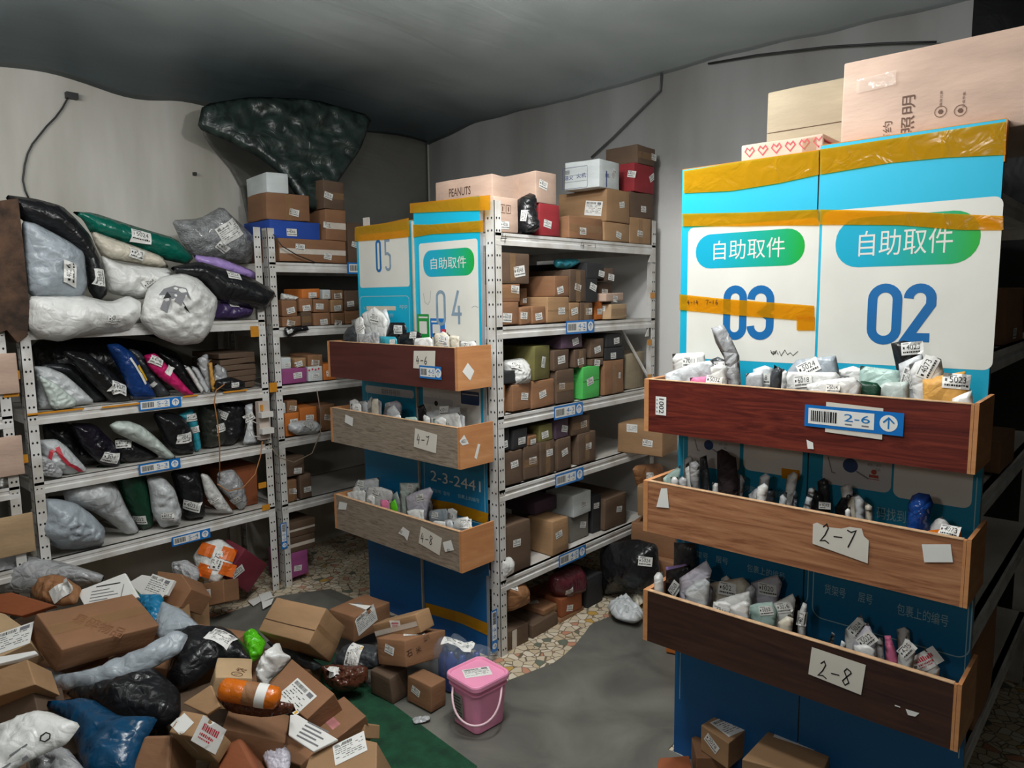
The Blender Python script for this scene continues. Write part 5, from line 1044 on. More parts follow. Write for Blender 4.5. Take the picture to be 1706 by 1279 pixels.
sb('mailer_bag', 'black bag with a white label right of the pale grey bag on the lowest shelf', 'black', [(284, 804), (332, 792), (340, 830), (343, 881), (312, 886), (295, 842)], -3.56, .12, [(319, 843, .085, -18)], rest=.4655)
sb('mailer_bag', 'clear white long bag leaning near the right end of the lowest shelf', 'white', [(334, 802), (349, 806), (374, 844), (393, 870), (366, 868), (344, 842)], -3.50, .05, [(356, 832, .05, 30)], rest=.4655)
sb('mailer_bag', 'rounded white glossy bag at the right end of the lowest shelf', 'silver', [(361, 798), (389, 792), (405, 811), (413, 850), (402, 862), (380, 840), (363, 822)], -3.53, .09, [(393, 833, .055, 30)], rest=.4655)
carton('parcel_box', 'brown carton behind the power strip at the right end of the lowest shelf', 'clay', (-3.72, 1.76, .4655+.11), (.3, .2, .22))
# power strip hung on the post
pc = onx(438, 700, -3.44); q = MB(); q.box((-3.458, pc.y-.028, pc.z-.1), (-3.425, pc.y+.028, pc.z+.1)); ps = meta(q.build('power_strip', mat('plastic_ivory', '#cdbfb4', .4, .05)), 'ivory power strip hung on the rack post beside its plugs', 'power strip')
for dz in (.035, -.05): q = MB(); q.box((-3.424, pc.y-.035, pc.z+dz-.014), (-3.385, pc.y+.03, pc.z+dz+.014)); q.build('plug', mat('plastic_white', '#dcdad4', .35, .02), ps)
q = MB(); q.box((-3.424, pc.y-.02, pc.z+.055), (-3.415, pc.y-.008, pc.z+.085)); q.build('switch', MATS['tape_orange_flat'], ps)
q = MB(); q.tube([onx(*p, -3.41) for p in [(430, 706), (418, 700), (413, 712), (420, 726), (434, 728)]], .003, 6); q.build('plug_cord', MATS['plastic_white'], ps, smooth=True)
def cord(pts, x, m, label, r=.003): q = MB(); q.tube([onx(*p, x) for p in pts], r, 6); meta(q.build('cord', m, smooth=True), label, 'cord')
CO = mat('cord_orange', '#a8703c', .5); CT = mat('cord_tan', '#8a7a68', .5)
cord([(374, 640), (360, 650), (357, 670), (362, 700), (366, 740), (366, 800)], -3.40, CO, 'orange cord hanging down in front of the left rack shelves')
cord([(437, 735), (434, 760), (425, 790), (405, 812), (380, 818), (362, 806)], -3.38, CO, 'orange cord looping from the power strip across the lowest bags')
cord([(528, 650), (535, 690), (534, 720), (520, 755), (490, 770), (465, 762), (448, 740)], -3.42, CT, 'tan cord looping from the power strip across the rear left rack')
cord([(455, 390), (470, 410), (495, 425), (525, 437)], -3.445, MATS['cable_black'], 'black cord across the long brown carton on the rear left rack')
# ------------------------------------------------------------------ small mailers standing in the trays
def tray_fill(zb, y0, where, group, items):
    XR[0] = (-1.143, -.316) if y0 < 1.9 else (-2.918, -2.062)
    """items: colour, outline, depth slot, label lead, stickers; each stands on the tray bottom"""
    for it in items:
        m, pts, slot, lead = it[:4]; stk = it[4] if len(it) > 4 else (); op = it[5] if len(it) > 5 else {}
        soft(op.get('name', 'mailer_envelope'), f"{lead} {where}", m, pts, ('y', y0 + .020 + .024*slot), op.get('T', .013), stk, wr=op.get('wr', .004)*.5, base=zb + .0135, cat=op.get('cat', 'mailer'), it=op.get('it', 0), res=16)
tray_fill(1.148, 1.885, 'in tray 2-6', None, [
 ('white', [(1117, 589), (1170, 586), (1173, 612), (1165, 640), (1120, 640)], 4, 'white package with a small label, back left', [(1150, 603, .05, 4, '7011')]),
 ('lgrey', [(1096, 622), (1147, 603), (1177, 599), (1176, 636), (1110, 638)], 2, 'crumpled pale grey mailer, leftmost', (), dict(wr=.010)),
 ('dgrey', [(1177, 602), (1196, 594), (1212, 601), (1222, 638), (1180, 638)], 3, 'dark package labelled 7026 beside the tall silver bag', [(1197, 612, .055, 6, '7026')]),
 ('silver', [(1185, 546), (1206, 541), (1216, 560), (1231, 592), (1243, 640), (1228, 642), (1206, 596), (1192, 570)], 1, 'tall narrow silver bag sticking far up', (), dict(wr=.008)),
 ('rose', [(1149, 629), (1208, 624), (1226, 636), (1224, 648), (1152, 644)], 0, 'low pale pink package at the front left', [(1190, 634, .05, 0)]),
 ('lgrey', [(1243, 622), (1272, 618), (1275, 645), (1243, 645)], 4, 'small pale package between the silver bag and the dark mailer'),
 ('dgrey', [(1274, 638), (1290, 607), (1301, 616), (1290, 650)], 1, 'dark grey mailer standing edge on, left of the middle'),
 ('white', [(1291, 649), (1304, 613), (1313, 620), (1311, 650)], 2, 'narrow white mailer edge on, next to the dark grey one'),
 ('grey', [(1312, 618), (1327, 599), (1393, 592), (1399, 622), (1395, 650), (1316, 650)], 4, 'large blue grey mailer behind the white printed one', [(1347, 612, .06, 30)]),
 ('white', [(1306, 619), (1401, 620), (1404, 642), (1395, 654), (1312, 652)], 2, 'wide white printed mailer in the middle', [(1338, 635, .05, 10)]),
 ('white', [(1344, 640), (1380, 632), (1423, 628), (1436, 640), (1424, 658), (1350, 656)], 0, 'white crumpled mailer in front of the middle', [(1388, 647, .035, 0)], dict(wr=.008)),
 ('mint', [(1433, 609), (1499, 617), (1504, 634), (1500, 662), (1431, 660)], 4, 'pale green white mailer with a red tag at the back', (), dict(T=.02)),
 ('dgreen', [(1414, 641), (1435, 634), (1461, 638), (1468, 646), (1464, 664), (1412, 660)], 1, 'dark green bag at the front', ()),
 ('paleg', [(1450, 652), (1476, 636), (1514, 636), (1524, 664), (1455, 666)], 2, 'clear crumpled package right of the dark green bag', (), dict(wr=.010)),
 ('black', [(1484, 572), (1505, 567), (1537, 573), (1533, 592), (1520, 620), (1540, 667), (1524, 669), (1491, 604)], 4, 'long black mailer leaning high up', [(1520, 580, .05, 8)]),
 ('lgrey', [(1497, 606), (1536, 589), (1539, 598), (1532, 655), (1519, 655)], 3, 'grey labelled mailer over the long black one', [(1514, 630, .05, 76, None, 'way')]),
 ('white', [(1515, 607), (1555, 592), (1568, 598), (1574, 630), (1560, 668), (1541, 666)], 2, 'clear white mailer left of the yellow kraft one', [(1545, 612, .055, 70)]),
 ('kraft', [(1537, 632), (1556, 630), (1558, 627), (1608, 618), (1619, 656), (1604, 674), (1547, 670)], 1, 'yellow kraft bubble mailer labelled 5023', [(1594, 635, .055, -4, '5023')], dict(T=.03)),
 ('white', [(1603, 665), (1618, 658), (1636, 651), (1638, 668), (1634, 682), (1606, 680)], 0, 'small white mailer in the right corner', [(1622, 667, .04, 12, '5027')]),
])
tray_fill(.832, 1.885, 'in tray 2-7', None, [
 ('mint', [(1102, 796), (1112, 787), (1131, 774), (1130, 812), (1104, 812)], 2, 'pale green mailer, leftmost'),
 ('white', [(1117, 794), (1130, 794), (1131, 814), (1118, 814)], 0, 'short white roll'),
 ('silver', [(1130, 800), (1137, 793), (1146, 798), (1147, 818), (1131, 816)], 0, 'silver black printed packet right of the white roll', (), dict(wr=.008)),
 ('black', [(1142, 774), (1147, 770), (1156, 781), (1157, 820), (1146, 820)], 3, 'narrow black packet near the left end'),
 ('silver', [(1149, 770), (1166, 766), (1168, 815), (1166, 822), (1156, 820)], 1, 'bright silver foil packet', (), dict(wr=.012)),
 ('dgrey', [(1166, 762), (1177, 758), (1183, 802), (1182, 826), (1170, 824)], 3, 'dark grey packet right of the silver foil one'),
 ('white', [(1172, 816), (1181, 804), (1186, 822), (1184, 828), (1174, 826)], 0, 'small white corner before the brown fleece packet'),
 ('white', [(1187, 803), (1196, 805), (1205, 824), (1203, 832), (1188, 830)], 1, 'white mailer leaning against the brown fleece packet'),
 ('dbrown', [(1194, 752), (1202, 748), (1211, 752), (1217, 758), (1226, 762), (1230, 800), (1228, 832), (1198, 830)], 3, 'dark brown fuzzy packet standing tallest at the left', (), dict(T=.03, wr=.012)),
 ('silver', [(1247, 824), (1260, 813), (1275, 815), (1281, 836), (1278, 842), (1250, 838)], 1, 'clear silver crumpled bag left of the middle', (), dict(wr=.012, T=.03)),
 ('dgrey', [(1276, 818), (1286, 813), (1291, 821), (1290, 844), (1278, 842)], 3, 'grey crumpled bag right of the clear silver one', (), dict(wr=.010)),
 ('lgrey', [(1288, 840), (1300, 826), (1312, 818), (1308, 846), (1292, 846)], 2, 'thin grey mailer left of the board joint'),
 ('grey', [(1305, 843), (1324, 815), (1329, 822), (1320, 848), (1308, 848)], 1, 'thin blue grey mailer near the board joint'),
 ('lgrey', [(1320, 845), (1348, 813), (1359, 811), (1352, 836), (1346, 852), (1324, 850)], 2, 'pale mailer leaning under the board joint'),
 ('white', [(1337, 845), (1343, 839), (1354, 850), (1352, 856), (1340, 854)], 0, 'small white corner under the board joint'),
 ('black', [(1345, 842), (1358, 815), (1372, 824), (1386, 852), (1384, 860), (1350, 858)], 3, 'black packet with white print in the middle', [(1374, 842, .03, 0)], dict(wr=.008)),
 ('black', [(1391, 845), (1408, 820), (1423, 820), (1414, 862), (1396, 864)], 4, 'second black packet right of the middle'),
 ('white', [(1408, 850), (1417, 843), (1430, 860), (1428, 868), (1412, 866)], 0, 'small white mailer before the second black packet'),
 ('lgrey', [(1423, 820), (1431, 824), (1440, 834), (1448, 864), (1444, 872), (1430, 870)], 2, 'tall pale mailer with a pointed top'),
 ('cream', [(1441, 835), (1453, 843), (1463, 868), (1460, 876), (1448, 874)], 1, 'cream mailer left of the printed characters'),
 ('bluefoil', [(1513, 838), (1520, 825), (1531, 820), (1549, 823), (1556, 838), (1550, 860), (1547, 886), (1506, 880)], 2, 'shiny bright blue bag', (), dict(T=.05, wr=.012)),
 ('white', [(1547, 878), (1558, 866), (1569, 860), (1585, 876), (1584, 892), (1550, 890)], 2, 'white crumpled paper right of the blue bag', (), dict(wr=.010)),
 ('orange', [(1549, 884), (1605, 877), (1609, 892), (1606, 898), (1552, 896)], 0, 'orange ended white tube at the right end', [(1582, 884, .045, 6)], dict(T=.03)),
])
tray_fill(.476, 1.885, 'in tray 2-8', None, [
 ('dgrey', [(1101, 898), (1136, 899), (1138, 937), (1134, 990), (1100, 986)], 5, 'tall grey bag reaching up to tray 2-7', (), dict(T=.03, wr=.008)),
 ('white', [(1083, 958), (1088, 951), (1098, 950), (1103, 984), (1102, 992), (1084, 988)], 0, 'white ribbed roll, leftmost', (), dict(T=.03)),
 ('lilac', [(1095, 940), (1128, 935), (1134, 942), (1118, 990), (1098, 990)], 3, 'lilac mailer behind the white roll'),
 ('black', [(1110, 950), (1151, 940), (1150, 962), (1128, 998), (1108, 994)], 2, 'black mailer with a tilted label', [(1124, 980, .05, 60)]),
 ('lav', [(1132, 963), (1177, 933), (1186, 950), (1160, 1002), (1134, 1000)], 1, 'lavender grey mailer leaning left of the folded white ones'),
 ('lgrey', [(1140, 985), (1160, 966), (1183, 962), (1176, 1000), (1150, 1008)], 0, 'pale grey mailer low at the left'),
 ('cream', [(1158, 980), (1175, 972), (1238, 961), (1250, 973), (1246, 1000), (1200, 1016), (1158, 1010)], 4, 'wide cream white mailer', [(1212, 981, .06, 6, '6021')], dict(T=.03)),
 ('white', [(1193, 1000), (1225, 990), (1249, 984), (1252, 1010), (1240, 1032), (1200, 1022)], 1, 'folded white mailer before the wide cream one', (), dict(wr=.008)),
 ('white', [(1215, 1010), (1240, 1000), (1249, 1004), (1246, 1036), (1222, 1030)], 0, 'small folded white mailer beside the folded one'),
 ('lav', [(1251, 970), (1270, 964), (1295, 957), (1303, 971), (1294, 1010), (1290, 1026), (1252, 1020)], 4, 'clear lavender mailer with a label', [(1278, 982, .055, 4, '1020')]),
 ('mint', [(1246, 1009), (1262, 1004), (1287, 1002), (1296, 1018), (1280, 1046), (1250, 1036)], 1, 'pale mint mailer before the clear lavender one', [(1276, 1017, .04, 20)]),
 ('white', [(1276, 1019), (1290, 1004), (1321, 988), (1326, 999), (1312, 1052), (1282, 1046)], 2, 'white mailer with a pointed top left of the board joint', [(1306, 1012, .045, 24)]),
 ('cream', [(1296, 1036), (1316, 1022), (1322, 1030), (1314, 1060), (1300, 1056)], 0, 'small cream mailer before the pointed white one'),
 ('black', [(1312, 1010), (1330, 990), (1334, 1000), (1330, 1062), (1314, 1056)], 4, 'thin black mailer before the board joint'),
 ('white', [(1329, 1024), (1338, 1003), (1344, 1006), (1342, 1060), (1330, 1060)], 1, 'upright white mailer with a pink spot at the board joint', [(1336, 1030, .04, 84)]),
 ('lgrey', [(1367, 1070), (1386, 1052), (1391, 1056), (1384, 1080), (1370, 1078)], 1, 'thin pale mailer alone right of the board joint'),
 ('lgrey', [(1384, 1076), (1402, 1066), (1410, 1072), (1404, 1088), (1388, 1086)], 0, 'thin grey mailer low before the white pair'),
 ('white', [(1408, 1048), (1435, 1022), (1440, 1037), (1426, 1084), (1424, 1094), (1408, 1090)], 3, 'white mailer, left one of the pointed pair', [(1428, 1046, .05, 60)]),
 ('lav', [(1420, 1073), (1446, 1035), (1460, 1067), (1470, 1101), (1466, 1108), (1432, 1100)], 1, 'lavender white mailer, right one of the pointed pair', [(1444, 1066, .05, 50)]),
 ('white', [(1460, 1060), (1471, 1062), (1481, 1106), (1480, 1114), (1468, 1110)], 3, 'narrow white mailer left of the pink one'),
 ('rose', [(1474, 1058), (1484, 1058), (1496, 1096), (1505, 1112), (1503, 1120), (1482, 1114)], 2, 'pink mailer'),
 ('white', [(1496, 1092), (1511, 1056), (1525, 1086), (1512, 1120), (1508, 1128), (1498, 1122)], 1, 'white diamond shaped mailer right of the pink one', [(1511, 1082, .045, 60)]),
 ('white', [(1518, 1107), (1541, 1079), (1566, 1113), (1562, 1132), (1558, 1138), (1524, 1126)], 3, 'white mailer with a red printed label', [(1543, 1100, .07, 40, None, 'red')]),
 ('white', [(1571, 1121), (1590, 1132), (1592, 1140), (1574, 1140)], 0, 'small white corner at the right end'),
])
tray_fill(1.195, 1.937, 'in tray 4-6', None, [
 ('white', [(549, 548), (579, 545), (600, 556), (598, 572), (555, 570)], 4, 'white mailer, leftmost'),
 ('dgrey', [(569, 556), (574, 546), (583, 541), (596, 541), (604, 556), (600, 572), (572, 570)], 2, 'dark rounded bundle', (), dict(T=.05, wr=.006)),
 ('white', [(589, 533), (605, 525), (614, 568), (612, 576), (598, 574)], 1, 'white labelled mailer tilted left of the tall one', [(601, 546, .05, 30)]),
 ('white', [(602, 523), (624, 511), (639, 522), (646, 534), (640, 572), (612, 574)], 3, 'tall white mailer with a label', [(624, 530, .065, -8, '5017')]),
 ('lgrey', [(630, 517), (644, 514), (650, 534), (645, 576), (630, 574)], 4, 'pale mailer behind the tall white one'),
 ('silver', [(596, 557), (632, 553), (637, 572), (630, 578), (600, 576)], 0, 'crumpled clear mailer at the front left', (), dict(wr=.008)),
 ('black', [(642, 560), (650, 537), (674, 537), (678, 546), (674, 578), (644, 576)], 3, 'black mailer with a big white label', [(663, 549, .06, 0, '5017')]),
 ('teal', [(633, 560), (661, 561), (663, 576), (660, 580), (634, 578)], 0, 'teal package', [(654, 569, .03, 0)]),
 ('black', [(663, 557), (693, 551), (703, 556), (702, 576), (698, 582), (666, 580)], 2, 'black bag right of the labelled black mailer', [(689, 558, .045, 4)]),
 ('white', [(688, 564), (720, 561), (726, 578), (722, 584), (694, 582)], 0, 'white folded slips in the middle'),
 ('black', [(674, 566), (690, 566), (694, 582), (676, 580)], 1, 'small black packet before the white slips'),
 ('cream', [(722, 555), (747, 554), (752, 580), (748, 588), (726, 586)], 1, 'cream mailer with an orange edge', [(738, 565, .05, -6, '5016')]),
 ('cream', [(747, 557), (765, 560), (767, 580), (764, 588), (750, 586)], 3, 'pale mailer right of the cream one'),
 ('white', [(766, 578), (778, 568), (790, 570), (805, 568), (808, 582), (804, 588), (768, 588)], 4, 'white crumpled mailer at the right end', [(780, 577, .05, 0, '5001')], dict(wr=.008)),
])
tray_fill(.880, 1.937, 'in tray 4-7', None, [
 ('white', [(564, 665), (600, 661), (605, 669), (600, 690), (565, 686)], 4, 'white mailer, leftmost', [(574, 674, .04, 0)]),
 ('white', [(585, 673), (602, 671), (604, 690), (600, 694), (586, 690)], 0, 'small white labelled mailer near the left end', [(594, 679, .035, 0)]),
 ('lgrey', [(603, 671), (612, 667), (614, 692), (611, 696), (604, 694)], 2, 'thin grey mailer right of the small white one'),
 ('cream', [(612, 688), (619, 664), (630, 664), (634, 694), (630, 700), (614, 698)], 1, 'cream tapered bag'),
 ('lav', [(631, 690), (642, 671), (661, 667), (670, 673), (664, 700), (636, 698)], 4, 'grey clear mailer with faint print', [(646, 676, .04, 20)]),
 ('lgrey', [(644, 682), (656, 674), (668, 690), (660, 704), (646, 702)], 1, 'small grey mailer before the clear one'),
 ('white', [(653, 694), (668, 689), (672, 704), (670, 710), (656, 708)], 0, 'small white corner left of the middle'),
 ('mint', [(675, 695), (695, 694), (697, 706), (694, 712), (677, 710)], 0, 'small pale green package'),
 ('black', [(696, 677), (706, 673), (711, 684), (712, 710), (710, 716), (698, 714)], 3, 'black green packet'),
 ('lgrey', [(710, 686), (766, 675), (768, 692), (764, 716), (716, 714)], 3, 'wide grey mailer labelled 5011', [(740, 684, .06, 8, '5011')]),
 ('white', [(738, 698), (790, 690), (802, 710), (798, 722), (744, 718)], 1, 'wide white mailer labelled 5021', [(770, 702, .065, 6, '5021')]),
 ('white', [(704, 689), (716, 695), (722, 712), (720, 718), (708, 716)], 0, 'narrow white mailer right of the black packet'),
 ('mint', [(722, 697), (736, 699), (740, 714), (738, 720), (724, 718)], 0, 'pale mailer between the narrow one and the wide one'),
])
tray_fill(.450, 1.937, 'in tray 4-8', None, [
 ('mint', [(562, 809), (583, 804), (588, 816), (586, 836), (566, 832)], 4, 'pale green white package, leftmost'),
 ('lgrey', [(584, 800), (600, 797), (624, 793), (624, 812), (620, 836), (586, 832)], 3, 'pale grey mailer labelled 6021', [(601, 806, .055, 4, '6021')]),
 ('white', [(576, 820), (590, 816), (607, 816), (606, 840), (602, 846), (580, 840)], 1, 'white crumpled mailer before the pale grey one', (), dict(wr=.008)),
 ('white', [(606, 834), (613, 811), (635, 811), (656, 818), (653, 836), (648, 854), (610, 850)], 2, 'white mailer labelled 6017', [(626, 820, .06, -6, '6017')]),
 ('rose', [(634, 832), (648, 833), (646, 852), (644, 858), (633, 854)], 0, 'small pink packet'),
 ('lime', [(649, 838), (658, 831), (663, 846), (661, 864), (651, 860)], 0, 'lime green and yellow packet'),
 ('paleg', [(652, 826), (662, 818), (668, 838), (666, 858), (656, 856)], 4, 'grey green packet behind the lime one'),
 ('paleg', [(666, 804), (698, 804), (700, 812), (680, 832), (678, 866), (668, 862)], 3, 'upright clear package with printed top', [(684, 811, .04, 0)]),
 ('lav', [(675, 828), (692, 819), (717, 811), (722, 819), (715, 840), (700, 866), (680, 862)], 2, 'lavender white mailer, tallest in the middle', [(700, 829, .05, 16)]),
 ('white', [(678, 851), (690, 848), (706, 849), (710, 868), (706, 876), (684, 872)], 0, 'low white crumpled mailer', (), dict(wr=.008)),
 ('grey', [(712, 851), (728, 848), (746, 847), (747, 866), (742, 882), (716, 878)], 3, 'blue grey mailer with a dark label', [(725, 858, .045, 4)]),
 ('white', [(716, 872), (726, 867), (744, 869), (754, 886), (748, 892), (720, 888)], 0, 'low white mailer right of the middle', (), dict(wr=.008)),
 ('white', [(745, 868), (764, 865), (785, 862), (794, 882), (790, 896), (752, 892)], 2, 'boxy white package with a yellow mark near the right end', [(775, 872, .055, 4, None, 'wayy')], dict(T=.035)),
])
# flat mailers packed between the larger ones: (x, width, top above the tray floor, depth slot, lean, colour)
def pack(zb, y0, where, rows):
    XR[0] = (-1.143, -.316) if y0 < 1.9 else (-2.918, -2.062)
    for i, (x, w, h, slot, lean, c) in enumerate(rows):
        z = zb + .0135; y = y0 + .020 + .024*slot; o = Vector((x, y, z)); SEED[0] += 1
        h *= 1.13; pts = [(-w/2, 0), (w/2, 0), (w/2 + lean, h*.96), (w*.1 + lean, h), (-w/2 + lean, h*.93)]
        mb = pillow(pts, XV, ZV, YN, o, .010, .0018, SEED[0], None, 0, 1.0, 14)
        ob = mb.build('mailer_envelope', BAG[c], smooth=True)
        near = ['left end', 'middle', 'right end'][min(2, int(3*i/len(rows)))]
        meta(ob, f"thin {c2n[c]} mailer in {where}, {ORD[i]} of the thin ones", 'mailer', f'thin mailers packed in {where}')
        if w > .05: p = o + XV*(lean*.8) + ZV*(h*.8); art = sticker_art('num', NUMS[SEED[0] % 12]); bv = bvh_of(mb); art.emit(p, XV*.05, ZV*.05, YN, .0003, bv, 0, .003).build('shipping_label', art.mats, ob, origin=p)
c2n = {'white': 'white', 'lgrey': 'pale grey', 'lav': 'lavender', 'silver': 'clear', 'dgrey': 'dark grey', 'paleg': 'pale green', 'black': 'black', 'cream': 'cream'}
pack(.476, 1.885, 'tray 2-8', [(-1.02, .07, .17, 2, .02, 'lav'), (-.97, .03, .18, 5, .01, 'white'), (-.93, .06, .155, 0, .02, 'white'), (-.88, .03, .19, 3, .02, 'lgrey'), (-.83, .07, .15, 2, .02, 'white'), (-.545, .03, .16, 4, -.02, 'lgrey'), (-.50, .05, .15, 0, -.02, 'white'), (-.44, .03, .17, 5, -.02, 'white')])
pack(.832, 1.885, 'tray 2-7', [(-1.09, .03, .19, 4, .01, 'lgrey'), (-1.03, .03, .18, 1, -.01, 'white'), (-.94, .05, .16, 4, .02, 'silver'), (-.85, .03, .18, 3, .025, 'lgrey'), (-.82, .03, .17, 0, .02, 'white'), (-.78, .03, .19, 4, .025, 'white'), (-.66, .03, .18, 5, -.02, 'dgrey'), (-.58, .03, .18, 4, -.03, 'white'), (-.55, .04, .16, 3, -.03, 'cream')])
pack(1.148, 1.885, 'tray 2-6', [(-1.11, .07, .17, 5, -.01, 'white'), (-1.0, .06, .17, 4, .01, 'paleg'), (-.93, .05, .18, 0, -.01, 'white'), (-.87, .06, .17, 5, .01, 'lgrey'), (-.78, .03, .18, 0, .01, 'dgrey'), (-.62, .07, .18, 5, 0, 'white'), (-.50, .05, .17, 5, .01, 'white')])
pack(.880, 1.937, 'tray 4-7', [(-2.87, .07, .17, 2, .01, 'white'), (-2.80, .03, .18, 4, .01, 'lgrey'), (-2.68, .05, .18, 2, .01, 'lav'), (-2.60, .05, .165, 4, 0, 'white'), (-2.44, .03, .17, 4, .0, 'lgrey'), (-2.30, .07, .17, 4, .01, 'white'), (-2.20, .07, .16, 0, .01, 'white'), (-2.12, .05, .17, 2, 0, 'lgrey')])
pack(.450, 1.937, 'tray 4-8', [(-2.88, .06, .17, 2, .01, 'white'), (-2.80, .05, .18, 4, .01, 'lgrey'), (-2.70, .06, .17, 0, .01, 'white'), (-2.62, .03, .18, 5, .01, 'white'), (-2.44, .06, .17, 5, .02, 'lav'), (-2.36, .06, .16, 0, .01, 'white'), (-2.26, .07, .17, 4, .02, 'white'), (-2.16, .05, .16, 0, .01, 'lgrey')])
pack(1.195, 1.937, 'tray 4-6', [(-2.86, .06, .19, 3, .01, 'white'), (-2.74, .06, .20, 5, .01, 'white'), (-2.60, .06, .19, 5, 0, 'lgrey'), (-2.46, .06, .18, 4, 0, 'white'), (-2.30, .06, .185, 5, 0, 'white'), (-2.18, .06, .18, 1, 0, 'cream')])
XR[0] = None
# ------------------------------------------------------------------ slab: a box or board from its seen face (outline on a plane) and its depth behind
def slab(name, label, m, quad, spec, th, stk=(), cat='parcel', bev=.003, group=None, prints=None, tape=None):
    o, u, v, n = plane_of(spec, quad); P = [onp(*p, o, n) for p in quad]
    nn = (P[1]-P[0]).cross(P[2]-P[0])
    if nn.dot(n) < 0: P = P[::-1]
    k = len(P); q = MB(); q.add(P + [p - n*th for p in P], [list(range(k)), [k+i for i in range(k)][::-1]] + [[i, k+i, k+(i+1) % k, (i+1) % k] for i in range(k)])
    low = min(p.z for p in q.v)
    if low < .009:
        for p in q.v: p.z += .009 - low
    bm = bmesh.new(); vs = [bm.verts.new(p) for p in q.v]; [bm.faces.new([vs[i] for i in f]) for f in q.f]
    if bev: bmesh.ops.bevel(bm, geom=list(bm.edges), offset=min(bev, th*.3), segments=2, affect='EDGES', profile=.5)
    bm.normal_update(); q2 = MB(); bm.verts.index_update(); q2.v = [w.co.copy() for w in bm.verts]; q2.f = [[w.index for w in f.verts] for f in bm.faces]; q2.m = [0]*len(q2.f); bm.free()
    ob = q2.build(name, CARD[m] if isinstance(m, str) and m in CARD else (BAG[m] if isinstance(m, str) else m)); meta(ob, label, cat, group)
    if tape:
        for ta, tb, w, tm in tape:
            def dr(a, W_, H_): pass
            bv = bvh_of(q2); A_, B_ = [bv.ray_cast(CAM, ray(*t).normalized(), 20) for t in (ta, tb)]
            if A_[0] is not None and B_[0] is not None:
                s = (B_[0]-A_[0]); nrm = A_[1]; sd = nrm.cross(s).normalized()*w/2; qq = MB(); qq.add([A_[0]-sd+nrm*.0012, B_[0]-sd+nrm*.0012, B_[0]+sd+nrm*.0012, A_[0]+sd+nrm*.0012], [(0, 1, 2, 3)]); qq.build('packing_tape', tm, ob)
    for s in stk: sticker(ob, q2, *s)
    if prints: prints(ob, q2)
    return ob
slab('parcel_box', 'dark torn cardboard box standing upright at the left end of the bag pile', mat('cardboard_dirty', '#5e4432', .85, .35, scale=14, bump=.8, bscale=20), [(-14, 336), (8, 333), (31, 330), (38, 400), (50, 520), (46, 560), (30, 572), (12, 548), (-14, 560)], ('x', -3.435), .20)
# ------------------------------------------------------------------ on top of the right rack
def bigprint(o, m, c, R_, d):
    face_print(o, m, 1512, 210, lambda a, w, h: a.text('远照明', -.075, -.015, .075, .015, BRINK, 0), .16, .04, ang=90)
    face_print(o, m, 1478, 222, lambda a, w, h: a.text('节约', -.03, -.011, .03, .011, BRINK, 0), .08, .03, ang=90)
    for px, py in ((1567, 186), (1600, 184)): face_print(o, m, px, py, lambda a, w, h: (a.line([(.013*math.cos(k*.45), .013*math.sin(k*.45)) for k in range(15)], .0014, BRINK, 0), a.disc(0, 0, .006, BRINK, 0, 6)), .04, .04)
    face_print(o, m, 1606, 166, lambda a, w, h: a.text('环保节能', -.018, -.003, .018, .003, BRINK, 0), .05, .01, ang=90)
    face_print(o, m, 1568, 164, lambda a, w, h: a.text('高效光源', -.018, -.003, .018, .003, BRINK, 0), .05, .01, ang=90)
carton('parcel_box', 'huge pale cardboard box with vertical brown print on top of the right rack', 'pink', (-.295, 2.33, 2.052), (.79, .48, .225), euler(0, 0, 0), prints=bigprint, jit=.002,
       stk=())
TAPESHINE = sheer('tape_glossy', '#e8dcd0', .3, .06)
def shine(px, py, w, h, x): 
    p = ony(px, py, 2.0875); a = Art(); a.rect(-w/2, -h/2, w/2, h/2, TAPESHINE, 0, 12, 3); return a, p
bb = bpy.data.objects[[o.name for o in bpy.data.objects if o.get('label', '').startswith('huge pale')][0]]
a, p = shine(1460, 137, .095, .035, 0); k = a.emit(Vector((p.x, 2.0845, p.z)), (XV + ZV*.05).normalized(), ZV, YN, .001); k.build('packing_tape', a.mats, bb, origin=p)
for o_ in [bb]: pass
carton('parcel_box', 'greyish tan box behind the small box with red hearts on the right rack', 'beige', (-.80, 2.45, 1.8005+.19), (.36, .34, .38), euler(0, 0, 0), seam=[(1, -1, 0, .07)])
carton('parcel_box', 'small pale box with red hearts beside the huge box on the right rack', 'pink', (-.862, 2.19, 1.8005+.098), (.24, .16, .196), euler(0, 0, 0), prints=lambda o, m, c, R_, d: face_print(o, m, 1305, 246, hearts, .24, .04), tape=[(1, -1, 2, .04, TAPETAN, .08)])
# cartons on the side of the right rack
for x, y, z, d, st, lb in ((-.44, 2.58, 1.0215, (.22, .26, .10), [(1697, 742, .07, -4, '5031')], 'brown carton with a label seen past the end of tray 2-6'),
    (-.45, 2.62, 1.4015, (.22, .3, .16), [(1690, 555, .05, 0)], 'brown carton in the dark shelf beside the signboard reading 02'),
    (-.44, 2.45, .3015, (.22, .3, .30), [(1656, 1163, .06, 20)], 'crushed brown carton on the lowest shelf past tray 2-8'),
    (-.44, 2.52, 1.8015, (.2, .25, .11), [], 'dark box on the top shelf in the shade of the huge box')):
    if z < 1.8: carton('parcel_box', lb, 'brown', (x, y, z + d[2]/2), d, stk=st, jit=.004)
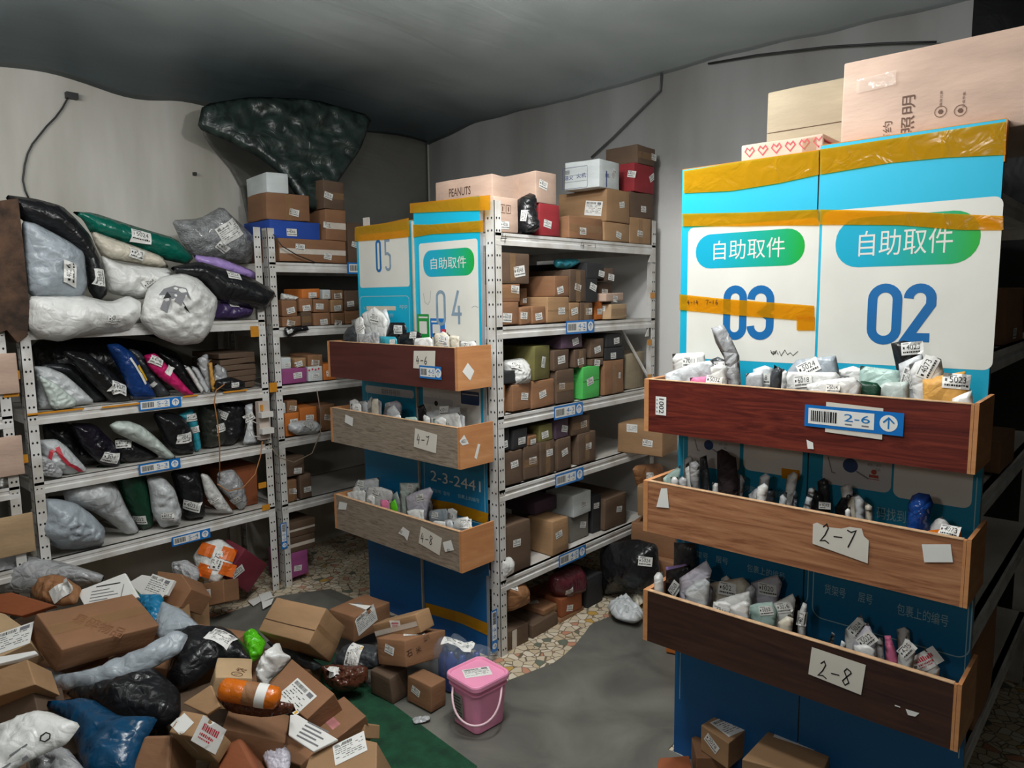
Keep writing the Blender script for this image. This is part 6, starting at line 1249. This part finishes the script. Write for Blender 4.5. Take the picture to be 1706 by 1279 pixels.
# cartons on the floor before the right signboards
slab('parcel_box', 'carton with a waybill and a 2078 label on the floor below tray 2-8', 'tan', [(1168, 1207), (1223, 1173), (1279, 1186), (1214, 1238)], ('z', .185, (.02, -.03, 1)), .09, [(1221, 1206, .12, 32, None, 'wayy'), (1186, 1238, .055, -30, '2078')])
slab('parcel_box', 'larger square carton with a waybill on the floor before the 02 signboard', 'tan', [(1236, 1264), (1306, 1190), (1396, 1222), (1366, 1300)], ('z', .21, (0, -.02, 1)), .19, [(1328, 1227, .12, -32, None, 'way')])
slab('parcel_box', 'low brown carton under the carton labelled 2078', 'brown', [(1152, 1228), (1180, 1215), (1225, 1245), (1215, 1262), (1160, 1262)], ('z', .092, (0, 0, 1)), .08)
slab('parcel_box', 'brown carton corner cut off by the lower picture edge', 'clay', [(1098, 1262), (1148, 1258), (1158, 1300), (1090, 1300)], ('z', .06, (0, 0, 1)), .05)
# ------------------------------------------------------------------ parcels heaped on the floor
def heap(label, m, ctr, d, q, stk=(), **k): return carton('parcel_box', label, m, ctr, d, quat(*q), stk, **k)
def P1p(o, m, c, R_, d): face_print(o, m, 165, 1042, lambda a, w, h: [a.text('易碎物品', -.09+.0, -.03, .09, .03, mat('ink_faint_brown', '#86583a', .7), 0)], .2, .07, ang=8)
heap('large taped brown box lying on the blue grey bag at the left of the heap', 'brown', (-2.78, .80, .385), (.345, .20, .095), (.638, .06, .196, .742), prints=P1p, tape=[(2, 1, 0, .05, TAPETAN)])
heap('big tan box lying tilted in the middle of the heap', 'tan', (-2.479, 1.45, .245), (.242, .15, .192), (-.085, -.16, .918, .353), tape=[(0, -1, 2, .02, TAPETAN), (2, -1, 0, .003, SEAM, -.02)], jit=.004)
heap('small tan box with red printed white labels at the front of the heap', 'tan', (-1.996, .819, .30), (.097, .065, .149), (-.011, -.177, .948, .263), [(348, 1224, .115, -50, None, 'red'), (303, 1205, .07, -14, None, 'blank')])
heap('brown box under the shiny brown package', 'brown', (-2.056, .996, .166), (.193, .152, .15), (-.164, -.442, .878, -.086))
heap('dark red fronted box lying tilted below the left rack', 'maroon', (-3.457, 1.668, .199), (.163, .203, .15), (.198, .677, .338, .623), [(396, 952, .07, 24)], prints=lambda o, m, c, R_, d: None)
heap('long brown box with a waybill behind the big tan box', 'brown', (-2.585, 1.798, .141), (.156, .223, .115), (.001, -.076, .997, -.03), [(610, 1032, .12, 14, None, 'way')])
heap('narrow tan box with pink tape in front of the middle signboard', 'tan', (-2.225, 1.755, .233), (.246, .089, .076), (.974, -.016, -.205, .099), [(659, 1040, .055, 14, None, 'red')], tape=[(1, -1, 0, .02, TAPEWHITE)])
heap('flat tan box with dark print and a waybill before the middle signboard', 'brown', (-2.152, 1.737, .171), (.159, .226, .101), (.11, -.049, .989, -.084), [(690, 1056, .085, 14, None, 'way'), (649, 1082, .05, -4)], prints=lambda o, m, c, R_, d: [face_print(o, m, px, py, ink_text(t, .03, .025, SEAM), .05, .03) for px, py, t in ((710, 1062, '山川'), (682, 1088, '石'), (697, 1082, '米'))])
heap('crushed dark brown box under the flat tan box', 'dark', (-2.168, 1.636, .060), (.109, .081, .105), (.018, -.028, .999, -.01), jit=.010)
heap('small brown box with a label left of the pink bucket', 'brown', (-2.013, 1.69, .0605), (.132, .08, .102), (.006, -.03, .999, -.025), [(693, 1151, .045, -14)])
def okp(o, m, c, R_, d): face_print(o, m, 398, 1120, lambda a, w, h: (a.text('农', -.018, .006, .018, .03, BRINK, 0), a.line([(.018*math.cos(k*.45), -.015+.014*math.sin(k*.45)) for k in range(15)], .002, BRINK, 0), a.line([(-.008, -.02), (.008, -.008)], .002, BRINK, 0)), .05, .06)
heap('pale crumpled box with a stamped character behind the orange tube', 'cream', (-2.235, 1.029, .285), (.147, .112, .10), (-.027, .215, .967, -.138), jit=.006, prints=okp)
NB = (.25, -.35, .9)
slab('parcel_box', 'tan box with a large waybill at the right of the heap', 'brown', [(486, 1097), (557, 1155), (511, 1198), (447, 1144)], ('z', .25, (.12, -.42, .9)), .13, [(494, 1160, .125, -44, None, 'wayy')])
slab('parcel_box', 'tan box with crossed pink and white tape at the right edge of the heap', 'brown', [(511, 1199), (573, 1159), (610, 1192), (545, 1242)], ('z', .17, (.05, -.25, .95)), .10, tape=[((520, 1224), (592, 1170), .026, TAPEWHITE), ((545, 1195), (572, 1222), .030, mat('tape_pink', '#d08a8c', .35, .2, scale=30))])
slab('parcel_box', 'small tan box with a dark printed band at the right edge of the heap', 'tan', [(567, 1200), (608, 1206), (607, 1230), (563, 1228)], ('z', .13, (.2, -.8, .5)), .09, prints=lambda o, m: face_print(o, m, 592, 1215, lambda a, w, h: [a.rect(-.02+.006*k, -.008, -.017+.006*k, .006, INK, 0) for k in range(7)], .05, .02))
slab('parcel_box', 'tan box with a bluish label at the bottom right of the heap', 'tan', [(505, 1292), (516, 1258), (540, 1245), (600, 1230), (628, 1236), (627, 1292)], ('z', .21, (.1, -.45, .9)), .16, [(583, 1246, .10, 18, None, 'way')])
slab('parcel_box', 'brown box standing at the bottom edge below the red labelled box', 'brown', [(240, 1225), (284, 1224), (280, 1300), (212, 1300)], ('z', .27, (.3, -.6, .6)), .14, bev=.008)
slab('parcel_box', 'rounded brown box at the bottom edge in the middle of the heap', 'clay', [(372, 1240), (400, 1226), (440, 1300), (352, 1300)], ('z', .22, (.2, -.5, .8)), .13, bev=.012)
slab('cardboard_flap', 'loose tan cardboard piece above the red labelled box', 'tan', [(304, 1171), (351, 1140), (367, 1176), (345, 1190)], ('z', .36, (.3, -.6, .75)), .012, cat='cardboard')
slab('parcel_box', 'tan box at the left picture edge in the middle of the heap', 'tan', [(-40, 1128), (45, 1098), (59, 1140), (-40, 1172)], ('z', .40, (.35, -.6, .7)), .12)
slab('parcel_box', 'dark brown box under the tan box at the left picture edge', 'dark', [(-40, 1172), (54, 1144), (63, 1184), (-40, 1222)], ('z', .31, (.4, -.75, .5)), .12)
slab('parcel_box', 'small brown box piece beside the left edge boxes', 'brown', [(58, 1138), (84, 1146), (100, 1164), (66, 1170)], ('z', .29, (.3, -.5, .8)), .06)
slab('parcel_box', 'tan box with a large waybill at the left picture edge', 'cream', [(-40, 1010), (8, 1022), (36, 1042), (52, 1070), (0, 1094), (-40, 1100)], ('z', .43, (.25, -.4, .9)), .10, [(16, 1066, .14, 24, None, 'way')])
slab('mailer_envelope', 'thin white flat packet on the tan box at the left edge', PAPER, [(-30, 1098), (58, 1083), (63, 1088), (30, 1098), (-30, 1112)], ('z', .45, (.2, -.3, .9)), .012, cat='mailer')
slab('cardboard_flap', 'open cardboard flaps at the far left of the heap', 'clay', [(-20, 992), (18, 986), (92, 1008), (36, 1026), (-20, 1016)], ('z', .45, (.3, -.6, .7)), .02, cat='cardboard')
soft('kraft_parcel', 'brown kraft parcel with a shiny dark label at the back left of the heap', 'kbrown', [(48, 984), (70, 966), (108, 960), (138, 980), (128, 1006), (100, 1010), (60, 1000)], ('z', .43, NB), .08, [(100, 984, .09, 40, None, 'blank')], cat='parcel', wr=.012)
def wlines(o, m): face_print(o, m, 182, 985, lambda a, w, h: (a.rect(-.06, .027, .04, .031, INK, 0), [a.rect(-.075, .01-.013*k, .0+.02*(k % 3), .0125-.013*k, GREYINK, 0) for k in range(4)], a.rect(.055, -.04, .058, .02, GREYINK, 0)), .16, .09, ang=14)
slab('mailer_envelope', 'flat white printed mailer standing behind the large taped box', PAPER, [(127, 985), (208, 954), (231, 994), (190, 1010), (142, 1012)], ('z', .43, (.35, -.6, .65)), .014, cat='mailer', prints=wlines)
slab('parcel_box', 'brown box with crumpled waybills at the back of the heap', 'brown', [(262, 951), (302, 956), (319, 981), (300, 1012), (262, 1000)], ('z', .33, (.3, -.75, .6)), .14)
slab('mailer_envelope', 'white labelled mailer lying against the brown box at the back', PAPER, [(236, 957), (290, 966), (277, 991), (236, 992), (214, 970)], ('z', .36, (.3, -.7, .65)), .02, [(262, 977, .12, -8, None, 'wayy')], cat='mailer')
slab('parcel_box', 'brown box with a label under the orange and white bag', 'brown', [(318, 976), (372, 966), (374, 1003), (328, 1014)], ('z', .16, (.45, -.85, .3)), .12, [(343, 988, .055, 12)])
def checks(o, mb): face_print(o, mb, 358, 935, lambda a, w, h: [a.rect(x-.035, y-.03, x+.035, y+.03, mat('ink_orange', '#e06c20', .4), 0, 4, 4) for x, y in ((-.06, .04), (.045, .05), (-.03, -.055), (.07, -.02))], .2, .16, ang=-24)
soft('mailer_bag', 'white bag with orange squares leaning on the dark red box', 'white', [(320, 928), (338, 903), (368, 897), (393, 915), (386, 945), (360, 973), (340, 966), (328, 945)], ('z', .28, (.5, -.6, .6)), .10, [(362, 933, .09, 60)], extra=checks)
soft('mailer_bag', 'crumpled white clear bag left of the orange and white bag', 'silver', [(285, 935), (310, 931), (330, 945), (334, 960), (318, 981), (305, 964), (288, 955)], ('z', .30, (.5, -.6, .6)), .07, wr=.014)
soft('mailer_bag', 'silvery grey long bag at the top left of the heap', 'silver', [(-30, 922), (60, 925), (110, 938), (172, 956), (174, 968), (130, 976), (60, 990), (-30, 985)], ('z', .42, (.4, -.5, .7)), .14, wr=.016, res=26)
soft('mailer_bag', 'deep teal bag corner right of the large taped box', 'sky', [(228, 990), (274, 991), (264, 1036), (250, 1040), (230, 1004)], ('z', .36, NB), .03)
soft('mailer_bag', 'smooth blue grey mailer behind the long blue grey bag', 'grey', [(270, 1001), (302, 1014), (337, 1046), (300, 1056), (262, 1064), (256, 1036)], ('z', .33, NB), .05, wr=.004)
soft('mailer_bag', 'lime green bag scrap behind the white printed mailer', 'lime', [(216, 968), (232, 974), (234, 996), (224, 1001)], ('z', .30, NB), .06)
soft('mailer_bag', 'bright lime green bag left of the big tan box', 'lime', [(404, 1060), (424, 1048), (442, 1065), (438, 1092), (414, 1104), (408, 1080)], ('z', .23, NB), .08, wr=.012)
soft('mailer_bag', 'long pale blue grey bag under the large taped box', 'grey', [(56, 1118), (75, 1108), (120, 1126), (180, 1108), (240, 1078), (300, 1050), (315, 1060), (302, 1086), (252, 1111), (215, 1132), (160, 1148), (105, 1152), (70, 1142)], ('z', .31, NB), .08, wr=.014, res=30)
soft('mailer_bag', 'black bag with a large waybill behind the pale crumpled box', 'black', [(286, 1058), (330, 1043), (380, 1046), (410, 1075), (420, 1102), (362, 1110), (330, 1135), (300, 1150), (274, 1140), (284, 1100)], ('z', .25, NB), .12, [(368, 1061, .10, -10, None, 'way')], wr=.012, res=24)
soft('mailer_bag', 'wide black bag under the long pale blue grey bag', 'black', [(105, 1152), (215, 1134), (258, 1114), (300, 1150), (302, 1192), (270, 1216), (200, 1209), (145, 1184)], ('z', .26, NB), .12, wr=.014, res=24)
soft('mailer_bag', 'big glossy blue bag at the bottom left of the heap', 'blue', [(66, 1166), (150, 1160), (200, 1192), (266, 1196), (246, 1232), (222, 1300), (140, 1310), (128, 1240), (102, 1192)], ('z', .28, NB), .10, wr=.010, res=26)
def recyc(o, mb): face_print(o, mb, 44, 1256, lambda a, w, h: (a.line([(.05+.012*math.cos(k*1.05), .01+.01*math.sin(k*1.05)) for k in range(7)], .003, INK, 0), a.rect(-.03, .018, .012, .022, GREYINK, 0), a.rect(-.065, .002, -.035, .006, GREYINK, 0), a.rect(-.012, -.010, .0, -.002, GREYINK, 0)), .14, .05, ang=22)
soft('mailer_bag', 'plain white mailer with a recycling mark at the bottom left corner', 'white', [(-40, 1222), (0, 1208), (60, 1186), (84, 1187), (136, 1206), (112, 1236), (62, 1260), (-20, 1310), (-40, 1300)], ('z', .42, NB), .06, wr=.008, res=24, extra=recyc)
soft('mailer_bag', 'dark silvery bag under the white mailer at the bottom left corner', 'silver', [(40, 1268), (108, 1240), (156, 1300), (60, 1320)], ('z', .30, NB), .08, wr=.014)
soft('mailer_bag', 'crumpled white cloth bag between the lime bag and the waybill box', 'white', [(427, 1122), (440, 1092), (464, 1068), (471, 1086), (486, 1094), (471, 1112), (450, 1132), (446, 1146), (430, 1140)], ('z', .27, (.3, -.6, .7)), .10, wr=.010)
soft('mailer_bag', 'dark grey mailer with a waybill below the big tan box', 'dgrey', [(550, 1110), (575, 1072), (622, 1073), (640, 1086), (632, 1112), (596, 1118), (560, 1115)], ('z', .12, (.3, -.7, .6)), .06, [(588, 1092, .085, 84, None, 'wayy')])
soft('mailer_bag', 'clear bag of crinkled brown filling below the dark grey mailer', 'shiny', [(535, 1112), (560, 1107), (600, 1106), (614, 1112), (612, 1132), (590, 1150), (565, 1153), (545, 1142)], ('z', .09, (.3, -.6, .7)), .07, [(550, 1129, .05, 50, None, 'blank')], wr=.020)
soft('kraft_parcel', 'shiny dark brown film package under the orange tube', 'shiny', [(356, 1158), (400, 1168), (488, 1170), (494, 1186), (440, 1194), (380, 1186)], ('z', .31, NB), .05, cat='parcel', wr=.008)
slab('mailer_envelope', 'white mailer with printed lines in front of the waybill box', PAPER, [(483, 1190), (496, 1190), (563, 1231), (522, 1252), (480, 1224)], ('z', .24, (.15, -.4, .85)), .010, cat='mailer', prints=lambda o, m: face_print(o, m, 520, 1220, lambda a, w, h: [a.rect(-.04, .02-.012*k, .05-.02*(k % 2), .024-.012*k, GREYINK, 0) for k in range(5)], .12, .07, ang=-30))
soft('mailer_bag', 'lavender grey mailer low between the front boxes', 'lav', [(432, 1250), (470, 1236), (486, 1256), (480, 1290), (450, 1290)], ('z', .16, NB), .03)
soft('mailer_bag', 'dark grey mailer beneath the big tan box', 'dgrey', [(440, 1064), (500, 1082), (540, 1110), (520, 1118), (470, 1100)], ('z', .14, NB), .05)
for i, (p, lb) in enumerate((([(413, 1001), (433, 992), (438, 999), (422, 1009)], 'white paper slip on the floor left of another by the rack foot'), ([(431, 990), (450, 984), (455, 994), (436, 1003)], 'white paper slip with print nearest the rack foot'), ([(436, 1003), (456, 996), (452, 1006), (438, 1014)], 'white paper slip lowest of three near the rack foot'))):
    slab('paper_slip', lb, PAPER, p, ('z', .012+.004*i, (0, 0, 1)), .0015, bev=0, cat='paper')
soft('film_scrap', 'small clear film scrap on the floor left of the pink bucket', 'silver', [(686, 1197), (716, 1193), (718, 1200), (690, 1206)], ('z', .012, (0, 0, 1)), .008, cat='packaging waste', rest=.008)
# hidden body of the heap: cartons under the visible layer, dark between the gaps
for i, (c, d, yw) in enumerate((((-2.95, .62, .13), (.40, .36, .26), 12), ((-2.52, .62, .10), (.36, .32, .20), -20), ((-3.15, 1.05, .13), (.30, .34, .26), 5), ((-2.75, 1.08, .11), (.36, .34, .22), 25), ((-2.36, .98, .08), (.30, .26, .16), -10), ((-2.62, 1.0, .05), (.2, .2, .08), 40), ((-2.52, 1.32, .055), (.3, .24, .1), 15), ((-2.10, .62, .09), (.30, .28, .18), 35), ((-3.30, 1.25, .09), (.18, .3, .18), 0), ((-2.05, 1.15, .05), (.2, .2, .09), 20), ((-3.30, .62, .13), (.22, .34, .26), 4), ((-2.55, .30, .12), (.34, .26, .24), 8))):
    carton('parcel_box', ['brown box', 'dark brown box', 'tan box'][i % 3] + ' buried low in the heap, ' + ['below the large taped box', 'below the wide black bag', 'by the foot of the left rack', 'below the teal bag corner', 'below the pale crumpled box', 'below the smooth blue grey mailer', 'under the big tan box', 'below the blue bag and red labelled box', 'before the orange and white bag', 'below the waybill box', 'at the left picture edge', 'under the white corner mailer'][i], ['brown', 'dark', 'tan'][i % 3], (c[0], c[1], c[2]+.009), d, euler(0, 0, yw), group=None)
# orange mailing tube
o_ = onz(364, 1146, .39); e_ = onz(468, 1164, .35); ax = (e_-o_).normalized(); L_ = (e_-o_).length; rr = .034
up_ = ax.orthogonal().normalized(); sd_ = ax.cross(up_)
def lathe(prof, n=20):
    q = MB(); 
    for s, r in prof:
        for j in range(n): an = 2*math.pi*j/n; q.v.append(o_ + ax*s + (up_*math.cos(an) + sd_*math.sin(an))*max(r, .0005))
    for i in range(len(prof)-1):
        for j in range(n): q.f.append([i*n+j, i*n+(j+1) % n, (i+1)*n+(j+1) % n, (i+1)*n+j]); q.m.append(0)
    return q
tb_ = lathe([(0, 0), (.004, rr*.6), (.014, rr*.95), (.03, rr), (L_-.03, rr), (L_-.014, rr*.95), (L_-.004, rr*.6), (L_, 0)]).build('mailing_tube', BAG['orange'], smooth=True); meta(tb_, 'bright orange wrapped tube with a white label lying on the heap', 'mailing tube')
lathe([(L_*.42, rr+.0008), (L_*.62, rr+.0008)]).build('tube_band', BAG['kbrown'], tb_, smooth=True, origin=o_); lathe([(L_*.62, rr+.0012), (L_*.78, rr+.0012)]).build('shipping_label', PAPER, tb_, smooth=True, origin=o_)
# ------------------------------------------------------------------ pack of blue bottles in clear film
bc = Vector((-1.985, 1.865, 0)); pk = empty('bottle_pack', (bc.x, bc.y, .009), 'pack of blue bottles in clear film with a waybill behind the pink bucket', 'bottle pack')
BOT = mat('bottle_blue', '#123a8c', .12, .1, spec=.7, coat=.5)
for i, (dx, dy) in enumerate(((-.075, -.03), (-.025, -.045), (.03, -.035), (-.05, .03), (.005, .02), (.055, .02))):
    q = MB(); c = bc + Vector((dx, dy, 0)); prof = [(.0, .009), (.027, .009), (.031, .02), (.031, .115), (.026, .135), (.012, .150), (.012, .165), (.0, .167)]; n = 14
    for r, z in prof:
        for j in range(n): q.v.append(Vector((c.x + max(r, .0004)*math.cos(2*math.pi*j/n), c.y + max(r, .0004)*math.sin(2*math.pi*j/n), z)))
    for a_ in range(len(prof)-1):
        for j in range(n): q.f.append([a_*n+j, a_*n+(j+1) % n, (a_+1)*n+(j+1) % n, (a_+1)*n+j]); q.m.append(0)
    q.build('bottle', BOT, pk, smooth=True)
fm = pillow([(-.125, -.09), (.0, -.10), (.12, -.085), (.125, .075), (.0, .085), (-.125, .08)], XV, Vector((0, 1, 0)), ZV, bc + Vector((0, 0, .10)), .19, .010, 77, .05, 1, 1.0, 20)
for p in fm.v: p.z = max(p.z, .0095)
fo = fm.build('film_wrap', sheer('film_blue_clear', '#b4c4d8', .16, .08), pk, smooth=True)
q = sticker_art('way', 'x').emit(bc + Vector((-.02, -.01, .198)), Vector((.11, .06, .0)), Vector((-.05, .09, .01)), ZV, .0006, bvh_of(fm)); q.build('shipping_label', sticker_art('way', 'x').mats, pk)
# ------------------------------------------------------------------ pink bucket
bk = empty('bucket', (-1.781, 1.742, .0045), 'pink square plastic bucket with a lid and a white handle', 'bucket')
PINKP = mat('plastic_pink', '#f8a0c4', .28, .03, spec=.5); HWH = mat('plastic_handle_white', '#ecc8d2', .3, .03)
byaw = math.radians(-4); bc = Vector((-1.781, 1.742, 0))
def ringsq(h, rad, z, n=6):
    P = []
    for a0, sx, sy in ((0, 1, 1), (90, -1, 1), (180, -1, -1), (270, 1, -1)):
        for k in range(n+1):
            an = math.radians(a0 + 90*k/n); x = sx*(h-rad) + rad*math.cos(an); y = sy*(h-rad) + rad*math.sin(an)
            P.append(bc + Vector((x*math.cos(byaw) - y*math.sin(byaw), x*math.sin(byaw) + y*math.cos(byaw), z)))
    return P
def loft(rings, cap0=True, cap1=True):
    q = MB(); n = len(rings[0])
    for r in rings: q.v += r
    for i in range(len(rings)-1):
        for j in range(n): q.f.append([i*n+j, i*n+(j+1) % n, (i+1)*n+(j+1) % n, (i+1)*n+j]); q.m.append(0)
    if cap0: q.f.append(list(range(n))[::-1]); q.m.append(0)
    if cap1: q.f.append([(len(rings)-1)*n+j for j in range(n)]); q.m.append(0)
    return q
loft([ringsq(.066, .02, .0045), ringsq(.070, .024, .010), ringsq(.079, .026, .150), ringsq(.079, .026, .155), ringsq(.084, .028, .157), ringsq(.084, .028, .160), ringsq(.080, .027, .162), ringsq(.080, .027, .178)]).build('bucket_body', PINKP, bk, smooth=False)
loft([ringsq(.088, .03, .176), ringsq(.090, .031, .179), ringsq(.090, .031, .192), ringsq(.088, .03, .197), ringsq(.084, .028, .199), ringsq(.080, .027, .198), ringsq(.077, .026, .192), ringsq(.02, .01, .1925)]).build('lid', PINKP, bk, smooth=False)
hp = []; 
for k in range(19):
    t = math.pi*k/18; x = -.088*math.cos(t)*1.02; dy = -.088 - .012*math.sin(t); z = .163 - .105*math.sin(t)**.8 if math.sin(t) > 0 else .163
    y = -.088*math.sin(t)**.35 if math.sin(t) > 0 else 0
    hp.append(bc + Vector((x*math.cos(byaw+.75) - (y-.03*math.sin(t))*math.sin(byaw+.75), x*math.sin(byaw+.75) + (y-.03*math.sin(t))*math.cos(byaw+.75), z)))
q = MB(); q.tube(hp, .0042, 8); q.build('handle', HWH, bk, smooth=True)
b_ = MB(); b_.add(ringsq(.076, .02, .1925), [list(range(28))]); a_ = sticker_art('way', 'b'); q = a_.emit(bc + Vector((-.004, .0, .1932)), Vector((.055, .085, 0)), Vector((-.075, .045, 0)), ZV, .0004); q.build('shipping_label', a_.mats, bk)
a = Art(); a.rect(-.03, -.06, .03, .05, mat('label_grey', '#8c8a80', .3), 0); [a.rect(-.02, -.05+.012*k, .015+.004*(k % 3), -.046+.012*k, INK, 1) for k in range(8)]
sx_ = Vector((math.cos(byaw), math.sin(byaw), 0)); k = a.emit(bc - Vector((-math.sin(byaw), math.cos(byaw), 0))*.0815 + sx_*(-.02) + Vector((0, 0, .09)), sx_, Vector((0, -.07, 1)).normalized(), Vector((math.sin(byaw), -math.cos(byaw), .07)), .0006); k.build('side_label', a.mats, bk)
# ------------------------------------------------------------------ tidy: helper properties off
for o in bpy.data.objects:
    if '_w' in o: del o['_w']
